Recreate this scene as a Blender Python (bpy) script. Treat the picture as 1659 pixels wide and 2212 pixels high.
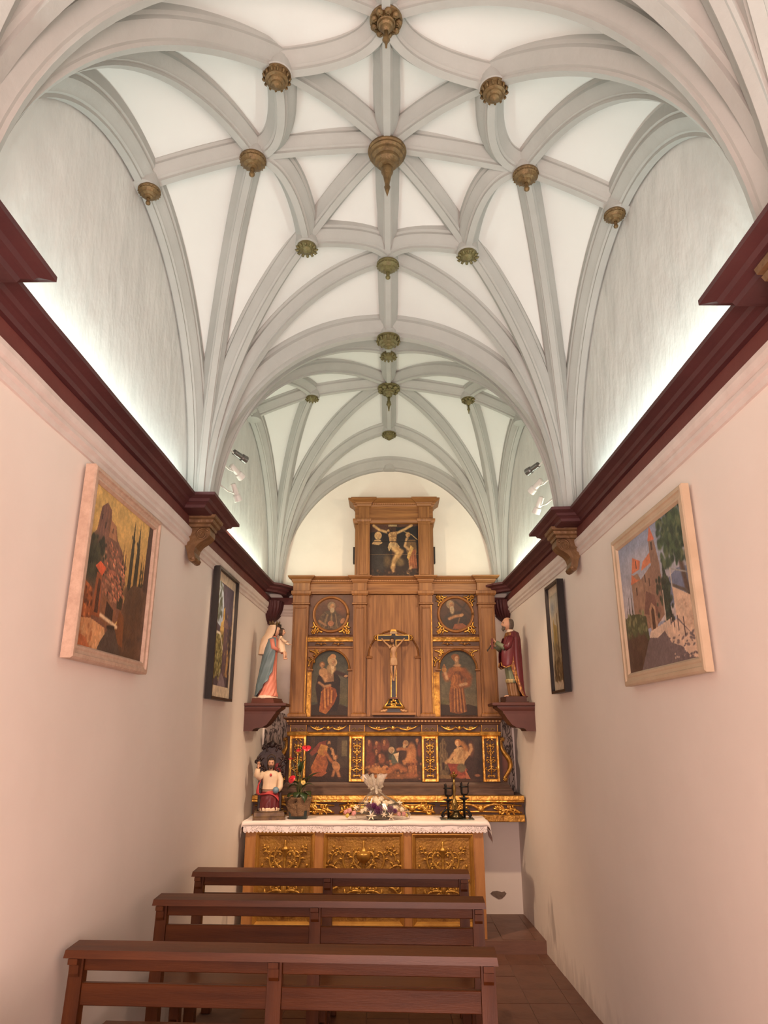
import bpy, bmesh, math, random
import numpy as np
from math import sin, cos, pi, sqrt, atan2, radians
from mathutils import Vector, Matrix
random.seed(7)
for o in list(bpy.data.objects): bpy.data.objects.remove(o)
COL = bpy.context.scene.collection
EYE = 1.6

# ---------------------------------------------------------------- camera
FPX = 1500.0
cam_d = bpy.data.cameras.new('camera'); cam = bpy.data.objects.new('camera', cam_d); COL.objects.link(cam)
cam_d.sensor_fit = 'HORIZONTAL'; cam_d.sensor_width = 36.0; cam_d.lens = 36.0*FPX/1659.0; cam_d.clip_start = 0.05
_t = math.atan2(1578-1106, FPX); _a = math.atan2((845-829.5)*cos(_t)/FPX, 1)
cam.location = (0, 0, EYE); cam.rotation_euler = (pi/2+_t, 0, _a)
bpy.context.scene.camera = cam

# ---------------------------------------------------------------- world, light, exposure
scn = bpy.context.scene
scn.view_settings.view_transform = 'Standard'; scn.view_settings.look = 'None'
scn.view_settings.gamma = 1.0; scn.view_settings.use_curve_mapping = False
scn.view_settings.exposure = 0.14
wd = bpy.data.worlds.new('world'); scn.world = wd; wd.use_nodes = True
wd.node_tree.nodes['Background'].inputs[0].default_value = (0.9, 0.85, 0.85, 1)
wd.node_tree.nodes['Background'].inputs[1].default_value = 0.05

XC = -0.012
def wh(Y, s=1):                  # half width of the chapel at depth Y, it narrows towards the altar
    return 1.235 if Y < 4.2 else 1.235 - (0.085 if s > 0 else 0.05)*min((Y-4.2)/2.6, 1.05)
def wx(s, Y, p=0.0): return XC + s*(wh(Y, s)-p)
LIPZ = EYE+1.315
YB = 6.78                        # back wall
YF = -1.12                       # front wall, behind the camera

def area(name, loc, rot, sx, sy, power, col, spread=pi):
    d = bpy.data.lights.new(name, 'AREA'); d.shape = 'RECTANGLE'; d.size = sx; d.size_y = sy
    d.energy = power; d.color = col; d.spread = spread
    o = bpy.data.objects.new(name, d); COL.objects.link(o); o.location = loc; o.rotation_euler = rot
    return o
LED = (0.86, 1.0, 0.93)
LED2 = (0.90, 1.0, 0.80)
LEDW = 5.3                        # watts per metre of cornice light
for s in (-1, 1):
    for (ya, yb) in ((YF+0.1, 1.25), (1.8, 3.85), (4.55, 6.35)):
        n = 2
        for k in range(n):
            y0 = ya+(yb-ya)*k/n; y1 = ya+(yb-ya)*(k+1)/n; ym = (y0+y1)/2
            pw = LEDW*(y1-y0)*(1.05 if ya > 4 else 1.0)
            area('cornice_light', (wx(s, ym, 0.088), ym, LIPZ+0.012), (0, pi-s*radians(25), 0), 0.03, (y1-y0), pw, LED if ya < 4 else LED2)
# daylight from the entrance behind the camera
area('entrance_daylight', (XC, YF+0.02, 1.15), (radians(-90), 0, pi), 1.3, 1.9, 138.0, (1.0, 0.70, 0.63))

# ---------------------------------------------------------------- materials
MATS = {}
def mat(name, c, c2=None, rough=0.6, metal=0.0, nscale=8.0, bump=0.0, bscale=30.0, stretch=None, detail=6, emit=None, estr=0, alpha=None, trans=0.0, spec=0.5, ramp=(0.35, 0.65), attr=None, coat=0.0, gen=False, ior=1.45, bdist=0.02):
    if name in MATS: return MATS[name]
    m = bpy.data.materials.new(name); m.use_nodes = True; nt = m.node_tree; b = nt.nodes['Principled BSDF']
    b.inputs['Roughness'].default_value = rough; b.inputs['Metallic'].default_value = metal
    b.inputs['Specular IOR Level'].default_value = spec; b.inputs['IOR'].default_value = ior
    b.inputs['Base Color'].default_value = (*c, 1)
    if coat: b.inputs['Coat Weight'].default_value = coat; b.inputs['Coat Roughness'].default_value = 0.25
    if trans: b.inputs['Transmission Weight'].default_value = trans
    if alpha is not None: b.inputs['Alpha'].default_value = alpha
    if emit: b.inputs['Emission Color'].default_value = (*emit, 1); b.inputs['Emission Strength'].default_value = estr
    tc = nt.nodes.new('ShaderNodeTexCoord'); vec = tc.outputs['Generated' if gen else 'Object']
    if stretch:
        mp = nt.nodes.new('ShaderNodeMapping'); mp.inputs['Scale'].default_value = stretch
        nt.links.new(vec, mp.inputs['Vector']); vec = mp.outputs[0]
    colout = None
    if attr:
        at = nt.nodes.new('ShaderNodeAttribute'); at.attribute_name = attr; colout = at.outputs['Color']
    if c2 is not None:
        n = nt.nodes.new('ShaderNodeTexNoise'); n.inputs['Scale'].default_value = nscale; n.inputs['Detail'].default_value = detail
        n.inputs['Roughness'].default_value = 0.6
        nt.links.new(vec, n.inputs['Vector'])
        r = nt.nodes.new('ShaderNodeValToRGB'); r.color_ramp.elements[0].position = ramp[0]; r.color_ramp.elements[1].position = ramp[1]
        r.color_ramp.elements[0].color = (*c, 1); r.color_ramp.elements[1].color = (*c2, 1)
        nt.links.new(n.outputs['Fac'], r.inputs['Fac'])
        if attr:
            mx = nt.nodes.new('ShaderNodeMix'); mx.data_type = 'RGBA'; mx.blend_type = 'MULTIPLY'; mx.inputs[0].default_value = 1.0
            nt.links.new(colout, mx.inputs[6]); nt.links.new(r.outputs[0], mx.inputs[7]); colout = mx.outputs[2]
        else: colout = r.outputs[0]
    if colout is not None: nt.links.new(colout, b.inputs['Base Color'])
    if bump:
        n2 = nt.nodes.new('ShaderNodeTexNoise'); n2.inputs['Scale'].default_value = bscale; n2.inputs['Detail'].default_value = 5
        nt.links.new(vec, n2.inputs['Vector'])
        bp = nt.nodes.new('ShaderNodeBump'); bp.inputs['Strength'].default_value = bump; bp.inputs['Distance'].default_value = bdist
        nt.links.new(n2.outputs['Fac'], bp.inputs['Height']); nt.links.new(bp.outputs[0], b.inputs['Normal'])
    MATS[name] = m
    return m

WALL = mat('wall_paint', (0.87, 0.785, 0.71), (0.83, 0.745, 0.67), 0.75, bump=0.12, bscale=6, nscale=1.5)
LUN = mat('lunette_plaster', (0.70, 0.70, 0.675), (0.62, 0.62, 0.60), 0.8, bump=0.55, bscale=5, nscale=3, stretch=(1, 1.5, 0.7), bdist=0.035)
WEB = mat('vault_plaster', (0.72, 0.73, 0.705), (0.695, 0.705, 0.68), 0.8, bump=0.1, bscale=6, nscale=2)
RIBM = mat('rib_paint', (0.435, 0.435, 0.41), (0.40, 0.40, 0.375), 0.7, bump=0.25, bscale=14, nscale=4)
REDF_ = mat('red_frieze_paint', (0.165, 0.042, 0.034), (0.135, 0.034, 0.028), 0.6, bump=0.2, bscale=10, nscale=4)
RED = mat('red_paint', (0.092, 0.027, 0.028), (0.070, 0.020, 0.022), 0.55, bump=0.2, bscale=10, nscale=4)
WHITEM = mat('white_moulding', (0.74, 0.66, 0.61), (0.66, 0.57, 0.52), 0.7, bump=0.3, bscale=12, nscale=5)
GOLD = mat('old_gilt', (0.50, 0.27, 0.055), (0.22, 0.10, 0.022), 0.36, 0.75, nscale=14, bump=0.3, bscale=40)
GOLDB = mat('bright_gilt', (0.72, 0.42, 0.10), (0.46, 0.23, 0.045), 0.3, 0.8, nscale=18, bump=0.2, bscale=40)
GILTBOSS = mat('boss_gilt', (0.20, 0.128, 0.052), (0.115, 0.072, 0.03), 0.42, 0.35, nscale=22, bump=0.4, bscale=50)
GILTBOSS2 = mat('boss_gilt_green', (0.19, 0.17, 0.07), (0.13, 0.105, 0.045), 0.45, 0.3, nscale=22, bump=0.4, bscale=50)

# ---------------------------------------------------------------- helpers
def setp(o, label=None, cat=None, group=None, kind=None):
    if label: o['label'] = label
    if cat: o['category'] = cat
    if group: o['group'] = group
    if kind: o['kind'] = kind
    return o
def empty(name, loc=(0, 0, 0), rz=0.0, label=None, cat=None, group=None, kind=None):
    o = bpy.data.objects.new(name, None); COL.objects.link(o); o.location = loc; o.rotation_euler = (0, 0, rz)
    o.empty_display_size = 0.05
    return setp(o, label, cat, group, kind)
class MB:
    def __init__(s): s.v = []; s.f = []
    def add(s, vs, fs):
        b = len(s.v); s.v += [tuple(p) for p in vs]; s.f += [tuple(i+b for i in f) for f in fs]; return s
    def box(s, x0, x1, y0, y1, z0, z1):
        return s.add([(x0,y0,z0),(x1,y0,z0),(x1,y1,z0),(x0,y1,z0),(x0,y0,z1),(x1,y0,z1),(x1,y1,z1),(x0,y1,z1)],
                     [(0,3,2,1),(4,5,6,7),(0,1,5,4),(1,2,6,5),(2,3,7,6),(3,0,4,7)])
    def cbox(s, x0, x1, y0, y1, z0, z1, c=0.004):
        # box with chamfered vertical + horizontal edges (front/back along y)
        rings = []
        for y, k in ((y0, c), (y0+c, 0), (y1-c, 0), (y1, c)):
            a, b2, d, e = x0+k, x1-k, z0+k, z1-k
            rings.append([(a,y,d),(b2,y,d),(b2,y,e),(a,y,e)])
        vs = [p for r in rings for p in r]; fs = [(0,1,2,3), (15,14,13,12)]
        for i in range(3):
            for j in range(4):
                k = (j+1) % 4; fs.append((4*i+k, 4*i+j, 4*i+4+j, 4*i+4+k))
        return s.add(vs, fs)
    def lathe(s, prof, seg=24, c=(0,0,0), axis='z', lobes=0, lobe_amp=0.0, ang=None):
        vs = []; n = len(prof)
        for (r, h) in prof:
            for k in range(seg):
                t = 2*pi*k/seg; rr = r*(1+lobe_amp*abs(sin(lobes*t/2)) - lobe_amp) if lobes else r
                x, y = rr*cos(t), rr*sin(t)
                if axis == 'z': p = (c[0]+x, c[1]+y, c[2]+h)
                elif axis == 'y': p = (c[0]+x, c[1]+h, c[2]+y)
                else: p = (c[0]+h, c[1]+x, c[2]+y)
                vs.append(p)
        fs = []
        for i in range(n-1):
            for k in range(seg):
                k2 = (k+1) % seg; fs.append((i*seg+k, i*seg+k2, (i+1)*seg+k2, (i+1)*seg+k))
        fs.append(tuple(range(seg))[::-1]); fs.append(tuple((n-1)*seg+k for k in range(seg)))
        return s.add(vs, fs)
    def tube(s, pts, rad, seg=8, cap=True):
        pts = [Vector(p) for p in pts]; n = len(pts)
        if not hasattr(rad, '__len__'): rad = [rad]*n
        vs = []; prev = None
        for i, p in enumerate(pts):
            t = (pts[min(i+1, n-1)]-pts[max(i-1, 0)])
            t = t.normalized() if t.length > 1e-9 else Vector((0,0,1))
            if prev is None:
                a = Vector((0,0,1)) if abs(t.z) < 0.9 else Vector((1,0,0))
                u = t.cross(a).normalized()
            else:
                u = prev - t*prev.dot(t); u = u.normalized() if u.length > 1e-6 else t.orthogonal().normalized()
            prev = u; w = t.cross(u)
            for k in range(seg):
                th = 2*pi*k/seg; vs.append(p+(u*cos(th)+w*sin(th))*rad[i])
        fs = []
        for i in range(n-1):
            for k in range(seg):
                k2 = (k+1) % seg; fs.append((i*seg+k, i*seg+k2, (i+1)*seg+k2, (i+1)*seg+k))
        if cap: fs.append(tuple(range(seg))[::-1]); fs.append(tuple((n-1)*seg+k for k in range(seg)))
        return s.add(vs, fs)
    def prism(s, poly, y0, y1):           # polygon in xz, extruded along y
        n = len(poly)
        vs = [(x, y0, z) for x, z in poly]+[(x, y1, z) for x, z in poly]
        fs = [tuple(range(n)), tuple(range(2*n-1, n-1, -1))]+[((i+1) % n, i, n+i, n+(i+1) % n) for i in range(n)]
        return s.add(vs, fs)
    def prismz(s, poly, z0, z1):
        n = len(poly)
        vs = [(x, y, z0) for x, y in poly]+[(x, y, z1) for x, y in poly]
        fs = [tuple(range(n-1, -1, -1)), tuple(range(n, 2*n))]+[(i, (i+1) % n, n+(i+1) % n, n+i) for i in range(n)]
        return s.add(vs, fs)
    def prismx(s, poly, x0, x1):          # polygon in yz
        n = len(poly)
        vs = [(x0, y, z) for y, z in poly]+[(x1, y, z) for y, z in poly]
        fs = [tuple(range(n-1, -1, -1)), tuple(range(n, 2*n))]+[(i, (i+1) % n, n+(i+1) % n, n+i) for i in range(n)]
        return s.add(vs, fs)
    def ell(s, c, r, seg=12, ring=8, rot=None):
        vs = []; fs = []
        R = rot if rot is not None else Matrix.Identity(3)
        for i in range(ring+1):
            ph = pi*i/ring
            for k in range(seg):
                t = 2*pi*k/seg
                p = R @ Vector((r[0]*sin(ph)*cos(t), r[1]*sin(ph)*sin(t), r[2]*cos(ph))); vs.append(Vector(c)+p)
        for i in range(ring):
            for k in range(seg):
                k2 = (k+1) % seg; fs.append((i*seg+k, (i+1)*seg+k, (i+1)*seg+k2, i*seg+k2))
        return s.add(vs, fs)
    def loft(s, rings, closed=True, cap=True):
        n = len(rings[0]); vs = [p for r in rings for p in r]; fs = []
        for i in range(len(rings)-1):
            for k in range(n if closed else n-1):
                k2 = (k+1) % n; fs.append((i*n+k, i*n+k2, (i+1)*n+k2, (i+1)*n+k))
        if cap and closed: fs.append(tuple(range(n))[::-1]); fs.append(tuple((len(rings)-1)*n+k for k in range(n)))
        return s.add(vs, fs)
    def xf(s, M):
        s.v = [tuple(M @ Vector(p)) for p in s.v]; return s
    def mesh(s, name):
        me = bpy.data.meshes.new(name); me.from_pydata([tuple(p) for p in s.v], [], s.f)
        bm = bmesh.new(); bm.from_mesh(me); bmesh.ops.remove_doubles(bm, verts=bm.verts, dist=1e-6)
        bmesh.ops.recalc_face_normals(bm, faces=bm.faces); bm.to_mesh(me); bm.free()
        return me
    def build(s, name, m, parent=None, smooth=False, loc=None, rot=None, autosm=None):
        me = s.mesh(name); me.materials.append(m)
        o = bpy.data.objects.new(name, me); COL.objects.link(o)
        if parent is not None: o.parent = parent
        if loc is not None: o.location = loc
        if rot is not None: o.rotation_euler = rot
        if smooth: shade(me, 180 if autosm is None else autosm)
        return o
def shade(me, ang=180):
    for p in me.polygons: p.use_smooth = True
    if ang < 180:
        bm = bmesh.new(); bm.from_mesh(me)
        for e in bm.edges:
            if len(e.link_faces) == 2: e.smooth = e.calc_face_angle(0) < radians(ang)
        bm.to_mesh(me); bm.free()
def dup(o, parent=None, loc=None, rz=None):
    c = o.copy(); COL.objects.link(c); c.parent = parent
    if loc is not None: c.location = loc
    if rz is not None: c.rotation_euler[2] = rz
    for ch in list(o.children): dup(ch, c)
    return c
def subsurf(o, lv=1):
    md = o.modifiers.new('sub', 'SUBSURF'); md.levels = lv; md.render_levels = lv
    return o

# ---------------------------------------------------------------- floor and step
TILE = mat('terracotta_tile', (0.175, 0.080, 0.052), (0.13, 0.058, 0.038), 0.42, bump=0.15, bscale=12, nscale=5, spec=0.4)
GROUT = mat('grout', (0.26, 0.175, 0.13), (0.20, 0.13, 0.10), 0.9)
ys = [YF-0.2+0.4*i for i in range(int((YB+0.4-YF)/0.4)+1)]
m = MB(); m.box(XC-1.55, XC+1.55, YF-0.4, YB+0.3, -0.2, -0.003)
floor = m.build('floor', GROUT); setp(floor, kind='structure')
TS = 0.247
tme = MB().box(-TS/2+0.002, TS/2-0.002, -TS/2+0.002, TS/2-0.002, -0.02, 0.0).mesh('tile'); tme.materials.append(TILE)
tme2 = MB().box(-TS/2+0.002, TS/2-0.002, -TS/2+0.002, TS/2-0.002, -0.02, 0.0015).mesh('tile_b'); tme2.materials.append(TILE)
def tile_at(x, y, z, par):
    o = bpy.data.objects.new('tile', random.choice((tme, tme2))); COL.objects.link(o); o.parent = par; o.location = (x, y, z+random.uniform(-0.0008, 0.0008))
STEPY = 5.97; STEPZ = 0.088
i = 0
y = STEPY-TS/2
while y > -1.3:
    for k in range(-7, 6):
        x = 0.84-TS/2+k*TS+TS
        if x+TS/2 < XC-wh(y)-0.02 or x-TS/2 > XC+wh(y)+0.02: continue
        tile_at(x, y, 0, floor)
    y -= TS
STEPM = mat('step_wood', (0.20, 0.095, 0.062), (0.155, 0.072, 0.048), 0.5, bump=0.1, nscale=4, stretch=(1, 8, 8))
stp = empty('altar_step', (0, STEPY, 0), kind='structure')
MB().box(XC-1.19, 1.165, 0.0, 0.022, -0.006, STEPZ).build('riser', STEPM, stp)
MB().box(XC-1.25, 1.20, 0.022, YB-STEPY+0.02, -0.006, STEPZ-0.003).build('step_core', GROUT, stp)
yy = 0.022+TS/2
while yy < 0.85:
    for k in range(-7, 6):
        x = 0.84-TS/2+k*TS+TS
        if x+TS/2 < XC-1.2 or x-TS/2 > XC+1.2: continue
        tile_at(x, yy, STEPZ, stp)
    yy += TS

# ---------------------------------------------------------------- walls
def stained_wall(name, c):
    # the wall paint with a damp grey stain near the step and light grime along the foot
    m = WALL.copy(); m.name = 'wall_paint_'+name; nt = m.node_tree; b = nt.nodes['Principled BSDF']; src = b.inputs['Base Color'].links[0].from_socket
    tc = nt.nodes.new('ShaderNodeTexCoord'); N = nt.nodes.new; K = nt.links.new
    mp = N('ShaderNodeMapping'); mp.vector_type = 'POINT'; mp.inputs['Location'].default_value = (-c[0]*1.0, -c[1]*2.6, -c[2]*1.9); mp.inputs['Scale'].default_value = (1.0, 2.6, 1.9); K(tc.outputs['Object'], mp.inputs[0])
    ln = N('ShaderNodeVectorMath'); ln.operation = 'LENGTH'; K(mp.outputs[0], ln.inputs[0])
    nz = N('ShaderNodeTexNoise'); nz.inputs['Scale'].default_value = 6; nz.inputs['Detail'].default_value = 6
    ms = N('ShaderNodeMapping'); ms.inputs['Scale'].default_value = (1, 2.2, 0.6); K(tc.outputs['Object'], ms.inputs[0]); K(ms.outputs[0], nz.inputs['Vector'])
    ad = N('ShaderNodeMath'); ad.operation = 'MULTIPLY_ADD'; ad.inputs[1].default_value = 1.3; K(nz.outputs['Fac'], ad.inputs[0]); K(ln.outputs['Value'], ad.inputs[2])
    r = N('ShaderNodeValToRGB'); r.color_ramp.elements[0].position = 0.72; r.color_ramp.elements[0].color = (0.6, 0.6, 0.6, 1); r.color_ramp.elements[1].position = 1.25; r.color_ramp.elements[1].color = (0, 0, 0, 1); K(ad.outputs[0], r.inputs[0])
    sx = N('ShaderNodeSeparateXYZ'); K(tc.outputs['Object'], sx.inputs[0]); g = N('ShaderNodeMath'); g.operation = 'MULTIPLY_ADD'; g.inputs[1].default_value = 1.6; K(sx.outputs['Z'], g.inputs[0]); K(nz.outputs['Fac'], g.inputs[2])
    r2 = N('ShaderNodeValToRGB'); r2.color_ramp.elements[0].position = 0.38; r2.color_ramp.elements[0].color = (0.45, 0.45, 0.45, 1); r2.color_ramp.elements[1].position = 0.75; r2.color_ramp.elements[1].color = (0, 0, 0, 1); K(g.outputs[0], r2.inputs[0])
    mxm = N('ShaderNodeMath'); mxm.operation = 'MAXIMUM'; K(r.outputs[0], mxm.inputs[0]); K(r2.outputs[0], mxm.inputs[1])
    mx = N('ShaderNodeMix'); mx.data_type = 'RGBA'; K(mxm.outputs[0], mx.inputs[0]); K(src, mx.inputs[6]); mx.inputs[7].default_value = (0.36, 0.30, 0.26, 1); K(mx.outputs[2], b.inputs['Base Color'])
    return m
def wall_side(s, name):
    m = MB(); ysamp = list(np.arange(YF-0.3, 4.21, 0.3))+list(np.arange(4.3, YB+0.31, 0.2))
    zs = [-0.1, 1.0, LIPZ-0.10]
    rings = []
    for y in ysamp:
        X = wx(s, y)
        rings.append([(X, y, z) for z in zs]+[(X+s*0.25, y, z) for z in zs[::-1]])
    m.loft(rings, closed=True, cap=True)
    o = m.build(name, stained_wall(name, (wx(s, 5.75), 5.75, 0.22) if s > 0 else (wx(s, 5.7), 5.7, 0.15))); setp(o, kind='structure')
    m = MB(); rings = []
    for y in ysamp:
        X = wx(s, y)
        rings.append([(X, y, z) for z in (LIPZ-0.10, 3.6, 4.75)]+[(X+s*0.25, y, z) for z in (4.75, 3.6, LIPZ-0.10)])
    m.loft(rings, closed=True, cap=True)
    p = m.build('lunette', LUN, o)
    return o
wall_left = wall_side(-1, 'wall_left'); wall_right = wall_side(1, 'wall_right')
wall_back = MB().box(XC-1.5, XC+1.5, YB, YB+0.25, -0.1, LIPZ-0.2).build('wall_back', WALL); setp(wall_back, kind='structure')
BACKUP = mat('back_plaster', (0.86, 0.83, 0.74), (0.80, 0.77, 0.68), 0.8, bump=0.15, bscale=5, nscale=2)
MB().box(XC-1.5, XC+1.5, YB, YB+0.25, LIPZ-0.2, 4.75).build('lunette', BACKUP, wall_back)
wf = MB(); wf.box(XC-1.5, XC-0.68, YF-0.25, YF, -0.1, 4.75); wf.box(XC+0.68, XC+1.5, YF-0.25, YF, -0.1, 4.75); wf.box(XC-0.68, XC+0.68, YF-0.25, YF, 2.15, 4.75)
o = wf.build('wall_front', WALL); setp(o, kind='structure')

# ---------------------------------------------------------------- vault
class Bay:
    def __init__(s, ya, sa, yb, sb): s.ya, s.sa, s.yb, s.sb = ya, sa, yb, sb
    def W(s, x, y, z):                  # x,y in bay metric coords (|x|<=1.235, |y|<=1.33), z above eye
        v = (y/1.33+1)/2; u = x/1.235
        Y = s.ya+(s.yb-s.ya)*v
        sg = 1 if u > 0 else -1
        X = XC+u*wh(Y, sg)
        sh = s.sa+(s.sb-s.sa)*v
        Y2 = Y+sh*X; X = XC+u*wh(Y2, sg)
        return Vector((X, Y2, EYE+z))
Z0 = 1.285; ZC = 2.87; ZD = 2.765; ZE = 2.54; ZH = 2.575
SX, SY = 1.125, 1.235
DX = {-1: -0.68, 1: 0.72}
def arc(p0, p1, z0, z1, n=26, pw=0.5):
    out = []
    for i in range(n+1):
        th = i/n*pi/2; t = 1-cos(th)       # denser at the springer
        out.append((p0[0]+(p1[0]-p0[0])*t, p0[1]+(p1[1]-p0[1])*t, z0+(z1-z0)*(1-(1-t)**2)**pw))
    return out
def lin(p0, p1, z0, z1, n=10, bulge=0.0):
    return [(p0[0]+(p1[0]-p0[0])*t, p0[1]+(p1[1]-p0[1])*t, z0+(z1-z0)*t+bulge*4*t*(1-t)) for t in [i/n for i in range(n+1)]]
def bez(p0, pc, p1, z0, z1, n=12, bulge=0.0):
    out = []
    for i in range(n+1):
        t = i/n; a, b, c = (1-t)**2, 2*t*(1-t), t*t
        out.append((a*p0[0]+b*pc[0]+c*p1[0], a*p0[1]+b*pc[1]+c*p1[1], z0+(z1-z0)*t+bulge*4*t*(1-t)))
    return out
BYN, BYF = -0.535, 0.575
def bend(pts, sx, sy):
    # shift the diagonal a little so that it runs through the boss of the ring
    by = BYN if sy < 0 else BYF; out = []
    for x, y, z in pts:
        ax = abs(x)
        yt = by*ax/0.474 if ax < 0.474 else by+(sy*SY-by)*(ax-0.474)/(SX-0.474)
        out.append((x, yt, z))
    return out
def bay_ribs(ring, y_ext=(True, True)):
    R = []
    for sx in (-1, 1):
        for sy in (-1, 1):
            S = (sx*SX, sy*SY)
            R.append(('diag', bend(arc(S, (0, 0), Z0, ZC, 34), sx, sy) if ring else arc(S, (0, 0), Z0, ZC, 34)))
            R.append(('terc', arc((sx*(SX+0.02), sy*(SY-0.03)), (DX[sx], 0), Z0, ZD)))
            R.append(('terc', arc((sx*(SX-0.03), sy*(SY+0.02)), (0, sy*0.775), Z0, ZD-0.005)))
            R.append(('form', arc((sx*1.205, sy*1.20), (sx*1.205, 0), Z0, ZE, 26, 0.5)))
            if ring:
                B = (sx*0.474, BYN if sy < 0 else BYF); zB = 2.705
                def ctl(a, b): return (a[0]*0.9+b[0]*0.1, a[1]*0.9+b[1]*0.1)
                D = (DX[sx], 0); G = (0, sy*0.775)
                cD = ctl((B[0], D[1]), ((B[0]+D[0])/2, (B[1]+D[1])/2)); cG = ctl((G[0], B[1]), ((B[0]+G[0])/2, (B[1]+G[1])/2))
                R.append(('ring', bez(B, cD, D, zB, ZD, 14, 0.02))); R.append(('ring', bez(B, cG, G, zB, ZD-0.005, 14, 0.02)))
        R.append(('ridge', lin((0, 0), (DX[sx], 0), ZC, ZD, 8, 0.01))); R.append(('ridge', lin((DX[sx], 0), (sx*1.205, 0), ZD, ZE, 8, 0.01)))
    for sy in (-1, 1):
        R.append(('ridge', lin((0, 0), (0, sy*0.775), ZC, ZD-0.005, 8, 0.01)))
        R.append(('ridge', lin((0, sy*0.775), (0, sy*1.33), ZD-0.005, ZH, 8, 0.01)))
    return R
def trans_arch(sy):
    a = arc((-1.135, sy*1.33), (0, sy*1.33), Z0, ZH, 26); b = [(-x, y, z) for x, y, z in a[::-1]]
    return a+b[1:]
PROF = [(-0.058, 0.115), (-0.058, 0.076), (-0.049, 0.068), (-0.052, 0.054), (-0.042, 0.038), (-0.028, 0.026), (-0.024, 0.016), (-0.015, 0.012), (-0.015, 0.0)]
PROF = PROF+[(-x, y) for x, y in PROF[::-1]]
def rib_mesh(bay, pts, sc=1.0, zoff=0.0):
    P = [bay.W(*p) for p in pts]; n = len(P); m = MB(); rings = []
    for i, p in enumerate(P):
        t = (P[min(i+1, n-1)]-P[max(i-1, 0)]).normalized()
        h = Vector((P[min(i+1, n-1)].x-P[max(i-1, 0)].x, P[min(i+1, n-1)].y-P[max(i-1, 0)].y, 0))
        h = h.normalized()
        side = Vector((h.y, -h.x, 0)); nn = side.cross(t).normalized()
        if nn.dot(Vector((h.x*-0.0, 0, 1))) < 0 and abs(t.z) < 0.9: nn = -nn
        # at steep parts nn points back against travel direction (towards the wall)
        if abs(t.z) >= 0.9 and nn.dot(-h*(1 if t.z > 0 else -1)) < 0: nn = -nn
        rings.append([p+side*(x*sc)+nn*(y*sc) for x, y in PROF])
    m.loft(rings, closed=True, cap=True)
    return m
def solve_web(ribs, off=0.085, N=132, iters=1600):
    z = np.full((N+1, N+1), 2.4); fix = np.zeros((N+1, N+1), bool)
    allr = ribs
    for kind, pts in allr:
        P = np.array(pts)
        for a, b in zip(P[:-1], P[1:]):
            pl = np.hypot(*(b-a)[:2]); k = max(2, int(pl/0.008)+1); oe = off*min(5.0, sqrt(1+(abs(b[2]-a[2])/max(pl, 1e-4))**2))
            for t in np.linspace(0, 1, k):
                q = a+(b-a)*t
                i = int(round((q[0]/1.235+1)/2*N)); j = int(round((q[1]/1.33+1)/2*N))
                i = min(max(i, 0), N); j = min(max(j, 0), N)
                zz = min(q[2]+oe, 2.6+0.4*off if kind == 'form' else 9)
                if kind == 'form': i = 0 if q[0] < 0 else N
                if fix[i, j]: z[i, j] = max(z[i, j], zz) if kind != 'form' else zz
                else: z[i, j] = zz; fix[i, j] = True
    zf = z.copy(); c = 0.00010
    # springer corners
    for i in (0, N):
        for j in (0, N): fix[i, j] = True; zf[i, j] = Z0-0.1
    z[~fix] = 2.55
    for it in range(iters):
        zp = np.pad(z, 1, mode='edge')
        zn = 0.25*(zp[:-2, 1:-1]+zp[2:, 1:-1]+zp[1:-1, :-2]+zp[1:-1, 2:])+c
        z = np.where(fix, zf, zn)
    return z
def web_mesh(bay, z):
    N = z.shape[0]-1; vs = []; fs = []
    for i in range(N+1):
        for j in range(N+1):
            vs.append(bay.W((i/N*2-1)*1.235*1.004, (j/N*2-1)*1.33, z[i, j]))
    for i in range(N):
        for j in range(N):
            a = i*(N+1)+j; fs.append((a, a+1, a+N+2, a+N+1))
    return vs, fs
bays = [(Bay(1.54, .08, 4.20, .08), True), (Bay(4.20, .08, YB-0.02, 0.0), False), (Bay(YF, 0.0, 1.54, .08), True)]
ceiling = empty('ceiling', (0, 0, 0), kind='structure')
Zcache = {}
for bi, (bay, ring) in enumerate(bays):
    R = bay_ribs(ring)
    if ring not in Zcache:
        Zcache[ring] = solve_web(R+[('tr', trans_arch(-1)), ('tr', trans_arch(1))])
    vs, fs = web_mesh(bay, Zcache[ring])
    m = MB(); m.add(vs, fs); o = m.build('web', WEB, ceiling, smooth=True)
    for kind, pts in R:
        if bi == 2 and kind in ('ring',) and pts[-1][1] < -0.3: continue
        sc = {'diag': 1.2, 'terc': 1.14, 'form': 1.2, 'ring': 1.18, 'ridge': 1.14}[kind]
        if bi == 1 and kind == 'ridge' and pts[0][1] > 0.7: continue       # no ridge between last boss and end arch
        rib_mesh(bay, pts, sc).build('rib', RIBM, ceiling, smooth=True, autosm=32)
    rib_mesh(bay, trans_arch(1), 1.6).build('rib', RIBM, ceiling, smooth=True, autosm=32)
    if bi == 2: rib_mesh(bay, trans_arch(-1), 1.6).build('rib', RIBM, ceiling, smooth=True, autosm=32)
    # round keystones where ribs meet
    keys = [(0, 0, ZC), (DX[1], 0, ZD), (DX[-1], 0, ZD), (0, 0.775, ZD), (0, -0.775, ZD), (1.19, 0, ZE), (-1.19, 0, ZE), (0, 1.33, ZH)]
    if ring: keys += [(sx*0.474, yy_, 2.705) for sx in (-1, 1) for yy_ in (BYN, BYF)]
    for kx, ky, kz in keys:
        MB().lathe([(0.062, 0.1), (0.066, 0.03), (0.066, 0.004), (0.054, -0.004)], 20).build('keystone', RIBM, ceiling, smooth=True, autosm=40, loc=bay.W(kx, ky, kz))

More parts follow.
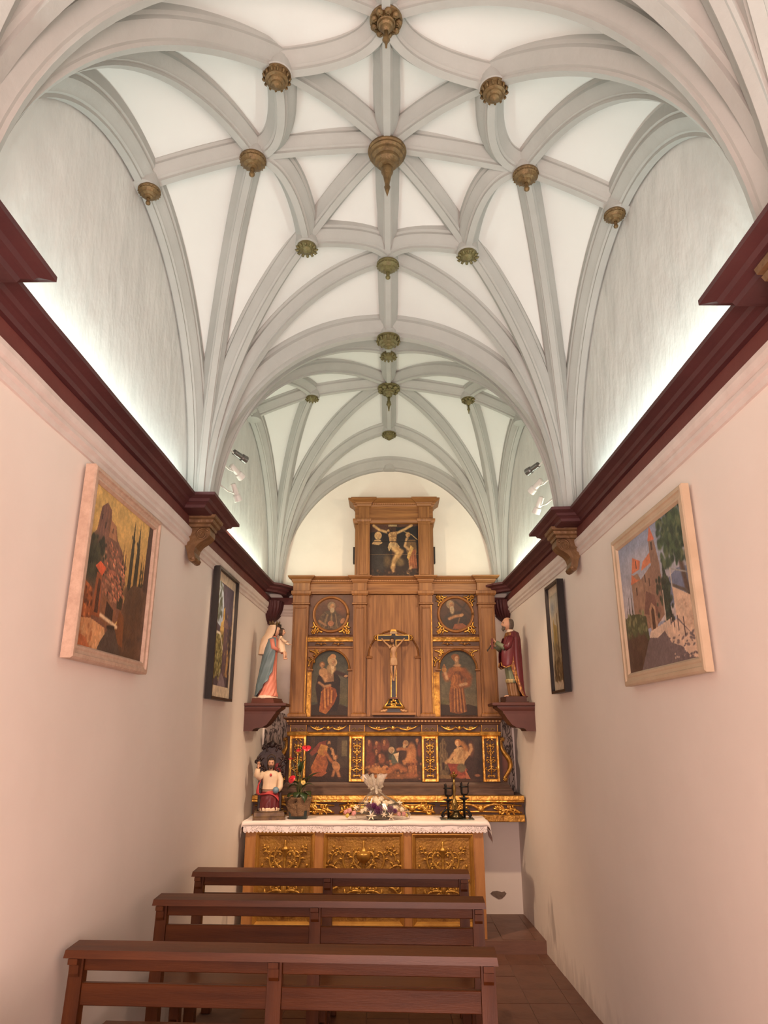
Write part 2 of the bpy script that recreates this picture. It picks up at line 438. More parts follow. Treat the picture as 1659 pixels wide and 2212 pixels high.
# ---------------------------------------------------------------- cornices
def off_poly(pts, d):
    # offset an open polyline to its left by d with mitred corners
    out = []; n = len(pts)
    for i in range(n):
        p = Vector(pts[i])
        def nrm(a, b):
            t = (Vector(b)-Vector(a)).normalized(); return Vector((-t.y, t.x))
        if i == 0: q = p+nrm(pts[0], pts[1])*d
        elif i == n-1: q = p+nrm(pts[-2], pts[-1])*d
        else:
            n1 = nrm(pts[i-1], pts[i]); n2 = nrm(pts[i], pts[i+1]); mm = (n1+n2)
            k = 1+n1.dot(n2)
            q = p+mm*(d/k)
        out.append(q)
    return out
BLK = 0.118
# block centres
BLOCKS = {-1: [(1.22, 1.68), (3.90, 4.34)], 1: [(1.36, 1.82), (4.20, 4.60)]}
PROF_FR = [(-0.01, 1.17), (0.022, 1.17), (0.022, 1.2435), (-0.01, 1.2435)]
PROF_RED = [(-0.01, 1.244), (0.024, 1.244), (0.040, 1.246), (0.046, 1.262), (0.060, 1.272), (0.070, 1.275), (0.078, 1.290), (0.100, 1.297), (0.115, 1.300), (0.115, 1.318), (0.105, 1.322), (-0.01, 1.322)]
PROF_WH = [(-0.01, 1.065), (0.010, 1.068), (0.014, 1.088), (0.026, 1.098), (0.026, 1.114), (0.018, 1.120), (0.030, 1.130), (0.036, 1.150), (0.036, 1.1695), (-0.01, 1.1695)]
def cornice(s, name, prof, m_, blocks, rough=0.004):
    yend = 6.44
    path = [(wx(s, YF), YF)]
    for (a, b) in BLOCKS[s]+[(6.44, None)]:
        if b is None: break
        if not blocks: continue
        path += [(wx(s, a), a), (wx(s, a, BLK), a), (wx(s, b, BLK), b), (wx(s, b), b)]
    if blocks: path += [(wx(s, 4.9), 4.9), (wx(s, 5.6), 5.6), (wx(s, 6.42), 6.42), (wx(s, 6.42, 0.10), 6.50), (wx(s, 6.42, 0.16), 6.60), (wx(s, 6.42, 0.16), YB-0.001)]
    else: path += [(wx(s, 4.2), 4.2), (wx(s, 5.2), 5.2), (wx(s, YB-0.01), YB-0.01), (wx(s, YB, 0.25), YB-0.01)]
    rng = random.Random(int(3+s))
    pts2 = []                                 # subdivide long runs, slight waver
    for a, b in zip(path[:-1], path[1:]):
        L = Vector(b)-Vector(a); k = max(1, int(L.length/0.30)) if L.length > 0.7 else 1
        for q in range(k): pts2.append((a[0]+L.x*q/k, a[1]+L.y*q/k))
    pts2.append(path[-1])
    sgn = 1 if s > 0 else -1     # left of travel (+Y) is -X; for the right wall offset to -X is left
    rings = []
    offs = [off_poly(pts2, sgn*p) for p, z in prof]
    jit = [rng.uniform(-rough, rough) for _ in pts2]
    for i in range(len(pts2)):
        rings.append([(offs[k][i].x+jit[i]*0.5, offs[k][i].y, EYE+prof[k][1]+jit[i]*0.6) for k in range(len(prof))])
    o = MB().loft(rings, closed=True, cap=True).build(name, m_); setp(o, kind='structure')
    if blocks:
        for (a, b) in BLOCKS[s]:
            xa, xb = sorted((wx(s, (a+b)/2, -0.02), wx(s, (a+b)/2, BLK+0.02))); MB().box(xa, xb, a-0.02, b+0.02, EYE+1.2445, EYE+1.315).build('block_soffit', m_, o)
    return o
cornice(-1, 'trim_1', PROF_RED, RED, True); cornice(1, 'trim_2', PROF_RED, RED, True)
cornice(-1, 'trim_5', PROF_FR, REDF_, False); cornice(1, 'trim_6', PROF_FR, REDF_, False)
cornice(-1, 'trim_3', PROF_WH, WHITEM, False, 0.006); cornice(1, 'trim_4', PROF_WH, WHITEM, False, 0.006)

# ================================================================ painted pictures (vertex colours on a fine grid)
def lin3(c):
    c = np.asarray(c, float)/255.0
    return np.where(c <= 0.04045, c/12.92, ((c+0.055)/1.055)**2.4)
class Cv:
    """a small painter: x right 0..1, y up 0..1"""
    def __init__(s, w, h, col, asp=None):
        s.w, s.h = w, h; s.rng = np.random.RandomState(w*7+h)
        s.a = np.zeros((h, w, 3)); s.a[:] = col
        s.X, s.Y = np.meshgrid((np.arange(w)+0.5)/w, (np.arange(h)+0.5)/h)
        s.asp = asp if asp else w/h
    def mixin(s, m, c): s.a = s.a*(1-m[..., None])+np.asarray(c, float)*m[..., None]
    def grad(s, c0, c1, y0=0, y1=1, x0=0, x1=1):
        t = np.clip((s.Y-y0)/(y1-y0), 0, 1)[..., None]; g = np.asarray(c0)*(1-t)+np.asarray(c1)*t
        k = ((s.X >= x0) & (s.X <= x1) & (s.Y >= y0) & (s.Y <= y1))[..., None]; s.a = np.where(k, g, s.a)
    def el(s, cx, cy, rx, ry, c, rot=0, soft=0.12, op=1.0):
        dx = (s.X-cx)*s.asp; dy = s.Y-cy; r = radians(rot)
        u = (dx*cos(r)+dy*sin(r))/(rx*s.asp); v = (-dx*sin(r)+dy*cos(r))/ry
        d = np.sqrt(u*u+v*v); s.mixin(np.clip((1-d)/soft, 0, 1)*op, c)
    def po(s, pts, c, op=1.0, shade=None):
        ins = np.zeros_like(s.X, bool); n = len(pts)
        for i in range(n):
            x1, y1 = pts[i]; x2, y2 = pts[(i+1) % n]
            if y1 == y2: continue
            cond = ((y1 > s.Y) != (y2 > s.Y)) & (s.X < (x2-x1)*(s.Y-y1)/(y2-y1)+x1); ins ^= cond
        m = ins.astype(float)*op
        if shade is not None:        # painted modelling: gradient from c to shade across x
            xs = [p[0] for p in pts]; t = np.clip((s.X-min(xs))/(max(xs)-min(xs)+1e-6), 0, 1)[..., None]
            
            wdt = max(xs)-min(xs)+1e-6; nz = s.field(14)
            fo = np.sin((s.X-min(xs))/wdt*19+(s.Y*s.X)*9+nz*7)*0.5+0.5
            t = np.clip(t[..., 0]*0.55+fo*0.6-0.1, -0.25, 1.1)[..., None]
            col = np.clip(np.asarray(c)*(1-t)+np.asarray(shade)*t, 0, 255); s.a = s.a*(1-m[..., None])+col*m[..., None]
        else: s.mixin(m, c)
    def ln(s, pts, wd, c, op=1.0):
        m = np.zeros_like(s.X)
        for (x1, y1), (x2, y2) in zip(pts[:-1], pts[1:]):
            ax, ay = (x2-x1)*s.asp, y2-y1; L = ax*ax+ay*ay+1e-9
            t = np.clip((((s.X-x1)*s.asp)*ax+(s.Y-y1)*ay)/L, 0, 1)
            d = np.hypot((s.X-x1)*s.asp-t*ax, s.Y-y1-t*ay); m = np.maximum(m, np.clip(1.5-d/wd, 0, 1))
        s.mixin(np.clip(m, 0, 1)*op, c)
    def field(s, cl):
        gx = max(2, int(s.w/cl)+2); gy = max(2, int(s.h/cl)+2); g = s.rng.rand(gy, gx)
        xi = s.X*(gx-1.001); yi = s.Y*(gy-1.001); x0 = xi.astype(int); y0 = yi.astype(int); fx = xi-x0; fy = yi-y0
        fx = fx*fx*(3-2*fx); fy = fy*fy*(3-2*fy)
        return (g[y0, x0]*(1-fx)+g[y0, x0+1]*fx)*(1-fy)+(g[y0+1, x0]*(1-fx)+g[y0+1, x0+1]*fx)*fy
    def noise(s, amp, cell=6, sx=1.0, sy=1.0):
        def layer(cl):
            gx = max(2, int(s.w/(cl*sx))+2); gy = max(2, int(s.h/(cl*sy))+2); g = s.rng.rand(gy, gx)
            xi = s.X*(gx-1.001); yi = s.Y*(gy-1.001); x0 = xi.astype(int); y0 = yi.astype(int); fx = xi-x0; fy = yi-y0
            return (g[y0, x0]*(1-fx)+g[y0, x0+1]*fx)*(1-fy)+(g[y0+1, x0]*(1-fx)+g[y0+1, x0+1]*fx)*fy
        n = layer(cell)*0.6+layer(max(1.5, cell/3))*0.4-0.5
        s.a = np.clip(s.a*(1+n[..., None]*amp), 0, 255)
    def age(s, k=0.86):               # darkened, browned varnish with fine crackle
        g = s.a.mean(axis=2, keepdims=True); s.a = (s.a*0.8+g*0.2)*np.array([k*1.02, k*0.97, k*0.9])
        s.a = np.clip(s.a*(0.93+0.14*s.field(3)[..., None]), 0, 255)
    def blobs(s, n, x0, x1, y0, y1, r, cols, ry=None, rot=(0, 0)):
        for _ in range(n):
            c = cols[s.rng.randint(len(cols))]; rr = r*s.rng.uniform(0.5, 1.3)
            s.el(s.rng.uniform(x0, x1), s.rng.uniform(y0, y1), rr/s.asp, rr*(ry or 1), c, s.rng.uniform(*rot), 0.5, 0.9)
CANV = mat('oil_paint', (1, 1, 1), (0.86, 0.86, 0.86), 0.42, nscale=90, bump=0.12, bscale=120, attr='Col', spec=0.35)
PRINTM = mat('print_paint', (1, 1, 1), (0.93, 0.93, 0.93), 0.5, nscale=60, attr='Col', spec=0.3)
def picture(name, cv, x0, x1, z0, z1, y, m_, parent, mask=None, frame=None):
    h, w = cv.h, cv.w; col = lin3(cv.a)
    vs = []; 
    for j in range(h):
        for i in range(w):
            vs.append((x0+(x1-x0)*i/(w-1), y, z0+(z1-z0)*j/(h-1)))
    fs = []
    for j in range(h-1):
        for i in range(w-1):
            if mask is not None and not mask((i+0.5)/(w-1), (j+0.5)/(h-1)): continue
            a = j*w+i; fs.append((a, a+1, a+w+1, a+w))
    me = bpy.data.meshes.new(name); me.from_pydata(vs, [], fs)
    at_ = me.color_attributes.new('Col', 'FLOAT_COLOR', 'POINT')
    buf = np.ones((h*w, 4), np.float32); buf[:, :3] = col.reshape(-1, 3); at_.data.foreach_set('color', buf.ravel())
    if mask is not None:
        bm = bmesh.new(); bm.from_mesh(me); lv = [v for v in bm.verts if not v.link_faces]; bmesh.ops.delete(bm, geom=lv, context='VERTS'); bm.to_mesh(me); bm.free()
    me.materials.append(m_)
    o = bpy.data.objects.new(name, me); COL.objects.link(o)
    if parent is not None: o.parent = parent
    return o

SKIN = (205, 158, 112)
def head(c, x, y, r, skin=SKIN, hair=None, beard=None, veil=None, turn=0.0):
    if veil: c.el(x, y-r*0.2, r*1.45/c.asp, r*1.55, veil)
    elif hair: c.el(x-turn*r*0.3, y+r*0.2, r*1.15/c.asp, r*1.2, hair)
    c.ln([(x, y-r*.6), (x, y-r*1.5)], r*.34, np.array(skin)*.8); c.el(x+turn*r*0.35, y, r*0.72/c.asp, r*1.0, skin, soft=.3)
    c.el(x+turn*r*0.35-r*0.28/c.asp, y+r*0.15, r*0.16/c.asp, r*0.09, (90, 54, 36), op=.65, soft=.6); c.el(x+turn*r*0.35+r*0.28/c.asp, y+r*0.15, r*0.16/c.asp, r*0.09, (90, 54, 36), op=.65, soft=.6)
    c.ln([(x+turn*r*0.4, y+r*0.1), (x+turn*r*0.55, y-r*0.22)], r*0.09, (150, 100, 66), 0.8)
    c.ln([(x+turn*r*0.4-r*0.2/c.asp, y-r*0.48), (x+turn*r*0.4+r*0.2/c.asp, y-r*0.48)], r*0.06, (150, 84, 62), 0.45)
    c.el(x+turn*r*0.35+r*0.5/c.asp, y-r*0.1, r*0.4/c.asp, r*0.8, (120, 78, 50), op=0.45, soft=0.8)
    if beard: c.el(x+turn*r*0.5, y-r*0.95, r*0.62/c.asp, r*0.75, beard)

def art_anne():
    c = Cv(144, 255, (70, 74, 62)); c.grad((96, 88, 62), (58, 66, 62), 0.2, 1); c.el(0.2, 0.75, .5, .2, (90, 94, 84), op=.6, soft=.9); c.el(0.85, 0.6, .4, .18, (100, 100, 86), op=.6, soft=.9)
    c.po([(0, 0), (1, 0), (1, .12), (.8, .17), (.5, .14), (.2, .18), (0, .15)], (52, 34, 22)); c.el(.9, .2, .2, .06, (86, 84, 50), soft=.6)
    c.po([(.2, .1), (.1, .42), (.16, .6), (.35, .68), (.62, .7), (.78, .55), (.76, .2), (.7, .06), (.35, .05)], (48, 26, 22), shade=(34, 22, 20))
    c.po([(.22, .06), (.26, .36), (.45, .46), (.66, .4), (.7, .3), (.62, .18), (.5, .08), (.4, .02)], (190, 112, 44), shade=(140, 62, 26))
    for k in range(7): c.ln([(.3+.05*k, .42-.01*k), (.34+.04*k, .1+.02*k)], .012, (224, 150, 70) if k % 2 else (120, 54, 22), .7)
    c.po([(.34, .5), (.6, .52), (.58, .7), (.42, .74)], (150, 108, 74)); c.ln([(.66, .66), (.86, .62), (.95, .6)], .03, (60, 32, 28)); c.el(.93, .6, .06, .02, SKIN, 10)
    c.el(.52, .72, .15, .09, (176, 140, 94), soft=.3); c.el(.52, .84, .11, .085, (196, 160, 108), 15); c.el(.56, .9, .09, .05, (206, 146, 92), -10); head(c, .57, .825, .046, veil=(206, 172, 122), turn=.5); c.po([(.5, .76), (.6, .76), (.58, .66), (.54, .6)], (214, 184, 138))
    c.el(.3, .66, .13, .07, (198, 146, 96), 60); c.ln([(.3, .6), (.36, .54)], .025, (198, 146, 96)); c.ln([(.38, .64), (.4, .57)], .022, (190, 138, 90)); head(c, .27, .77, .042, skin=(206, 152, 104), hair=(150, 96, 50))
    c.ln([(.2, .5), (.34, .44), (.5, .46)], .02, (176, 126, 84)); c.noise(.35, 13); c.age(); return c
def art_magdalen():
    c = Cv(144, 255, (84, 82, 68)); c.grad((112, 100, 72), (70, 74, 66), 0.15, 1); c.el(.8, .55, .4, .2, (120, 114, 92), op=.6, soft=.9); c.el(.15, .4, .3, .2, (110, 104, 80), op=.5, soft=.9)
    c.po([(0, 0), (1, 0), (1, .13), (.75, .17), (.4, .13), (0, .19)], (56, 38, 22)); c.el(.1, .2, .2, .05, (96, 92, 54), soft=.6)
    c.po([(.26, .05), (.24, .3), (.3, .5), (.26, .64), (.34, .74), (.5, .76), (.66, .72), (.72, .6), (.64, .46), (.68, .25), (.72, .06), (.5, .02)], (158, 92, 40), shade=(104, 52, 26))
    c.po([(.3, .42), (.34, .62), (.56, .62), (.6, .44), (.5, .36)], (182, 110, 48), shade=(134, 72, 30))
    for k in range(8): c.ln([(.36+.035*k, .4), (.34+.045*k, .06)], .011, (206, 136, 66) if k % 2 else (104, 50, 22), .65)
    c.ln([(.66, .68), (.8, .58), (.76, .48), (.62, .46)], .05, (150, 82, 40)); c.ln([(.72, .48), (.56, .46)], .022, SKIN)
    c.ln([(.32, .68), (.2, .56), (.15, .62)], .045, (158, 88, 42)); c.ln([(.2, .56), (.15, .66)], .022, SKIN)
    c.el(.13, .7, .07, .045, (186, 128, 60)); c.el(.13, .745, .055, .018, (150, 92, 40)); c.el(.13, .77, .02, .02, (186, 128, 60))
    c.ln([(.47, .86), (.49, .78)], .03, (198, 148, 100)); c.el(.49, .765, .13, .03, (198, 148, 100), soft=.4); c.el(.44, .9, .12, .05, (140, 84, 40)); head(c, .47, .87, .05, skin=(214, 166, 118), hair=(150, 90, 42), turn=.5); c.el(.49, .71, .17, .05, (176, 106, 48), soft=.5); c.noise(.35, 13); c.age(); return c
def art_peter():
    c = Cv(126, 126, (92, 54, 34)); c.grad((72, 40, 26), (118, 74, 48)); c.el(.8, .72, .22, .3, (140, 78, 48), soft=.8, op=.7)
    c.po([(.1, .05), (.14, .4), (.32, .6), (.6, .62), (.82, .44), (.9, .05)], (120, 96, 62), shade=(74, 48, 34)); c.po([(.3, .6), (.46, .42), (.66, .5), (.66, .62)], (86, 70, 48))
    for k in range(6): c.ln([(.2+.1*k, .1), (.34+.06*k, .5)], .016, (160, 128, 82) if k % 2 else (66, 44, 30), .7)
    c.el(.5, .22, .1, .09, (178, 112, 72)); c.ln([(.14, .3), (.34, .16)], .03, (176, 124, 82)); c.el(.86, .3, .06, .1, (180, 118, 76), -30)
    head(c, .52, .74, .115, skin=(198, 142, 92), hair=(150, 128, 96), beard=(178, 156, 120), turn=.3); c.noise(.35, 11); c.age(); return c
def art_andrew():
    c = Cv(126, 126, (70, 42, 26)); c.grad((56, 32, 20), (96, 60, 38)); c.ln([(.5, .9), (.98, .45)], .03, (58, 36, 22)); c.ln([(.62, .5), (.9, .95)], .03, (58, 36, 22))
    c.po([(.12, .1), (.16, .42), (.34, .58), (.6, .6), (.86, .4), (.84, .1)], (64, 46, 32), shade=(44, 30, 22)); c.ln([(.3, .36), (.5, .44), (.66, .46)], .045, (186, 130, 78)); c.el(.68, .47, .08, .05, (196, 140, 86), 20)
    c.po([(.4, .05), (.46, .2), (.7, .22), (.86, .12), (.8, .02)], (150, 78, 40)); c.ln([(.56, .2), (.62, .38)], .02, (120, 86, 54))
    head(c, .36, .78, .115, skin=(190, 136, 86), hair=(160, 138, 104), beard=(190, 170, 132), turn=.5); c.el(.4, .6, .08, .13, (186, 162, 122), soft=.5); c.noise(.35, 11); c.age(); return c
def art_crucif():
    c = Cv(165, 177, (34, 30, 32)); c.grad((52, 34, 24), (30, 30, 36), 0, 1); c.po([(0, .92), (1, .96), (1, 1), (0, 1)], (86, 56, 42)); c.po([(0, .84), (.45, .88), (.45, .97), (0, .98)], (76, 48, 38))
    c.po([(.46, .05), (.54, .05), (.54, 1), (.46, 1)], (70, 46, 34)); c.po([(.38, .955), (.56, .955), (.56, .99), (.38, .99)], (176, 160, 116))
    for k in range(4): c.ln([(.4+.04*k, .962), (.4+.04*k, .985)], .004, (80, 64, 44))
    body = (198, 162, 104)
    c.ln([(.08, .97), (.2, .89), (.4, .83)], .024, body); c.ln([(.86, .975), (.72, .9), (.56, .83)], .024, body); c.el(.86, .975, .025, .02, body); c.el(.08, .975, .025, .02, body)
    c.po([(.37, .84), (.57, .86), (.55, .74), (.54, .62), (.42, .62), (.4, .72)], body, shade=(138, 102, 62)); c.ln([(.42, .76), (.52, .77)], .01, (140, 104, 64)); c.ln([(.47, .84), (.47, .66)], .006, (140, 104, 64))
    c.po([(.4, .64), (.56, .64), (.62, .56), (.52, .52), (.44, .55), (.4, .48), (.37, .56)], (206, 180, 128), shade=(150, 120, 80))
    c.ln([(.48, .54), (.58, .46), (.5, .3), (.47, .18)], .04, body); c.ln([(.56, .54), (.66, .48), (.58, .36), (.5, .28)], .034, (170, 132, 80)); c.ln([(.47, .18), (.48, .1)], .026, (168, 130, 80))
    head(c, .39, .87, .038, skin=body, hair=(60, 40, 26), beard=(60, 40, 26), turn=-.6)
    c.el(.2, .34, .19, .34, (40, 34, 32), soft=.15); c.el(.22, .3, .15, .26, (52, 48, 46), soft=.5); c.po([(.04, .62), (.1, .7), (.22, .7), (.26, .64), (.18, .6)], (184, 152, 104)); head(c, .17, .79, .052, skin=(196, 158, 106), veil=(190, 158, 106), turn=.6)
    c.po([(.8, .7), (.94, .7), (.97, .48), (.9, .3), (.94, .16), (.8, .2), (.76, .46), (.72, .6)], (110, 84, 50)); c.po([(.8, .48), (.94, .52), (.97, .16), (.8, .16)], (172, 104, 58), shade=(120, 62, 36)); c.po([(.76, .36), (.84, .6), (.9, .54), (.8, .32)], (196, 158, 80))
    c.ln([(.76, .72), (.72, .58), (.82, .5)], .022, (186, 148, 98)); head(c, .78, .79, .045, skin=(192, 152, 100), hair=(150, 108, 58), turn=-.4); c.ln([(.84, .18), (.78, .08)], .024, (186, 146, 96)); c.ln([(.7, .86), (.86, .8), (.98, .7)], .006, (196, 166, 110))
    c.el(.36, .3, .1, .16, (92, 74, 48), soft=.6); c.el(.62, .28, .12, .1, (110, 90, 56), soft=.6); c.blobs(40, 0, 1, 0, .12, .03, [(70, 44, 30), (48, 30, 22), (96, 66, 42)])
    c.ln([(0, .665), (1, .665)], .006, (26, 20, 18)); c.ln([(0, .42), (1, .42)], .005, (140, 108, 70), .7); c.noise(.35, 10); c.age(.95); return c
def art_pred_l():
    c = Cv(174, 183, (58, 38, 28)); c.grad((64, 40, 28), (50, 36, 30)); c.po([(.72, .3), (1, .3), (1, 1), (.72, 1)], (70, 54, 42)); c.po([(.82, .55), (.95, .55), (.95, .9), (.82, .9)], (104, 92, 66)); c.po([(.1, .06), (.2, .06), (.2, 1), (.1, 1)], (74, 52, 38))
    c.po([(.08, .62), (.3, .86), (.52, .92), (.5, .8), (.28, .66), (.14, .56)], (128, 58, 44)); c.po([(.26, .64), (.34, .82), (.5, .78), (.48, .56), (.36, .5)], (190, 128, 56)); c.po([(.12, .3), (.26, .6), (.46, .56), (.52, .4), (.46, .2), (.3, .12), (.16, .16)], (184, 104, 52), shade=(148, 76, 44))
    c.ln([(.44, .64), (.6, .44), (.66, .4)], .035, (170, 98, 52)); c.po([(.08, .14), (.3, .3), (.5, .2), (.36, .1)], (170, 86, 50)); head(c, .52, .84, .055, skin=(194, 138, 88), hair=(80, 50, 32), beard=(74, 48, 32), turn=.4)
    c.el(.7, .34, .09, .12, (190, 128, 78), 30); c.ln([(.66, .5), (.62, .66), (.58, .72)], .026, (190, 128, 78)); c.ln([(.72, .26), (.78, .1)], .034, (184, 120, 72)); c.ln([(.66, .24), (.62, .1)], .03, (176, 112, 68)); head(c, .69, .53, .045, skin=(196, 138, 90), hair=(120, 74, 40), turn=-.4)
    c.ln([(.6, .6), (.62, .7)], .016, (204, 150, 100)); c.po([(0, 0), (1, 0), (1, .1), (0, .12)], (52, 32, 22), .7); c.noise(.4, 12); c.age(); return c
def art_pred_c():
    c = Cv(225, 177, (60, 36, 26)); c.grad((86, 54, 34), (52, 32, 26)); c.po([(.4, .5), (.56, .5), (.56, 1), (.4, 1)], (66, 50, 40))
    for x, y, r, col in ((.06, .78, .16, (110, 52, 34)), (.22, .74, .14, (128, 60, 38)), (.36, .8, .15, (116, 60, 40)), (.1, .5, .18, (120, 54, 34)), (.3, .5, .12, (134, 72, 44))): c.el(x, y, r*.62, r*1.2, col, soft=.4)
    for x, y in ((.07, .87), (.2, .84), (.34, .87), (.2, .66), (.26, .56)): head(c, x, y, .05, skin=(186, 120, 74), hair=(90, 48, 30), turn=.3)
    c.el(.5, .52, .09, .2, (62, 66, 58), soft=.3); c.po([(.48, .62), (.58, .62), (.6, .4), (.46, .4)], (86, 92, 78)); head(c, .47, .7, .05, skin=(214, 166, 118), veil=(196, 166, 124), turn=.3); c.po([(.5, .6), (.6, .64), (.58, .42)], (206, 178, 138))
    c.el(.82, .6, .1, .3, (176, 112, 62), soft=.3); c.po([(.74, .45), (.9, .5), (.92, .12), (.78, .14), (.76, .3)], (190, 120, 66), shade=(150, 84, 46)); c.ln([(.78, .7), (.64, .72), (.58, .7)], .034, (170, 106, 60)); c.ln([(.8, .62), (.72, .44), (.7, .4)], .04, (190, 126, 74)); head(c, .71, .83, .06, skin=(196, 136, 86), hair=(166, 128, 84), beard=(176, 146, 104), turn=-.5); head(c, .92, .9, .05, skin=(180, 116, 72), hair=(80, 48, 32)); c.el(.97, .7, .06, .2, (120, 56, 38), soft=.4)
    c.el(.26, .24, .24, .09, (190, 124, 68), -5, soft=.4); c.el(.2, .33, .07, .07, (196, 134, 80)); c.el(.36, .3, .06, .06, (190, 124, 72)); c.ln([(.42, .24), (.58, .34), (.7, .26)], .06, (166, 96, 54)); c.el(.5, .12, .5, .08, (140, 84, 46), soft=.5); c.el(.8, .14, .16, .08, (160, 92, 54), soft=.5)
    c.blobs(50, 0, 1, .05, .45, .04, [(150, 86, 46), (110, 58, 34), (176, 112, 64)]); c.po([(0, 0), (1, 0), (1, .05), (0, .07)], (66, 40, 26), .8); c.noise(.45, 12); c.age(); return c
def art_pred_r():
    c = Cv(177, 183, (64, 44, 32)); c.grad((66, 40, 28), (62, 48, 38)); c.po([(.02, .1), (.24, .1), (.22, .62), (.18, .7), (.2, .82), (.12, .96), (.04, .82), (.05, .7), (.02, .62)], (126, 104, 68), shade=(84, 64, 44)); c.po([(.09, .26), (.14, .26), (.14, .42), (.09, .42)], (54, 34, 26)); c.po([(0, .06), (.28, .06), (.28, .14), (0, .14)], (128, 98, 60)); c.po([(.06, .72), (.08, .72), (.08, .82), (.06, .82)], (60, 40, 30)); c.po([(.13, .72), (.15, .72), (.15, .82), (.13, .82)], (60, 40, 30))
    c.po([(.56, .95), (.8, .9), (.82, .5), (.76, .12), (.6, .2), (.56, .5)], (62, 38, 30)); c.el(.75, .7, .1, .2, (104, 62, 42), soft=.5)
    c.po([(.34, .5), (.36, .7), (.5, .76), (.66, .72), (.7, .56), (.6, .44), (.44, .42)], (206, 164, 108), shade=(166, 118, 72)); c.ln([(.36, .62), (.26, .48), (.18, .42)], .035, (196, 146, 94)); c.ln([(.7, .6), (.76, .72), (.74, .8)], .034, (196, 146, 96)); c.po([(.18, .44), (.4, .5), (.6, .44), (.58, .34), (.3, .36)], (190, 150, 96)); c.po([(.2, .4), (.3, .16), (.54, .08), (.66, .26), (.56, .38)], (160, 66, 44), shade=(130, 52, 38)); c.el(.52, .3, .12, .11, (104, 92, 64), soft=.3); c.ln([(.3, .16), (.5, .1), (.64, .12)], .034, (176, 84, 56)); c.po([(.6, .28), (.72, .06), (.62, .06)], (190, 104, 66))
    c.ln([(.56, .84), (.64, .72)], .05, (170, 110, 56)); head(c, .45, .84, .07, skin=(216, 168, 116), hair=(176, 112, 54), turn=-.5); c.el(.88, .14, .08, .04, (170, 106, 70), soft=.5); c.po([(0, 0), (1, 0), (1, .06), (0, .07)], (78, 48, 32), .8); c.noise(.4, 12); c.age(); return c

# ================================================================ retable
WOOD = mat('retable_pine', (0.31, 0.142, 0.046), (0.165, 0.066, 0.020), 0.42, nscale=3.2, stretch=(14, 14, 0.8), bump=0.06, bscale=8, ramp=(0.32, 0.66), spec=0.4)
WOODH = mat('retable_pine_rail', (0.31, 0.142, 0.046), (0.165, 0.066, 0.020), 0.42, nscale=3.2, stretch=(0.8, 14, 14), bump=0.06, bscale=8, ramp=(0.32, 0.66), spec=0.4)
WOODD = mat('dark_panel', (0.085, 0.035, 0.018), (0.055, 0.022, 0.012), 0.5, nscale=5)
GREYW = mat('weathered_board', (0.11, 0.062, 0.042), (0.065, 0.036, 0.026), 0.6, nscale=5, stretch=(1.2, 8, 8), bump=0.2)
RX = 0.024; RY = 6.58
ret = empty('retable', (RX, RY, 1.72), label='tall orange pine altarpiece with four pilasters, painted saints and a crowning Crucifixion panel', cat='altarpiece')
def rmould(m, x0, x1, yf, yb, prof):
    rings = [[(x0-p, yf-p, z), (x1+p, yf-p, z), (x1+p, yb, z), (x0-p, yb, z)] for p, z in prof]
    m.loft(rings, closed=True, cap=True); return m
def L(z): return z-1.72           # local z
YBK = 0.19                        # back of the carcass, local
MB().box(-0.94, 0.94, 0.03, YBK, 0.0, L(2.95)).build('back_board', WOOD, ret)
CORN = [(0.0, 0.0), (0.006, 0.004), (0.012, 0.018), (0.018, 0.020), (0.018, 0.036), (0.030, 0.040), (0.044, 0.052), (0.050, 0.056), (0.050, 0.068), (0.0, 0.070)]
def dentils(m, x0, x1, y, z0, z1, w=0.011, gap=0.011, dy=0.006):
    x = x0
    while x+w <= x1: m.box(x, x+w, y-dy, y+0.004, z0, z1); x += w+gap
    return m
pil = [(-0.949, -0.802), (-0.378, -0.259), (0.253, 0.365), (0.802, 0.954)]
# entablature
m = MB(); m.box(-0.93, 0.93, -0.02, YBK, L(2.875), L(2.945)); m.build('frieze', WOODH, ret)
m = MB(); rmould(m, -0.93, 0.93, -0.02, YBK, [(p, L(2.942)+h) for p, h in CORN]); cn = m.build('cornice', WOODH, ret)
for a, b in pil: rmould(MB(), a-0.004, b+0.004, -0.055, 0.0, [(p, L(2.9425)+h) for p, h in CORN]).build('cornice_break', WOODH, ret)
m = MB(); dentils(m, -0.92, 0.92, -0.036, L(2.964), L(2.976))
setp(m.build('dentil_row', mat('dentil_wood', (0.38, 0.18, 0.07), (0.32, 0.14, 0.05), 0.45), cn), kind='stuff')
m = MB(); rmould(m, -0.93, 0.93, -0.02, YBK, [(0, L(2.842)), (0.008, L(2.846)), (0.008, L(2.858)), (0.014, L(2.864)), (0.014, L(2.874)), (0, L(2.8755))]); m.build('architrave', WOODH, ret)
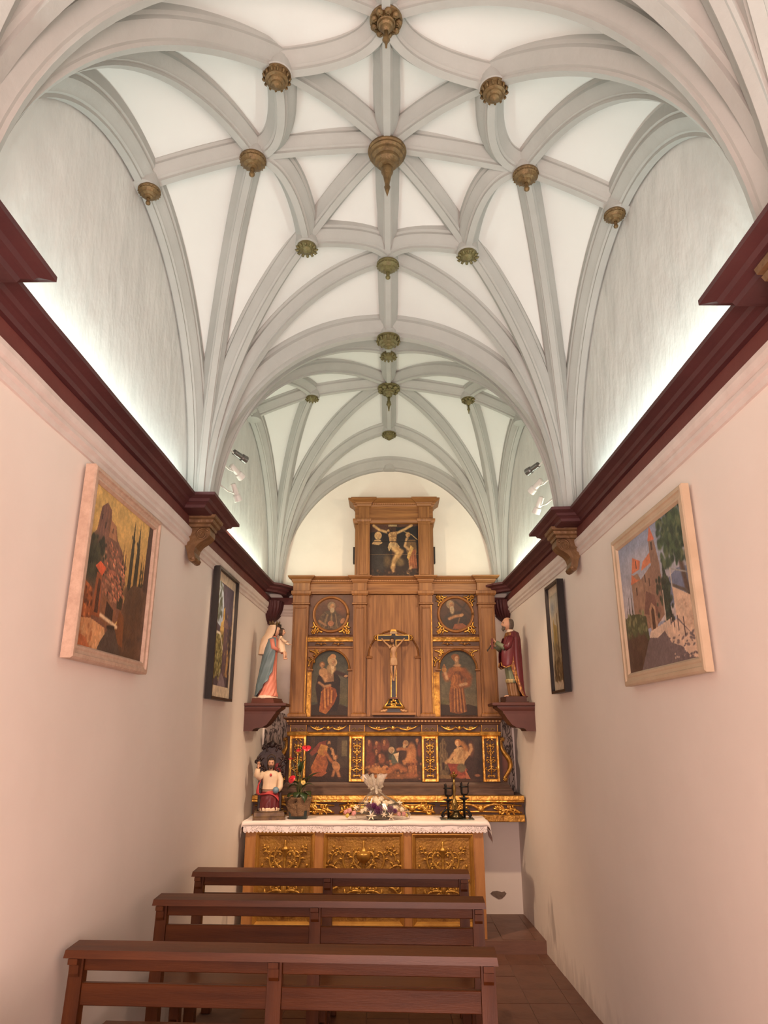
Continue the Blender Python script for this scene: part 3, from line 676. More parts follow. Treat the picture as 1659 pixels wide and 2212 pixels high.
for a, b in pil:
    p = MB().box(a, b, -0.05, 0.04, 0.0, L(2.734)).build('pilaster', WOOD, ret)
    # raised edge beads
    m = MB(); m.cbox(a+0.010, a+0.022, -0.058, -0.045, 0.03, L(2.715), 0.003); m.cbox(b-0.022, b-0.010, -0.058, -0.045, 0.03, L(2.715), 0.003); m.cbox(a+0.022, b-0.022, -0.058, -0.045, L(2.703), L(2.715), 0.003); m.cbox(a+0.022, b-0.022, -0.058, -0.045, 0.03, 0.042, 0.003); m.build('panel_bead', WOOD, p)
    m = MB(); rmould(m, a, b, -0.052, 0.0, [(0, L(2.735)), (0.012, L(2.74)), (0.012, L(2.752)), (0.004, L(2.756)), (0.004, L(2.822)), (0.012, L(2.826)), (0.020, L(2.842)), (0.020, L(2.866)), (0.006, L(2.872)), (0.006, L(2.942))]); m.build('capital', WOOD, p)
    m = MB(); rmould(m, a, b, -0.052, 0.0, [(0.012, 0.0), (0.012, 0.02), (0.004, 0.028), (0.0, 0.03)]); m.build('pilaster_base', WOOD, p)
def ring_arc(cx, cz, r0, r1, y0, y1, a0=0, a1=2*pi, n=48):
    m = MB(); rings = []
    rm = (r0+r1)/2
    for i in range(n+1):
        t = a0+(a1-a0)*i/n
        prof = [(r0, y1), (r0, (y0+y1)/2), (r0+(r1-r0)*0.25, y0), (rm, y0+0.004), (r1-(r1-r0)*0.25, y0), (r1, (y0+y1)/2), (r1, y1)]
        rings.append([(cx+r*cos(t), y, cz+r*sin(t)) for r, y in prof])
    m.loft(rings, closed=True, cap=True); return m
def scroll(m, x, z, ang, L_, turns=1.1, r0=0.010, y=-0.01, sgn=1, seg=6, n=26, leaf=True):
    """a tapering C-scroll in the xz plane starting at x,z and curling up"""
    pts = []; rad = []
    a = ang; px, pz = x, z; step = L_/n
    for i in range(n+1):
        t = i/n; pts.append((px, y-0.3*r0*sin(pi*t), pz)); rad.append(r0*(1-0.55*t) if t < 0.97 else r0*0.75)
        a += sgn*turns*2*pi*(0.25+1.5*t*t)/n/0.75; st = step*(1.25-0.85*t); px += cos(a)*st; pz += sin(a)*st
    m.tube(pts, rad, seg)
    m.ell((px, y, pz), (r0*1.15, r0, r0*1.15), 8, 6)
    if leaf:
        for k in (7, 12):
            q = pts[k]; da = ang+sgn*0.3*k/6-sgn*0.9
            m.tube([q, (q[0]+cos(da)*r0*2.2, q[1], q[2]+sin(da)*r0*2.2), (q[0]+cos(da-sgn*.5)*r0*4, q[1], q[2]+sin(da-sgn*.5)*r0*4)], [r0*0.8, r0*0.95, r0*0.15], 5)
    return m
def side_panel(cx, x0, x1, art_t, art_a, lab_t, lab_a, full):
    # tondo panel
    MB().box(x0, x1, 0.0, 0.035, L(2.46), L(2.84)).build('tondo_board', mat('tondo_ground', (0.13, 0.055, 0.03), (0.07, 0.03, 0.018), 0.5, nscale=8), ret)
    tz = L(2.652)
    fr = ring_arc(cx, tz, 0.148, 0.176, -0.022, 0.005).build('tondo_frame', mat('tondo_frame_wood', (0.36, 0.17, 0.062), (0.27, 0.115, 0.04), 0.42, 0.15, nscale=6), ret, smooth=True, autosm=50)
    p = picture('tondo_painting', art_t(), cx-0.152, cx+0.152, tz-0.152, tz+0.152, -0.004, CANV, fr, lambda u, v: (u-.5)**2+(v-.5)**2 < .252); p['label'] = lab_t
    # gilded spandrel carvings
    for (qx, qz, s1) in ((-1, -1, 1), (1, -1, -1), (-1, 1, -1), (1, 1, 1)):
        if qz > 0 and not full: continue
        m = MB(); ex = cx+qx*0.176*0.92; ez = tz+qz*0.165
        scroll(m, ex-qx*0.085, ez+qz*0.0, 0 if qx > 0 else pi, 0.10, 0.8, 0.011, -0.006, -qx*qz); scroll(m, ex+qx*0.0, ez-qz*0.09, pi/2*qz, 0.10, 0.8, 0.011, -0.006, qx*qz)
        for k in range(6):
            t = k*pi/3; m.ell((ex+cos(t)*0.016, -0.008, ez+sin(t)*0.016), (0.010, 0.008, 0.010), 8, 5)
        m.ell((ex, -0.012, ez), (0.010, 0.010, 0.010), 8, 6)
        m.build('spandrel_carving', GOLDB if qz < 0 else GOLD, ret, smooth=True)
    # gilded rail, cherub frieze, wooden rail
    m = MB(); rmould(m, x0, x1, -0.012, 0.02, [(0, L(2.392)), (0.008, L(2.396)), (0.012, L(2.41)), (0.006, L(2.42)), (0.010, L(2.432)), (0, L(2.437))]); m.build('gilded_rail', GOLDB, ret)
    MB().box(x0, x1, -0.006, 0.03, L(2.352), L(2.392)).build('cherub_frieze', WOODD, ret)
    for k in (-0.085, 0.075):
        m = MB(); xx = cx+k; m.ell((xx, -0.014, L(2.372)), (0.012, 0.012, 0.015), 10, 8)
        for s in (-1, 1):
            m.tube([(xx+s*0.012, -0.010, L(2.370)), (xx+s*0.035, -0.010, L(2.382)), (xx+s*0.058, -0.008, L(2.362))], [0.008, 0.009, 0.002], 6)
        m.build('cherub_carving', mat('cherub_gilt', (0.30, 0.15, 0.045), (0.2, 0.09, 0.03), 0.4, 0.4, nscale=20), ret, smooth=True)
    m = MB(); rmould(m, x0, x1, -0.008, 0.02, [(0, L(2.330)), (0.006, L(2.334)), (0.006, L(2.346)), (0, L(2.352))]); m.build('wooden_rail', WOODH, ret)
    # arched panel
    ax = cx+0.005; r = 0.168; sz = L(2.145); 
    m = MB(); n = 24                                  # spandrel board with an arched opening
    pts_o = []; top = L(2.33)
    for i in range(n+1):
        t = pi-pi*i/n; pts_o.append((ax+r*cos(t), sz+r*sin(t)))
    for (xa, za), (xb, zb) in zip(pts_o[:-1], pts_o[1:]):
        m.add([(xa, -0.004, za), (xb, -0.004, zb), (xb, -0.004, top), (xa, -0.004, top), (xa, 0.03, za), (xb, 0.03, zb), (xb, 0.03, top), (xa, 0.03, top)], [(0, 1, 2, 3), (7, 6, 5, 4), (0, 4, 5, 1), (3, 2, 6, 7)])
    m.box(x0, ax-r, -0.004, 0.03, 0.0, top); m.box(ax+r, x1, -0.004, 0.03, 0.0, top)
    m.build('arch_board', WOOD, ret)
    ar = ring_arc(ax, sz, r-0.002, r+0.018, -0.018, 0.0, 0, pi, 36).build('arch_moulding', WOOD, ret, smooth=True, autosm=50)
    for s in (-1, 1):
        xx = ax+s*(r+0.014)
        rmould(MB(), xx-0.016, xx+0.016, -0.014, 0.0, [(0, sz-0.02), (0.008, sz-0.014), (0.008, sz-0.004), (0, sz)]).build('impost', WOOD, ret)
    p = picture('arched_painting', art_a(), ax-r, ax+r, 0.012, sz+r, 0.012, CANV, ret, lambda u, v: (v*(sz+r-.012)+.012 < sz) or ((u-.5)*2*r)**2+(v*(sz+r-.012)+.012-sz)**2 < (r+.006)**2); p['label'] = lab_a
    # gilded leaf carving on the left spandrel and a gilded strip down the left jamb
    m = MB()
    scroll(m, x0+0.015, sz+0.02, pi/2, 0.13, 0.7, 0.011, -0.010, -1); scroll(m, x0+0.02, L(2.31), 0, 0.12, 0.7, 0.010, -0.010, -1); scroll(m, x0+0.05, L(2.30), -0.4, 0.08, 0.9, 0.009, -0.010, 1)
    if full: scroll(MB(), x1-0.02, L(2.31), pi, 0.12, 0.7, 0.009, -0.010, 1).build('arch_carving', GOLDB, ret, smooth=True)
    m.build('arch_carving', GOLD if not full else GOLDB, ret, smooth=True)
    MB().box(x0+0.004, ax-r-0.006, -0.010, 0.0, 0.0, sz-0.03).build('gilded_jamb', GOLD, ret)
    m = MB(); m.box(x0-0.012, x0-0.004, -0.056, -0.044, 0.0, L(2.44) if not full else L(2.73)); m.build('gilded_fillet', GOLD, ret)
side_panel(-0.592, -0.802, -0.378, art_peter, art_anne, 'round painting of a bearded white haired saint in a green robe', 'arched painting of a veiled woman seated with a child', False)
side_panel(0.590, 0.365, 0.802, art_andrew, art_magdalen, 'round painting of an old bearded saint reading', 'arched painting of a standing woman holding a jar', True)
# centre field
bx = [-0.259, -0.10, 0.075, 0.253]
for a, b in zip(bx[:-1], bx[1:]): MB().box(a+0.0006, b-0.0006, 0.004, 0.034, 0.0, L(2.84)).build('plank', WOOD, ret)
ca, cr, csz = 0.0, 0.238, L(2.263)
ring_arc(ca, csz, cr-0.012, cr+0.004, -0.010, 0.006, 0, pi, 48).build('arch_moulding', WOOD, ret, smooth=True, autosm=50)
for s in (-1, 1):
    rmould(MB(), ca+s*0.228-0.022, ca+s*0.228+0.022, -0.012, 0.01, [(0, csz-0.026), (0.006, csz-0.02), (0.010, csz-0.006), (0, csz)]).build('impost', WOOD, ret)
for s in (-1, 1): MB().box(ca+s*0.228-0.018, ca+s*0.228+0.018, -0.008, 0.01, 0.0, csz-0.026).build('jamb', WOOD, ret)
MB().box(-0.195, 0.195, -0.16, 0.01, 0.012, 0.032).build('shelf', WOODH, ret)
# crown
def K(z): return z-1.72
m = MB(); m.box(-0.375, 0.395, 0.02, YBK, K(3.012), K(3.60)); m.build('crown_board', WOOD, ret)
for a, b in ((-0.345, -0.227), (0.247, 0.365)):
    p = MB().box(a, b, -0.03, 0.03, K(3.012), K(3.556)).build('crown_pilaster', WOOD, ret)
    m = MB(); m.cbox(a+0.012, a+0.020, -0.036, -0.026, K(3.03), K(3.54), 0.002); m.cbox(b-0.020, b-0.012, -0.036, -0.026, K(3.03), K(3.54), 0.002); m.cbox(a+0.02, b-0.02, -0.036, -0.026, K(3.53), K(3.54), 0.002); m.cbox(a+0.02, b-0.02, -0.036, -0.026, K(3.03), K(3.04), 0.002); m.build('panel_bead', WOOD, p)
    m = MB(); rmould(m, a, b, -0.032, 0.02, [(0, K(3.556)), (0.008, K(3.562)), (0.014, K(3.58)), (0.014, K(3.592)), (0, K(3.598))]); m.build('capital', WOOD, p)
    MB().box(a+0.006, b-0.006, -0.028, 0.02, K(3.598), K(3.716)).build('frieze_block', WOOD, p)
MB().box(-0.375, 0.395, -0.012, YBK, K(3.60), K(3.72)).build('crown_frieze', WOODH, ret)
m = MB(); rmould(m, -0.375, 0.395, -0.012, YBK, [(0, K(3.545)), (0.012, K(3.552)), (0.02, K(3.575)), (0.02, K(3.594)), (0, K(3.601))]); m.build('crown_architrave', WOODH, ret)
CC = [(0.0, 3.716), (0.010, 3.72), (0.014, 3.738), (0.022, 3.742), (0.024, 3.752), (0.044, 3.766), (0.060, 3.776), (0.066, 3.78), (0.066, 3.796), (0, 3.798)]
m = MB(); rmould(m, -0.375, 0.395, -0.012, YBK, [(p, K(z)) for p, z in CC]); cc = m.build('crown_cornice', WOODH, ret)
for a, b in ((-0.345, -0.227), (0.247, 0.365)): rmould(MB(), a, b, -0.032, 0.0, [(p, K(z)+0.001) for p, z in CC]).build('cornice_break', WOODH, ret)
m = MB(); dentils(m, -0.22, 0.24, -0.032, K(3.739), K(3.748), 0.010, 0.012); setp(m.build('dentil_row', MATS['dentil_wood'], cc), kind='stuff')
p = picture('crowning_painting', art_crucif(), -0.227, 0.247, K(3.016), K(3.546), 0.012, CANV, ret); p['label'] = 'dark panel painting of the Crucifixion with two mourning figures'
for xa in (-0.392, 0.395): MB().box(xa, xa+0.017, 0.03, 0.10, K(3.16), K(3.32)).build('iron_strap', mat('iron', (0.03, 0.028, 0.027), (0.02, 0.018, 0.018), 0.5, 0.6), ret)

# ================================================================ predella
PX = 0.02; PY = 6.50
prd = empty('predella', (PX, PY, 1.07), label='dark and gilded predella with three narrative paintings between scrollwork pilasters', cat='altarpiece')
def Q(z): return z-1.07
MB().box(-0.955, 0.96, 0.02, 0.26, Q(1.168), Q(1.65)).build('carcass', WOODD, prd)
m = MB(); rmould(m, -0.94, 0.945, 0.0, 0.26, [(0, Q(1.648)), (0.008, Q(1.652)), (0.012, Q(1.668)), (0.020, Q(1.672)), (0.022, Q(1.688)), (0.036, Q(1.698)), (0.044, Q(1.706)), (0.044, Q(1.716)), (0, Q(1.718))]); pc = m.build('cornice', mat('predella_cornice', (0.13, 0.055, 0.022), (0.08, 0.034, 0.015), 0.4, 0.15, nscale=8), prd)
m = MB(); dentils(m, -0.95, 0.955, -0.022, Q(1.673), Q(1.687), 0.013, 0.017, 0.010); setp(m.build('dentil_row', mat('dentil_gilt', (0.36, 0.20, 0.07), (0.24, 0.125, 0.045), 0.4, 0.4), pc), kind='stuff')
cols = [(-0.921, -0.775), (-0.393, -0.254), (0.249, 0.396), (0.783, 0.930)]
m = MB(); rmould(m, -0.94, 0.945, 0.006, 0.1, [(0, Q(1.551)), (0.006, Q(1.555)), (0.010, Q(1.568)), (0.006, Q(1.574)), (0.014, Q(1.586)), (0, Q(1.590))]); m.build('gilded_moulding', GOLDB, prd)
for a, b in cols:
    c_ = MB(); rmould(c_, a, b, -0.012, 0.02, [(0, Q(1.553)), (0.008, Q(1.560)), (0.012, Q(1.574)), (0.016, Q(1.588)), (0, Q(1.592))]); c_.build('pilaster_capital', GOLDB, prd)
    p = MB().box(a, b, -0.004, 0.03, Q(1.170), Q(1.553)).build('pilaster', WOODD, prd)
    m = MB(); w = 0.022
    m.cbox(a, a+w, -0.018, 0.0, Q(1.172), Q(1.552), 0.005); m.cbox(b-w, b, -0.018, 0.0, Q(1.172), Q(1.552), 0.005); m.cbox(a+w, b-w, -0.018, 0.0, Q(1.530), Q(1.552), 0.005); m.cbox(a+w, b-w, -0.018, 0.0, Q(1.172), Q(1.198), 0.005); m.build('gilded_frame', GOLDB, p)
    mx_ = (a+b)/2; m = MB()
    for s in (-1, 1):
        scroll(m, mx_, Q(1.34), radians(90-s*30), 0.075, 0.9, 0.006, -0.010, -s, leaf=False); scroll(m, mx_, Q(1.46), radians(90-s*40), 0.06, 0.9, 0.006, -0.010, -s, leaf=False); scroll(m, mx_, Q(1.285), radians(-90+s*50), 0.08, 0.6, 0.006, -0.010, s, leaf=False); scroll(m, mx_+s*0.004, Q(1.43), radians(-90+s*30), 0.05, 0.8, 0.005, -0.010, s, leaf=False); scroll(m, mx_, Q(1.22), radians(90-s*60), 0.05, 0.8, 0.005, -0.010, -s, leaf=False)
    m.tube([(mx_, -0.008, Q(1.215)), (mx_, -0.010, Q(1.30)), (mx_, -0.010, Q(1.40)), (mx_, -0.008, Q(1.515))], [0.004, 0.008, 0.006, 0.004], 6); m.ell((mx_, -0.012, Q(1.47)), (0.012, 0.009, 0.016), 8, 6); m.ell((mx_, -0.012, Q(1.32)), (0.011, 0.009, 0.013), 8, 6); m.ell((mx_, -0.012, Q(1.395)), (0.013, 0.008, 0.009), 8, 6)
    for q in range(9):
        zz = Q(1.215+.037*q)
        for s in (-1, 1): m.tube([(mx_+s*.006, -.008, zz), (mx_+s*(.022+.010*sin(q*2.1)), -.012, zz+.014), (mx_+s*(.034+.008*cos(q*1.7)), -.008, zz-.004)], [.003, .0065, .002], 5)
    m.build('grotesque_carving', GOLDB, p, smooth=True)
    MB().box(a+0.002, b-0.002, -0.010, 0.02, Q(1.592), Q(1.648)).build('frieze_block', WOODD, p)
    m = MB(); scroll(m, mx_-0.05, Q(1.605), 0.9, 0.07, 0.8, 0.005, -0.012, -1, leaf=False); scroll(m, mx_+0.05, Q(1.605), pi-0.9, 0.07, 0.8, 0.005, -0.012, 1, leaf=False); m.build('frieze_relief', GILTBOSS, p, smooth=True)
    
    for xa in (a, b-0.006): MB().box(xa, xa+0.006, -0.014, 0.0, Q(1.592), Q(1.648)).build('gilded_fillet', GOLD, p)
for (a, b), art, lab in (((-0.775, -0.393), art_pred_l, 'predella painting of a bearded man bending to a child'), ((-0.254, 0.249), art_pred_c, 'predella painting of mourners around a lying figure'), ((0.396, 0.783), art_pred_r, 'predella painting of a woman beside a stone tower')):
    p = picture('predella_painting', art(), a, b, Q(1.172), Q(1.552), 0.012, CANV, prd); p['label'] = lab
    cxm = (a+b)/2; m = MB(); hw = (b-a)/2-0.02
    for s in (-1, 1):
        m.tube([(cxm+s*0.03, 0.004, Q(1.630)), (cxm+s*hw*0.35, 0.002, Q(1.612)), (cxm+s*hw*0.55, 0.002, Q(1.606)), (cxm+s*hw*0.8, 0.002, Q(1.622)), (cxm+s*hw*0.97, 0.004, Q(1.642))], [0.004, 0.008, 0.009, 0.007, 0.003], 6)
        for k in range(5):
            t = radians(20+35*k); m.tube([(cxm+s*hw*0.6, 0.0, Q(1.616)), (cxm+s*hw*0.6+cos(t)*0.03, 0.0, Q(1.616)+sin(t)*0.024)], [0.006, 0.002], 5)
    m.ell((cxm, 0.0, Q(1.622)), (0.018, 0.01, 0.018), 10, 6); m.tube([(cxm-0.04, 0.004, Q(1.636)), (cxm, 0.002, Q(1.606)), (cxm+0.04, 0.004, Q(1.636))], [0.003, 0.006, 0.003], 6)
    m.build('frieze_garland', GOLDB, prd, smooth=True)
# side volutes
for s in (-1, 1):
    x0 = 0.945 if s > 0 else -0.94; m = MB(); pts = []
    for i in range(25):
        t = i/24; pts.append((x0+s*(0.012+0.075*sin(pi*max(0, (t-0.25))/0.75*0.95)**1.4 if t > 0.25 else 0.012), 0.03, Q(1.545)-0.36*t))
    m.tube(pts, [0.012+0.010*sin(pi*t/24) for t in range(25)], 8)
    for (rx_, rz_, rr) in ((x0+s*0.028, Q(1.525), 0.022), (x0+s*0.035, Q(1.19), 0.024)):
        for k in range(8): m.tube([(rx_, 0.012, rz_), (rx_+cos(k*pi/4)*rr, 0.014, rz_+sin(k*pi/4)*rr)], [0.006, 0.003], 5)
        m.ell((rx_, 0.008, rz_), (0.008, 0.008, 0.008), 8, 6)
    m.build('side_volute', GOLD, prd, smooth=True)
    MB().prism([(x0, Q(1.55)), (x0+s*0.02, Q(1.55)), (x0+s*0.022, Q(1.45)), (x0+s*0.07, Q(1.32)), (x0+s*0.075, Q(1.22)), (x0+s*0.05, Q(1.17)), (x0, Q(1.17))], 0.03, 0.10).build('volute_board', mat('volute_red', (0.15, 0.045, 0.025), (0.09, 0.03, 0.018), 0.5), prd)
# weathered base mouldings
m = MB(); rmould(m, -0.94, 0.99, 0.0, 0.26, [(0.046, Q(1.070)), (0.046, Q(1.098)), (0.034, Q(1.106)), (0.034, Q(1.118)), (0.020, Q(1.124)), (0.024, Q(1.142)), (0.012, Q(1.152)), (0.004, Q(1.168)), (0, Q(1.17))]); m.build('base_moulding', GREYW, prd)

# ================================================================ gilded ledge behind the altar
LDY = 6.42
led = empty('gilded_ledge', (0, LDY, 0.857), label='gilded ledge with carved acanthus band spanning wall to wall under the predella', cat='ledge')
xl, xr = -1.195, 1.135
def Z(z): return z-0.857
MB().box(xl, xr, 0.03, 0.34, Z(0.86), Z(1.068)).build('core', WOODD, led)
for i, (a, b) in enumerate(((xl, -0.47), (-0.468, 0.395), (0.397, xr))):
    dy = (0.004, 0.0, -0.006)[i]
    m = MB(); m.prismx([(0.03, Z(1.012)), (dy+0.004, Z(1.012)), (dy-0.008, Z(1.020)), (dy-0.004, Z(1.030)), (dy-0.014, Z(1.036)), (dy-0.014, Z(1.064)), (dy-0.006, Z(1.0685)), (0.03, Z(1.0685))], a, b); m.build('top_moulding', GOLDB, led)
    n = 2 if b-a > 0.8 else 1
    for k in range(n):
        cx = a+(b-a)*(k+0.5)/n; hw = (b-a)/n/2-0.02; m = MB()
        for s in (-1, 1):
            scroll(m, cx+s*0.02, Z(0.965), radians(90-s*55), hw*0.9, 0.75, 0.014, 0.024, -s); scroll(m, cx+s*hw*0.5, Z(0.945), radians(90-s*70), hw*0.6, 0.8, 0.012, 0.024, -s); scroll(m, cx+s*hw*0.95, Z(0.93), radians(90+s*50), hw*0.55, 0.7, 0.012, 0.024, s)
            for q in range(6):
                t = radians(15+28*q); m.tube([(cx+s*hw*0.42, 0.022, Z(0.950)), (cx+s*hw*0.42+cos(t)*0.03, 0.016, Z(0.950)+sin(t)*0.03), (cx+s*hw*0.42+cos(t)*0.05, 0.024, Z(0.950)+sin(t)*0.045)], [0.006, 0.010, 0.003], 5)
        m.ell((cx, 0.02, Z(0.962)), (0.03, 0.018, 0.026), 10, 8); m.tube([(cx-hw, 0.03, Z(0.985)), (cx-hw*0.5, 0.02, Z(0.998)), (cx, 0.018, Z(0.99)), (cx+hw*0.5, 0.02, Z(0.998)), (cx+hw, 0.03, Z(0.985))], 0.009, 6)
        m.tube([(cx-hw, 0.024, Z(0.93)), (cx, 0.022, Z(0.94)), (cx+hw, 0.024, Z(0.93))], 0.008, 6)
        m.build('acanthus_carving', GOLDB, led, smooth=True)
MB().cbox(xl, xr, -0.006, 0.03, Z(0.858), Z(0.915), 0.006).build('bottom_rail', GOLD, led)

# ================================================================ altar
ALW = mat('altar_wood', (0.47, 0.215, 0.068), (0.36, 0.150, 0.045), 0.42, nscale=3, stretch=(7, 7, 0.9), bump=0.05, spec=0.4)
ALG = mat('altar_gilt', (0.52, 0.285, 0.055), (0.34, 0.165, 0.03), 0.34, 0.55, nscale=9, bump=0.15, bscale=30)
ALGD = mat('altar_gilt_ground', (0.40, 0.205, 0.038), (0.28, 0.13, 0.024), 0.4, 0.45, nscale=9, bump=0.25, bscale=60)
AZ = STEPZ+0.0015
alt = empty('altar', (0, 6.0, AZ), label='wooden altar table with three gilded carved front panels', cat='altar')
ax0, ax1 = -1.155, 0.725; ah = 0.905-AZ
MB().box(ax0, ax1, 0.02, 0.395, 0.0, ah).build('body', ALW, alt)
def AZl(z): return z-AZ
panels = [(-1.073, -0.604, 0.169, 0.835), (-0.536, 0.097, 0.169, 0.830), (0.158, 0.646, 0.169, 0.825)]
# stiles and rails of the front
xs = [ax0]+[v for p in panels for v in p[:2]]+[ax1]
for i in range(0, 8, 2): MB().box(xs[i], xs[i+1], 0.0, 0.022, 0.0, ah).build('stile', ALW, alt)
ALWH = mat('altar_wood_rail', (0.47, 0.215, 0.068), (0.36, 0.150, 0.045), 0.42, nscale=3, stretch=(0.9, 7, 7), bump=0.05, spec=0.4)
for (a, b, z0, z1) in panels:
    MB().box(a, b, 0.0, 0.022, AZl(z1), ah).build('rail', ALWH, alt); MB().box(a, b, 0.0, 0.022, 0.0, AZl(z0)).build('rail', ALWH, alt)
def relief(m, cx, hw, z0, z1, big):
    h = z1-z0; y = 0.006
    # central candelabrum / urn
    prof = [(0.004, .98), (0.010, .95), (0.014, .92), (0.010, .90), (0.030, .875), (0.034, .86), (0.026, .85), (0.024, .80), (0.016, .775), (0.010, .75), (0.014, .73), (0.010, .71), (0.012, .60), (0.024, .56), (0.012, .52), (0.010, .45), (0.026, .40), (0.020, .34), (0.010, .30), (0.014, .16), (0.024, .10), (0.018, .05), (0.006, .03)]
    if big: prof = [(0.004, .98), (0.012, .94), (0.008, .90), (0.022, .86), (0.030, .835), (0.056, .82), (0.060, .80), (0.052, .75), (0.034, .71), (0.014, .69), (0.020, .67), (0.012, .65), (0.012, .60), (0.024, .56), (0.012, .52), (0.010, .45), (0.030, .40), (0.020, .34), (0.010, .30), (0.014, .16), (0.024, .10), (0.018, .05), (0.006, .03)]
    m.lathe([(r, z0+h*t) for r, t in prof], 14, (cx, y+0.006, 0))
    k = hw/0.2
    for s in (-1, 1):
        A = lambda d: radians(90-s*d)
        scroll(m, cx+s*0.01, z0+.58*h, A(20), .34*h, .95, .0115, y, -s)
        scroll(m, cx+s*0.016, z0+.60*h, A(60), .42*h, .75, .0115, y, s)
        scroll(m, cx+s*0.012, z0+.80*h, A(40), .24*h, 1.0, .009, y, -s)
        scroll(m, cx+s*.10*k, z0+.62*h, A(35), .40*h, .85, .011, y, s)
        scroll(m, cx+s*.12*k, z0+.80*h, A(70), .20*h, 1.0, .009, y, s)
        scroll(m, cx+s*0.01, z0+.34*h, A(70), .44*h, .85, .0115, y, -s)
        scroll(m, cx+s*0.01, z0+.30*h, A(20), .28*h, .9, .010, y, -s)
        scroll(m, cx+s*.13*k, z0+.42*h, A(10), .26*h, .9, .010, y, -s)
        scroll(m, cx+s*.16*k, z0+.30*h, A(170), .26*h, .8, .010, y, s)
        scroll(m, cx+s*0.012, z0+.14*h, A(60), .34*h, .85, .010, y, s)
        scroll(m, cx+s*.05*k, z0+.06*h, A(80), .22*h, .9, .009, y, s)
        scroll(m, cx+s*.17*k, z0+.06*h, A(20), .22*h, .9, .009, y, s)
        if big:
            scroll(m, cx+s*.17, z0+.55*h, A(30), .46*h, .8, .0115, y, -s); scroll(m, cx+s*.20, z0+.40*h, A(100), .30*h, .8, .0115, y, -s); scroll(m, cx+s*.25, z0+.72*h, A(10), .22*h, .9, .010, y, s); scroll(m, cx+s*.18, z0+.22*h, A(60), .34*h, .85, .011, y, -s)
        for q, (fx, fz) in enumerate(((.17, .9), (.18, .66), (.19, .48), (.12, .24), (.06, .68), (.185, .16))):
            m.ell((cx+s*fx*k, y, z0+fz*h), (.011, .009, .013), 8, 6)
for i, (a, b, z0, z1) in enumerate(panels):
    z0, z1 = AZl(z0), AZl(z1); w = 0.034
    pan = MB().box(a, b, 0.016, 0.022, z0, z1).build('panel', ALGD, alt)
    P = [(0.0, 0.0), (0.004, -0.012), (0.010, -0.013), (0.014, -0.006), (0.022, -0.002), (0.028, 0.006), (w, 0.014), (w, 0.018), (0.0, 0.018)]
    rings = []
    for (cx_, cz_, dx, dz) in ((a, z0, 1, 1), (b, z0, -1, 1), (b, z1, -1, -1), (a, z1, 1, -1), (a, z0, 1, 1)):
        rings.append([(cx_+dx*p, y, cz_+dz*p) for p, y in P])
    MB().loft(rings, closed=True, cap=False).build('panel_frame', mat('altar_frame_gilt', (0.50, 0.255, 0.052), (0.36, 0.165, 0.034), 0.36, 0.45, nscale=6), pan)
    m = MB(); relief(m, (a+b)/2, (b-a)/2-w-0.006, z0+w+0.012, z1-w-0.012, i == 1); m.build('carved_relief', ALG, pan, smooth=True)

# altar cloth with lace
CLOTH = mat('white_linen', (0.80, 0.70, 0.66), (0.76, 0.66, 0.62), 0.85, bump=0.1, bscale=20, nscale=6)
def lace_mat():
    m = bpy.data.materials.new('lace'); m.use_nodes = True; nt = m.node_tree; b = nt.nodes['Principled BSDF']; b.inputs['Base Color'].default_value = (0.82, 0.72, 0.72, 1); b.inputs['Roughness'].default_value = 0.9
    tc = nt.nodes.new('ShaderNodeTexCoord'); v = nt.nodes.new('ShaderNodeTexVoronoi'); v.feature = 'DISTANCE_TO_EDGE'; v.inputs['Scale'].default_value = 95; nt.links.new(tc.outputs['Object'], v.inputs['Vector'])
    w = nt.nodes.new('ShaderNodeTexNoise'); w.inputs['Scale'].default_value = 22; nt.links.new(tc.outputs['Object'], w.inputs['Vector'])
    r = nt.nodes.new('ShaderNodeValToRGB'); r.color_ramp.elements[0].position = 0.10; r.color_ramp.elements[1].position = 0.2; r.color_ramp.elements[0].color = (1, 1, 1, 1); r.color_ramp.elements[1].color = (0.5, 0.5, 0.5, 1); nt.links.new(v.outputs['Distance'], r.inputs['Fac'])
    r2 = nt.nodes.new('ShaderNodeValToRGB'); r2.color_ramp.elements[0].position = 0.5; r2.color_ramp.elements[1].position = 0.56; nt.links.new(w.outputs['Fac'], r2.inputs['Fac'])
    mx = nt.nodes.new('ShaderNodeMath'); mx.operation = 'MAXIMUM'; nt.links.new(r.outputs[0], mx.inputs[0]); nt.links.new(r2.outputs[0], mx.inputs[1]); nt.links.new(mx.outputs[0], b.inputs['Alpha'])
    return m
LACE = lace_mat()
CZ = 0.918
cl = empty('altar_cloth', (0, 6.0, CZ-0.012), label='white linen altar cloth with scalloped lace hem over the altar', cat='tablecloth')
cx0, cx1 = -1.172, 0.755; rng = random.Random(4)
rings = []; NX = 70
yprof = [(-0.018, -0.030), (-0.019, -0.010), (-0.014, 0.003), (0.0, 0.0075), (0.1, 0.008), (0.2, 0.008), (0.3, 0.008), (0.392, 0.008), (0.392, -0.004)]
for i in range(NX+1):
    x = cx0+(cx1-cx0)*i/NX; wv = 0.0035*sin(x*17)+0.002*sin(x*41+1)
    rings.append([(x, y+(wv if y < 0 else 0), z+(wv*0.3 if y < 0 else 0.0012*sin(x*9+y*14))) for y, z in yprof])
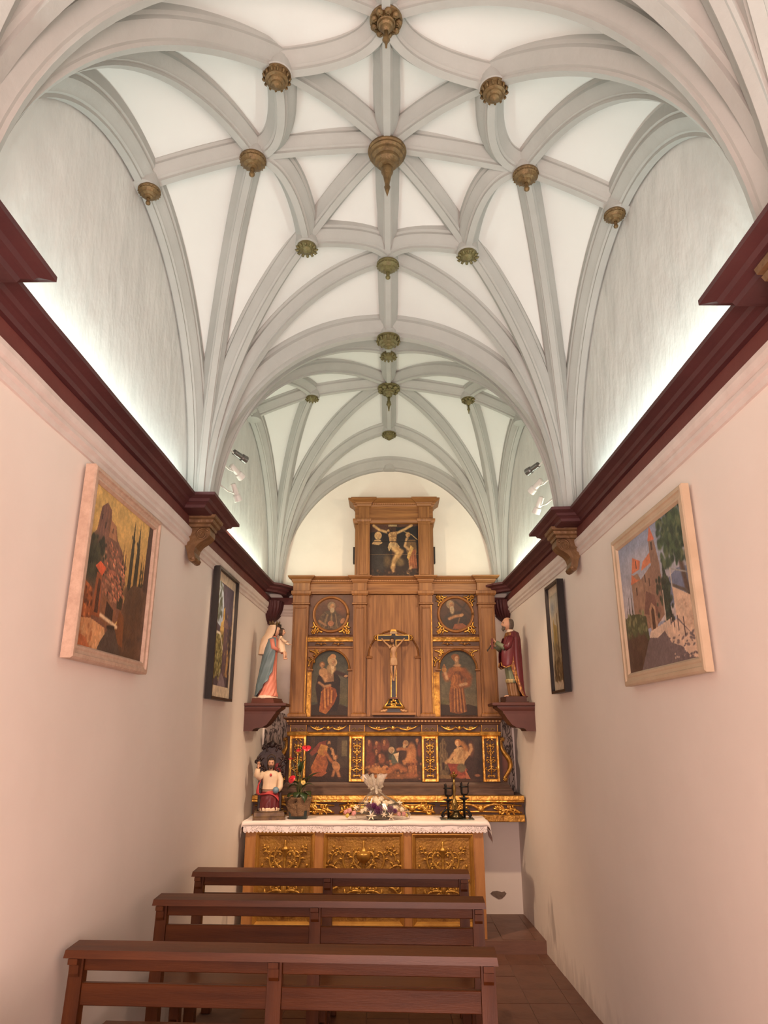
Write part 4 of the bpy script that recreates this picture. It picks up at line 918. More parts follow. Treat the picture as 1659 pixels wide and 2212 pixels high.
# drooping right and left ends
def droop(rings, side):
    base = rings[-1 if side > 0 else 0]; out = []
    for k, (dx, dz) in enumerate(((0.015, -0.004), (0.028, -0.022), (0.034, -0.05), (0.036, -0.075))):
        out.append([(x+side*dx*(1+0.25*sin(y*22)) if True else x, y, z+dz*(1+0.25*sin(y*13+1))) for x, y, z in base])
    return out
R_ = droop(rings, 1); L_ = droop(rings, -1)
allr = [[(max(x, -1.19), y, z) for x, y, z in r] for r in L_[::-1]]+rings+R_
m = MB(); m.loft(allr, closed=False); o = m.build('linen', CLOTH, cl, smooth=True); sd = o.modifiers.new('solid', 'SOLIDIFY'); sd.thickness = 0.0015
m = MB(); vs = []; fs = []; NL = 420
for i in range(NL+1):
    x = cx0+(cx1-cx0)*i/NL; wv = 0.0035*sin(x*17)+0.002*sin(x*41+1); sc_ = abs(sin(x*pi/0.030))
    zb = -0.064-0.012*sc_
    for j in range(4): vs.append((x, -0.0195+wv-0.001*j, -0.028+wv*0.3+(zb+0.028)*j/3))
for i in range(NL):
    for j in range(3): a = i*4+j; fs.append((a, a+4, a+5, a+1))
m.add(vs, fs); m.build('lace_hem', LACE, cl)
m = MB(); vs = []; fs = []
for i in range(61):
    y = -0.018+0.30*i/60; sc_ = abs(sin(y*pi/0.030))
    for j in range(4): vs.append((0.792+0.006*sin(y*22)+0.002*j, y, -0.082-0.02*sin(y*13+1)-(0.05+0.01*sc_)*j/3))
for i in range(60):
    for j in range(3): a = i*4+j; fs.append((a, a+4, a+5, a+1))
m.add(vs, fs); m.build('lace_hem', LACE, cl)

# ================================================================ figure helpers
SKINM = mat('painted_flesh', (0.55, 0.30, 0.19), (0.48, 0.25, 0.16), 0.45, nscale=20)
SKINL = mat('painted_flesh_pale', (0.62, 0.36, 0.24), (0.55, 0.31, 0.20), 0.42, nscale=20)
HAIRB = mat('painted_brown_hair', (0.075, 0.04, 0.025), (0.045, 0.025, 0.016), 0.5, nscale=30, stretch=(1, 1, 4), bump=0.4, bscale=60)
HAIRG = mat('painted_grey_hair', (0.14, 0.11, 0.085), (0.085, 0.065, 0.05), 0.5, nscale=30, stretch=(1, 1, 4), bump=0.4, bscale=60)
EYEM = mat('painted_eye', (0.03, 0.02, 0.015), (0.02, 0.015, 0.01), 0.3)
def robe(specs, seg=64, a0=None, a1=None, fold=True):
    """loft; each spec: z, cx, cy, rx, ry, amp, nf, ph.  angle 0 = front (-Y)"""
    rings = []
    for sp in specs:
        z, cx, cy, rx, ry = sp[:5]; amp, nf, ph = (list(sp[5:])+[0, 1, 0])[:3]
        ring = []
        N = seg if a0 is None else seg+1
        for k in range(N):
            t = 2*pi*k/seg if a0 is None else a0+(a1-a0)*k/seg
            f = 1+amp*(0.65*sin(nf*t+ph)+0.35*sin(nf*1.7*t+ph*2.1))
            ring.append((cx+rx*f*sin(t), cy-ry*f*cos(t), z))
        rings.append(ring)
    m = MB(); m.loft(rings, closed=(a0 is None), cap=True); return m
def interp_specs(sp, n):
    """smooth the spec list"""
    out = []
    for i in range(len(sp)-1):
        a, b = sp[i], sp[i+1]
        a = list(a)+[0, 1, 0][len(a)-5:] if len(a) < 8 else list(a); b = list(b)+[0, 1, 0][len(b)-5:] if len(b) < 8 else list(b)
        for k in range(n):
            t = k/n; t2 = t*t*(3-2*t)*0.5+t*0.5; out.append([a[0]+(b[0]-a[0])*t]+[a[q]+(b[q]-a[q])*t2 for q in range(1, 8)])
    out.append(b); return out
def head_build(par, c, r, skin, yaw=0.0, pitch=0.0, name='head'):
    m = MB(); seg, ring = 28, 22; vs = []; fs = []
    for i in range(ring+1):
        ph = pi*i/ring
        for k in range(seg):
            t = 2*pi*k/seg; n = Vector((sin(ph)*sin(t), -sin(ph)*cos(t), cos(ph)))
            p = Vector((n.x*0.76, n.y*0.92, n.z*1.08)); fr = max(0, -n.y)
            if n.z < 0: p.x *= 1-0.28*n.z*n.z; p.y = p.y*(1-0.10*abs(n.z)) if n.y < 0 else p.y*(1-0.3*n.z*n.z)
            g = lambda x0, z0, sx, sz: math.exp(-((n.x-x0)/sx)**2-((n.z-z0)/sz)**2)*(1 if n.y < 0 else 0)
            p.y -= 0.26*g(0, -0.13, 0.10, 0.14)+0.10*g(0, 0.08, 0.09, 0.2)+0.08*g(0, -0.72, 0.25, 0.16)+0.05*g(0, -0.46, 0.2, 0.07)+0.06*g(0, 0.3, 0.5, 0.1)
            p.y += 0.12*g(0.3, 0.08, 0.16, 0.11)+0.12*g(-0.3, 0.08, 0.16, 0.11)+0.04*g(0, -0.57, 0.2, 0.05)
            vs.append(p*r)
    for i in range(ring):
        for k in range(seg):
            k2 = (k+1) % seg; fs.append((i*seg+k, (i+1)*seg+k, (i+1)*seg+k2, i*seg+k2))
    m.add(vs, fs)
    for s in (-1, 1): m.ell((s*0.74*r, 0.08*r, -0.02*r), (0.10*r, 0.16*r, 0.24*r), 8, 6)
    o = m.build(name, skin, par, smooth=True); o.location = c; o.rotation_euler = (pitch, 0, yaw)
    e = MB()
    for s in (-1, 1): e.ell((s*0.27*r, -0.80*r, 0.08*r), (0.10*r, 0.06*r, 0.055*r), 8, 6)
    for s in (-1, 1): e.tube([(s*0.14*r, -0.90*r, 0.24*r), (s*0.30*r, -0.86*r, 0.28*r), (s*0.46*r, -0.74*r, 0.22*r)], [0.03*r, 0.04*r, 0.02*r], 6)
    setp(e.build('eyes', EYEM, o), kind='stuff')
    mo = MB(); mo.tube([(-0.2*r, -0.86*r, -0.50*r), (0, -0.95*r, -0.48*r), (0.2*r, -0.86*r, -0.50*r)], [0.02*r, 0.055*r, 0.02*r], 6); mo.build('mouth', mat('painted_lips', (0.36, 0.11, 0.085), (0.3, 0.09, 0.07), 0.4), o, smooth=True)
    return o
def hair_shell(par, r, m_, cut=-0.1, back=-1.2, beard=False, bald=False, long_=0.0):
    """hair cap around a head of radius r, child of the head"""
    seg, ring = 28, 18; m = MB(); vs = []; fs = []; keep = []
    for i in range(ring+1):
        ph = pi*i/ring
        for k in range(seg):
            t = 2*pi*k/seg; n = Vector((sin(ph)*sin(t), -sin(ph)*cos(t), cos(ph)))
            w = 1.06+0.05*sin(t*11+ph*3); p = Vector((n.x*0.80*w, n.y*0.97*w+0.03, n.z*1.10*w))
            if n.z < 0 and long_: p.z -= long_*(-n.z); p.x *= 1+0.2*long_*(-n.z)
            vs.append(p*r)
            front = -n.y
            ok = (front < 0.45+0.5*max(0, n.z-0.35)) if not bald else (front < 0.15 and n.z < 0.72)
            if n.z > 0.62 and not bald: ok = True
            if n.z < back: ok = False
            keep.append(ok)
    for i in range(ring):
        for k in range(seg):
            k2 = (k+1) % seg; f = (i*seg+k, (i+1)*seg+k, (i+1)*seg+k2, i*seg+k2)
            if all(keep[q] for q in f): fs.append(f)
    m.add(vs, fs)
    if beard:
        for k in range(9):
            x = (k-4)*0.13; m.tube([(x*r, -(0.80-0.5*x*x)*r, -0.52*r), (x*0.9*r, -(0.92-0.5*x*x)*r, -0.85*r), (x*0.5*r, -(0.80-0.3*x*x)*r, -(1.28-0.4*abs(x))*r)], [0.12*r, 0.14*r, 0.03*r], 7)
        m.tube([(-0.28*r, -0.80*r, -0.52*r), (0, -0.98*r, -0.36*r), (0.28*r, -0.80*r, -0.52*r)], [0.05*r, 0.06*r, 0.05*r], 6)
    o = m.build('hair', m_, par, smooth=True); sd = o.modifiers.new('s', 'SOLIDIFY'); sd.thickness = 0.05*r
    return o
def hand(par, p, d, up, size, skin, curl=0.4, name='hand'):
    """p wrist, d pointing direction, up = back of the hand"""
    d = Vector(d).normalized(); up = (Vector(up)-d*Vector(up).dot(d)).normalized(); s = d.cross(up); m = MB(); p = Vector(p); k = size
    R = Matrix((s, d, up)).transposed()
    m.ell(p+d*0.24*k, (0.20*k, 0.30*k, 0.10*k), 10, 8, R)
    for i, (off, ln) in enumerate(((-0.15, 0.40), (-0.05, 0.48), (0.05, 0.45), (0.15, 0.36))):
        a = p+d*0.45*k+s*off*k; c = curl
        b = a+(d*cos(c)-up*sin(c))*ln*0.5*k; e = b+(d*cos(2*c)-up*sin(2*c))*ln*0.5*k
        m.tube([a-d*0.08*k, b, e], [0.055*k, 0.05*k, 0.036*k], 7)
    a = p+d*0.12*k-s*0.16*k; m.tube([a, a+(d*0.6-s*0.6)*0.2*k, a+(d*0.95-s*0.45-up*0.3)*0.34*k], [0.07*k, 0.058*k, 0.04*k], 7)
    m.tube([p-d*0.15*k, p+d*0.15*k], [0.10*k, 0.11*k], 8)
    return m.build(name, skin, par, smooth=True)
def solidify(o, t): md = o.modifiers.new('solid', 'SOLIDIFY'); md.thickness = t; md.offset = 0; return o

# ================================================================ wall brackets
BRK = mat('bracket_paint', (0.078, 0.022, 0.016), (0.058, 0.017, 0.013), 0.45, nscale=5)
def bracket(s, y0, y1, label):
    xw = wx(s, (y0+y1)/2)+s*0.004; o = empty('wall_bracket', (xw, (y0+y1)/2, 1.60), label=label, cat='bracket')
    hy = (y1-y0)/2; sg = -s
    def rect(p, q, z): return [(0, -hy-q, z), (sg*p, -hy-q, z), (sg*p, hy+q, z), (0, hy+q, z)]
    MB().loft([rect(0.335, 0.02, 0.192), rect(0.345, 0.024, 0.198), rect(0.345, 0.024, 0.214), rect(0.335, 0.02, 0.218)], cap=True).build('shelf_board', BRK, o)
    MB().loft([rect(0.255, 0.0, 0.130), rect(0.262, 0.002, 0.15), rect(0.285, 0.008, 0.165), rect(0.305, 0.012, 0.18), rect(0.305, 0.012, 0.192)], cap=True).build('shelf_moulding', BRK, o)
    pr = [(0, -0.005), (0.075, -0.005), (0.085, 0.012), (0.105, 0.020), (0.15, 0.022), (0.19, 0.045), (0.225, 0.09), (0.25, 0.13), (0, 0.13)]
    MB().prism([(sg*x, z) for x, z in pr], -hy, hy).build('console', BRK, o)
    return o
bracket(-1, 5.96, 6.20, 'maroon wall bracket carrying the statue in a blue mantle')
bracket(1, 5.88, 6.12, 'maroon wall bracket carrying the statue in a burgundy cloak')
BTOP = 1.60+0.218

# ================================================================ statue of the mother and child
PLW = mat('plaster_white', (0.66, 0.50, 0.40), (0.58, 0.42, 0.33), 0.6, nscale=9, bump=0.5, bscale=20)
CREAM = mat('painted_cream', (0.72, 0.53, 0.37), (0.66, 0.47, 0.32), 0.45, nscale=6)
BLUE = mat('painted_blue', (0.125, 0.175, 0.195), (0.10, 0.145, 0.165), 0.42, nscale=6)
PINK = mat('painted_pink', (0.62, 0.22, 0.155), (0.54, 0.18, 0.125), 0.42, nscale=6)
PLINTH = mat('plinth_wood', (0.115, 0.035, 0.025), (0.085, 0.028, 0.02), 0.4, nscale=6)
st = empty('virgin_statue', (-1.045, 6.08, BTOP), radians(78), label='painted statue of a veiled woman in blue mantle and pink dress holding a child', cat='statue')
m = MB(); rmould(m, -0.115, 0.115, -0.10, 0.10, [(0, 0.0), (0, 0.012), (-0.006, 0.014), (-0.006, 0.024), (-0.012, 0.027), (-0.012, 0.040)]); m.build('plinth', PLINTH, st)
m = robe([(0.038, 0, 0.005, .105, .088, .04, 7, 0), (0.052, 0, 0.005, .102, .086, .05, 6, 1), (0.068, 0, 0.006, .085, .07, .06, 5, 2)]); m.build('rock_base', PLW, st, smooth=True)
dress = interp_specs([(0.056, 0, 0.0, .086, .084, .07, 13, 0), (0.10, 0, 0.0, .080, .070, .08, 12, .3), (0.22, 0, -.006, .068, .056, .085, 10, .6), (0.36, 0, -.016, .058, .046, .06, 10, .9), (0.445, 0, -.026, .050, .040, .02, 8, 1), (0.50, 0, -.028, .056, .042, .02, 8, 1), (0.545, 0, -.026, .052, .034, .0, 8, 1), (0.565, 0, -.028, .022, .020, 0, 8, 1)], 6)
robe(dress).build('dress', PINK, st, smooth=True)
robe([(0.436, 0, -.027, .054, .045), (0.45, 0, -.027, .054, .045)]).build('belt', mat('painted_belt', (0.30, 0.09, 0.06), (0.25, 0.07, 0.05), 0.4), st, smooth=True)
mant = interp_specs([(0.058, 0, .010, .100, .098, .05, 11, 0), (0.14, 0, .010, .094, .090, .06, 11, .4), (0.26, 0, .004, .086, .076, .06, 10, .9), (0.38, 0, -.006, .080, .064, .05, 9, 1.4), (0.46, 0, -.014, .076, .058, .03, 8, 1.6), (0.53, 0, -.018, .064, .048, .01, 8, 1.6), (0.548, 0, -.020, .050, .04, 0, 8, 1.6)], 6)
def mantle_mesh():
    rings = []
    for q in mant:
        z = q[0]; a1 = 222+np.interp(z, [.058, .10, .13, .15, .19, .21, .26, .45, .55], [14, 30, 50, 44, 78, 72, 94, 108, 110]); a0 = 75; ring = []
        for k in range(61):
            t = radians(a0+(a1-a0)*k/60); e = max(0, k-54)/6; f = 1+q[5]*(0.65*sin(q[6]*t+q[7])+0.35*sin(q[6]*1.7*t+q[7]*2.1))+.10*e*e
            ring.append((q[1]+q[3]*f*sin(t), q[2]-q[4]*f*cos(t), z))
        rings.append(ring)
    return MB().loft(rings, closed=False)
o = mantle_mesh().build('mantle', BLUE, st, smooth=True); solidify(o, 0.006)
hd = head_build(st, (0, -.040, .612), .046, SKINL, 0.1, 0.22)
hair_shell(hd, .046, HAIRB)
veil = interp_specs([(0.405, 0, .052, .056, .046, .05, 8, 0), (0.47, 0, .034, .066, .058, .04, 8, .5), (0.54, 0, .012, .064, .064, .03, 7, 1), (0.59, 0, -.012, .052, .058, .02, 6, 1), (0.63, 0, -.024, .049, .052, 0, 6, 1), (0.652, 0, -.026, .040, .042, 0, 6, 1), (0.665, 0, -.026, .022, .024, 0, 6, 1), (0.668, 0, -.026, .004, .004, 0, 6, 1)], 6)
o = robe(veil, 48, radians(50), radians(310)).build('veil', CREAM, st, smooth=True); solidify(o, 0.006)
m = MB(); cr = 0.036
m.lathe([(cr, .655), (cr+.003, .66), (cr, .667)], 20, (0, -.030, 0))
for k in range(8):
    t = k*pi/4; m.tube([(cr*sin(t), -.030-cr*cos(t), .662), (1.25*cr*sin(t), -.030-1.25*cr*cos(t), .682), (1.32*cr*sin(t), -.030-1.32*cr*cos(t), .694)], [.006, .008, .002], 6)
    m.tube([(cr*sin(t), -.030-cr*cos(t), .664), (1.2*cr*sin(t+.39), -.030-1.2*cr*cos(t+.39), .678)], [.005, .004], 5)
m.build('crown', GILTBOSS, st, smooth=True)
# the child on her left arm
ch = interp_specs([(0.425, .020, -.098, .030, .036, .05, 7, 0), (0.47, .018, -.094, .032, .032, .05, 7, .5), (0.52, .018, -.090, .030, .026, .02, 7, 1), (0.552, .018, -.088, .020, .018, 0, 7, 1), (0.566, .018, -.088, .012, .012, 0, 7, 1)], 5)
child = robe(ch, 40).build('child', CREAM, st, smooth=True); child['label'] = 'child in a cream tunic with one arm raised'
c2 = head_build(child, (.020, -.092, .598), .030, SKINL, 0.15, 0.0); hair_shell(c2, .030, HAIRB)
m = MB(); m.tube([(-.006, -.10, .54), (-.016, -.135, .515), (-.018, -.152, .512)], [.014, .011, .009], 8); m.tube([(.044, -.092, .54), (.052, -.12, .51), (.05, -.15, .495)], [.014, .011, .009], 8); m.build('sleeve', CREAM, child, smooth=True)
hand(child, (-.018, -.152, .512), (0, -1, .3), (0, 0, 1), .034, SKINL, .2); hand(child, (.05, -.15, .495), (0, -1, .1), (0, 0, 1), .034, SKINL, .3)
m = MB(); m.tube([(.012, -.122, .43), (.006, -.132, .40), (.0, -.13, .375)], [.014, .011, .009], 8); m.tube([(.038, -.122, .43), (.036, -.13, .40), (.034, -.128, .38)], [.014, .011, .009], 8); m.ell((0, -.138, .37), (.009, .016, .008)); m.ell((.034, -.136, .374), (.009, .016, .008)); m.build('legs', SKINL, child, smooth=True)
m = MB()
for k in range(5): m.tube([(.02, -.08, .632), (.02+.012*(k-2), -.072, .655), (.02+.018*(k-2), -.07, .672)], [.004, .005, .002], 6)
m.build('halo_rays', mat('dark_metal', (0.05, 0.04, 0.035), (0.04, 0.03, 0.025), 0.45, 0.6), child)
m = MB(); m.tube([(.052, -.03, .53), (.062, -.06, .47), (.04, -.10, .425)], [.022, .020, .016], 10); m.tube([(-.052, -.03, .53), (-.06, -.05, .46), (-.03, -.085, .44)], [.022, .020, .016], 10); m.build('sleeves', PINK, st, smooth=True)
hand(st, (.04, -.098, .424), (-.6, -.5, .1), (0, -.2, -1), .05, SKINL, .3); hand(st, (-.03, -.084, .44), (.7, -.5, .1), (0, -1, .2), .05, SKINL, .5)

# ================================================================ statue of the bearded saint
BURG = mat('painted_burgundy', (0.125, 0.016, 0.022), (0.095, 0.012, 0.017), 0.36, nscale=6)
GREENT = mat('painted_green', (0.15, 0.165, 0.10), (0.115, 0.13, 0.08), 0.45, nscale=8)
TRIM = mat('painted_gold_trim', (0.40, 0.19, 0.05), (0.16, 0.055, 0.025), 0.38, 0.35, nscale=55, ramp=(0.45, 0.55))
sp = empty('saint_statue', (1.02, 6.0, BTOP), radians(-84), label='painted statue of a bearded saint in burgundy cloak with gold trim and green tunic', cat='statue')
m = MB(); m.cbox(-.105, .105, -.10, .10, 0, .010, .003); m.cbox(-.092, .092, -.088, .088, .010, .050, .004); m.build('plinth', mat('dark_plinth', (0.06, 0.022, 0.018), (0.04, 0.016, 0.014), 0.4, nscale=6), sp)
rb = interp_specs([(0.048, 0, .028, .070, .050, .06, 11, 0), (0.10, 0, .018, .066, .052, .07, 11, .3), (0.19, 0, .004, .072, .060, .06, 10, .5), (0.32, 0, -.004, .076, .066, .06, 10, .8), (0.44, 0, -.004, .078, .064, .05, 9, 1), (0.52, 0, .0, .078, .058, .02, 9, 1), (0.575, 0, .006, .058, .044, 0, 9, 1), (0.595, 0, .004, .026, .024, 0, 9, 1)], 6)
robe([[q[0], q[1], q[2], q[3]*.88, q[4]*.88]+list(q[5:]) for q in rb if q[0] > .15]).build('tunic', GREENT, sp, smooth=True)
robe(interp_specs([(0.16, 0, -.002, .058, .050, .05, 12, 0), (0.186, 0, -.002, .066, .056, .05, 12, 0), (0.192, 0, -.002, .060, .050, .05, 12, 0)], 3)).build('tunic_hem', mat('painted_hem', (0.42, 0.33, 0.16), (0.30, 0.22, 0.10), 0.4, nscale=30), sp, smooth=True)
cloak = [(q[0], 0, q[2]+.012, q[3]*1.10, q[4]*1.16, .06, 10, q[7]) for q in rb]
cloak[0] = (0.05, 0, .050, .078, .066, .06, 10, 0)
def cloak_mesh(edge_only=0):
    rings = []
    for q in interp_specs(cloak, 2):
        z = q[0]
        if edge_only and z > .40: continue
        op = np.interp(z, [.05, .10, .2, .3, .42, .55], [112, 96, 76, 60, 50, 46]); a0, a1 = op, 360-op
        if edge_only > 0: a1 = a0+26; a0 -= 1.5
        if edge_only < 0: a0 = a1-26; a1 += 1.5
        k_ = 1.035 if edge_only else 1.0; n = 60 if not edge_only else 8; ring = []
        for k in range(n+1):
            t = radians(a0+(a1-a0)*k/n); f = (1+q[5]*(0.65*sin(q[6]*t+q[7])+0.35*sin(q[6]*1.7*t+q[7]*2.1)))*k_
            ring.append((q[1]+q[3]*f*sin(t), q[2]-q[4]*f*cos(t), z))
        rings.append(ring)
    return MB().loft(rings, closed=False)
solidify(cloak_mesh().build('cloak', BURG, sp, smooth=True), .007)
for e_ in (1, -1): solidify(cloak_mesh(e_).build('gold_border', TRIM, sp, smooth=True), .004)
robe(interp_specs([(0.05, 0, .012, .050, .048, .07, 11, 0), (0.12, 0, .004, .052, .048, .08, 11, .4), (0.20, 0, 0, .056, .050, .06, 10, .8)], 5)).build('under_robe', mat('painted_ochre_robe', (0.20, 0.10, 0.04), (0.15, 0.07, 0.03), 0.45, nscale=10), sp, smooth=True)
# capelet folds over both arms
for s in (-1, 1):
    m = MB(); m.loft([[(s*.076, .02, .545), (s*.092, .0, .45), (s*.094, -.01, .34), (s*.086, -.02, .30)], [(s*.070, -.030, .55), (s*.094, -.05, .45), (s*.094, -.062, .34), (s*.082, -.07, .285)], [(s*.046, -.056, .545), (s*.070, -.085, .44), (s*.066, -.096, .35), (s*.056, -.096, .30)], [(s*.030, -.060, .53), (s*.048, -.092, .44), (s*.040, -.098, .37), (s*.032, -.096, .33)]], closed=False)
    subsurf(solidify(m.build('cloak_sleeve', BURG, sp, smooth=True), .006), 2)
    m = MB(); m.tube([(s*.086, -.024, .298), (s*.082, -.072, .283), (s*.056, -.098, .298), (s*.032, -.098, .328)], .006, 6); m.build('gold_hem', TRIM, sp, smooth=True)
robe(interp_specs([(0.530, 0, .004, .078, .060, .02, 9, 1), (0.572, 0, .008, .064, .050, 0, 9, 1), (0.588, 0, .006, .046, .036, 0, 9, 1)], 4)).build('collar_trim', TRIM, sp, smooth=True)
robe([(0.580, 0, .004, .050, .040), (0.596, 0, .002, .040, .033), (0.606, 0, 0, .030, .027)]).build('white_collar', mat('painted_white', (0.72, 0.58, 0.46), (0.66, 0.52, 0.4), 0.5), sp, smooth=True)
MB().tube([(0, .004, .585), (0, -.006, .625)], [.026, .024], 12).build('neck', SKINM, sp, smooth=True)
hd = head_build(sp, (0, -.016, .655), .052, SKINM, 0.05, 0.0); hair_shell(hd, .052, HAIRG, beard=True, bald=True, back=-.85)
for s, tgt in ((-1, (-.030, -.125, .468)), (1, (.028, -.128, .492))):
    MB().tube([(s*.070, -.01, .535), (s*.084, -.045, .46), (s*.078, -.075, .44)], [.030, .030, .027], 12).build('upper_sleeve', BURG, sp, smooth=True); MB().tube([(s*.078, -.07, .442), tgt], [.024, .019], 12).build('sleeve', GREENT, sp, smooth=True)
hand(sp, (.028, -.128, .492), (-.35, -.6, .6), (0, -1, -.3), .058, SKINM, .5); hand(sp, (-.030, -.125, .468), (.2, -.9, .2), (0, 0, -1), .058, SKINM, .3)
m = MB(); m.cbox(-.004, .006, -.168, -.150, .44, .53, .002); m.build('book', mat('book_red', (0.13, 0.03, 0.022), (0.1, 0.02, 0.02), 0.4), sp)
m = MB(); m.tube([(-.02, -.165, .475), (-.02, -.200, .425)], .005, 8); m.tube([(-.02, -.160, .48), (-.036, -.15, .49), (-.02, -.14, .50), (-.004, -.15, .49), (-.02, -.160, .48)], .004, 6); m.box(-.022, -.006, -.202, -.192, .428, .440); m.build('key', mat('dark_metal', (0.05, 0.04, 0.035)), sp)
MB().ell((-.018, -.04, .052), (.018, .035, .012)).build('foot', SKINM, sp, smooth=True)

# ================================================================ seated statue on the altar
CT = CZ-0.0035                                   # top of the cloth
RDRAPE = mat('painted_red_drape', (0.50, 0.055, 0.06), (0.40, 0.04, 0.045), 0.36, nscale=6)
DRED = mat('painted_dark_red', (0.125, 0.016, 0.02), (0.09, 0.012, 0.016), 0.36, nscale=6)
IVORY = mat('painted_ivory', (0.66, 0.50, 0.35), (0.58, 0.42, 0.29), 0.45, nscale=8)
THR = mat('throne_wood', (0.028, 0.010, 0.008), (0.016, 0.007, 0.006), 0.45, nscale=10, bump=0.3)
cs = empty('seated_statue', (-1.0, 6.14, CT), radians(10), label='small statue of a seated bearded figure in white and red on a dark throne', cat='statue')
m = MB(); rmould(m, -.118, .118, -.095, .095, [(.012, 0), (.012, .022), (.004, .028), (.002, .055), (-.006, .060), (-.006, .064)]); m.build('plinth', mat('gilt_brown_plinth', (0.15, 0.085, 0.035), (0.075, 0.04, 0.02), 0.4, 0.2, nscale=18, ramp=(.4, .6)), cs)
m = MB(); m.cbox(-.098, -.070, -.045, .085, .064, .225, .006); m.build('throne_side', THR, cs); m = MB(); m.cbox(.070, .098, -.045, .085, .064, .205, .006); m.build('throne_side', THR, cs)
m = MB(); m.box(-.07, .07, -.02, .085, .064, .20); m.build('throne_seat', THR, cs)
# carved back: lobed outline
out = []
for k in range(56):
    t = 2*pi*k/56; rr = 1+0.10*abs(sin(4*t+.3)); x = .115*rr*cos(t); z = .395+.165*rr*sin(t)
    out.append((x, z))
MB().prism(out, .055, .085).build('throne_back', THR, cs)
m = MB()
for s in (-1, 1):
    scroll(m, s*.03, .30, radians(90-s*25), .16, .9, .012, .050, -s); scroll(m, s*.07, .40, radians(90-s*10), .14, .9, .011, .050, -s); scroll(m, s*.035, .52, radians(90-s*40), .09, .9, .010, .050, s); scroll(m, s*.10, .35, radians(90+s*10), .12, .9, .010, .052, s)
    m.ell((s*.105, .055, .46), (.018, .014, .018)); m.ell((s*.07, .055, .545), (.016, .012, .016))
m.build('throne_carving', THR, cs, smooth=True)['kind'] = 'stuff'; m = MB(); m.ell((0, .05, .570), (.025, .014, .024)); m.tube([(-.04, .055, .575), (0, .05, .592), (.04, .055, .575)], [.006, .012, .006], 8); m.build('throne_crest', THR, cs, smooth=True)
m = MB(); m.ell((.055, .052, .37), (.035, .008, .055), 14, 10); m.build('throne_cushion', mat('red_velvet', (0.16, 0.014, 0.018), (0.11, 0.01, 0.014), 0.8), cs, smooth=True)
# body: torso, lap, legs as lofts
tor = interp_specs([(.175, 0, .010, .070, .052, .02, 9, 0), (.22, 0, .010, .066, .048, .03, 10, .4), (.27, 0, .014, .062, .042, .03, 10, .8), (.325, 0, .018, .070, .042, .01, 9, 1), (.355, 0, .020, .058, .036, 0, 9, 1), (.372, 0, .020, .024, .022, 0, 9, 1)], 5)
robe(tor).build('tunic', IVORY, cs, smooth=True)
robe([(.218, 0, .010, .070, .052), (.226, 0, .010, .070, .052)]).build('sash', mat('painted_sash', (0.22, 0.10, 0.06), (0.18, 0.08, 0.05), 0.45), cs, smooth=True)
lap = interp_specs([(.070, 0, -.050, .078, .040, .09, 12, 0), (.11, 0, -.048, .076, .042, .08, 12, .3), (.165, 0, -.042, .076, .046, .05, 11, .6), (.195, 0, -.030, .074, .050, .03, 10, .8), (.208, 0, -.012, .066, .046, .02, 10, .8), (.212, 0, 0, .05, .03, 0, 10, .8)], 5)
robe(lap).build('robe_skirt', DRED, cs, smooth=True)
robe(interp_specs([(.064, 0, -.056, .076, .040, .10, 15, 0), (.080, 0, -.054, .078, .041, .12, 15, .5), (.092, 0, -.052, .070, .036, .10, 15, .8)], 3)).build('tunic_hem', IVORY, cs, smooth=True)
m = MB(); m.loft([[(-.075, .03, .30), (-.095, -.005, .28), (-.088, -.04, .235)], [(-.105, .02, .235), (-.112, -.03, .225), (-.095, -.065, .205)], [(-.115, .01, .195), (-.112, -.05, .185), (-.075, -.088, .19)], [(-.095, -.02, .175), (-.070, -.085, .185), (-.02, -.094, .205)], [(-.03, -.05, .208), (0, -.086, .205), (.035, -.092, .185)], [(.0, -.03, .215), (.04, -.07, .200), (.065, -.090, .15)], [(.03, -.02, .212), (.07, -.06, .185), (.078, -.085, .125)]], closed=False)
subsurf(solidify(m.build('red_drape', RDRAPE, cs, smooth=True), .010), 2)
m = MB(); m.loft([[(-.08, .04, .31), (-.06, .0, .325)], [(-.105, .035, .24), (-.10, -.02, .25)], [(-.11, .02, .19), (-.11, -.04, .20)]], closed=False); subsurf(solidify(m.build('drape_fold', RDRAPE, cs, smooth=True), .012), 2)
MB().tube([(0, .02, .36), (0, .016, .40)], [.020, .018], 10).build('neck', SKINM, cs, smooth=True)
hd = head_build(cs, (0, .008, .425), .036, SKINM, -.05, 0.05); hair_shell(hd, .036, HAIRB, beard=True, long_=.7)
o = ring_arc(0, .455, .034, .038, .035, .041, radians(-20), radians(200), 30).build('halo', GILTBOSS, cs)
MB().tube([(-.058, .016, .345), (-.095, .0, .315), (-.112, -.020, .335), (-.108, -.026, .385)], [.026, .028, .027, .020], 10).build('sleeve', IVORY, cs, smooth=True)
MB().tube([(.058, .016, .345), (.082, .0, .29), (.080, -.03, .24), (.066, -.058, .222)], [.026, .026, .024, .018], 10).build('sleeve', IVORY, cs, smooth=True)
hand(cs, (-.105, -.026, .392), (.1, -.1, 1), (.2, 1, 0), .056, SKINM, .15); hand(cs, (.066, -.060, .222), (-.3, -.8, -.2), (0, 0, 1), .05, SKINM, .5)
MB().ell((.045, -.085, .222), (.026, .026, .026), 16, 12).build('blue_orb', mat('painted_sky_blue', (0.14, 0.22, 0.28), (0.11, 0.18, 0.24), 0.35), cs, smooth=True)
MB().ell((0, -.028, .335), (.010, .008, .012)).build('heart', RDRAPE, cs, smooth=True)

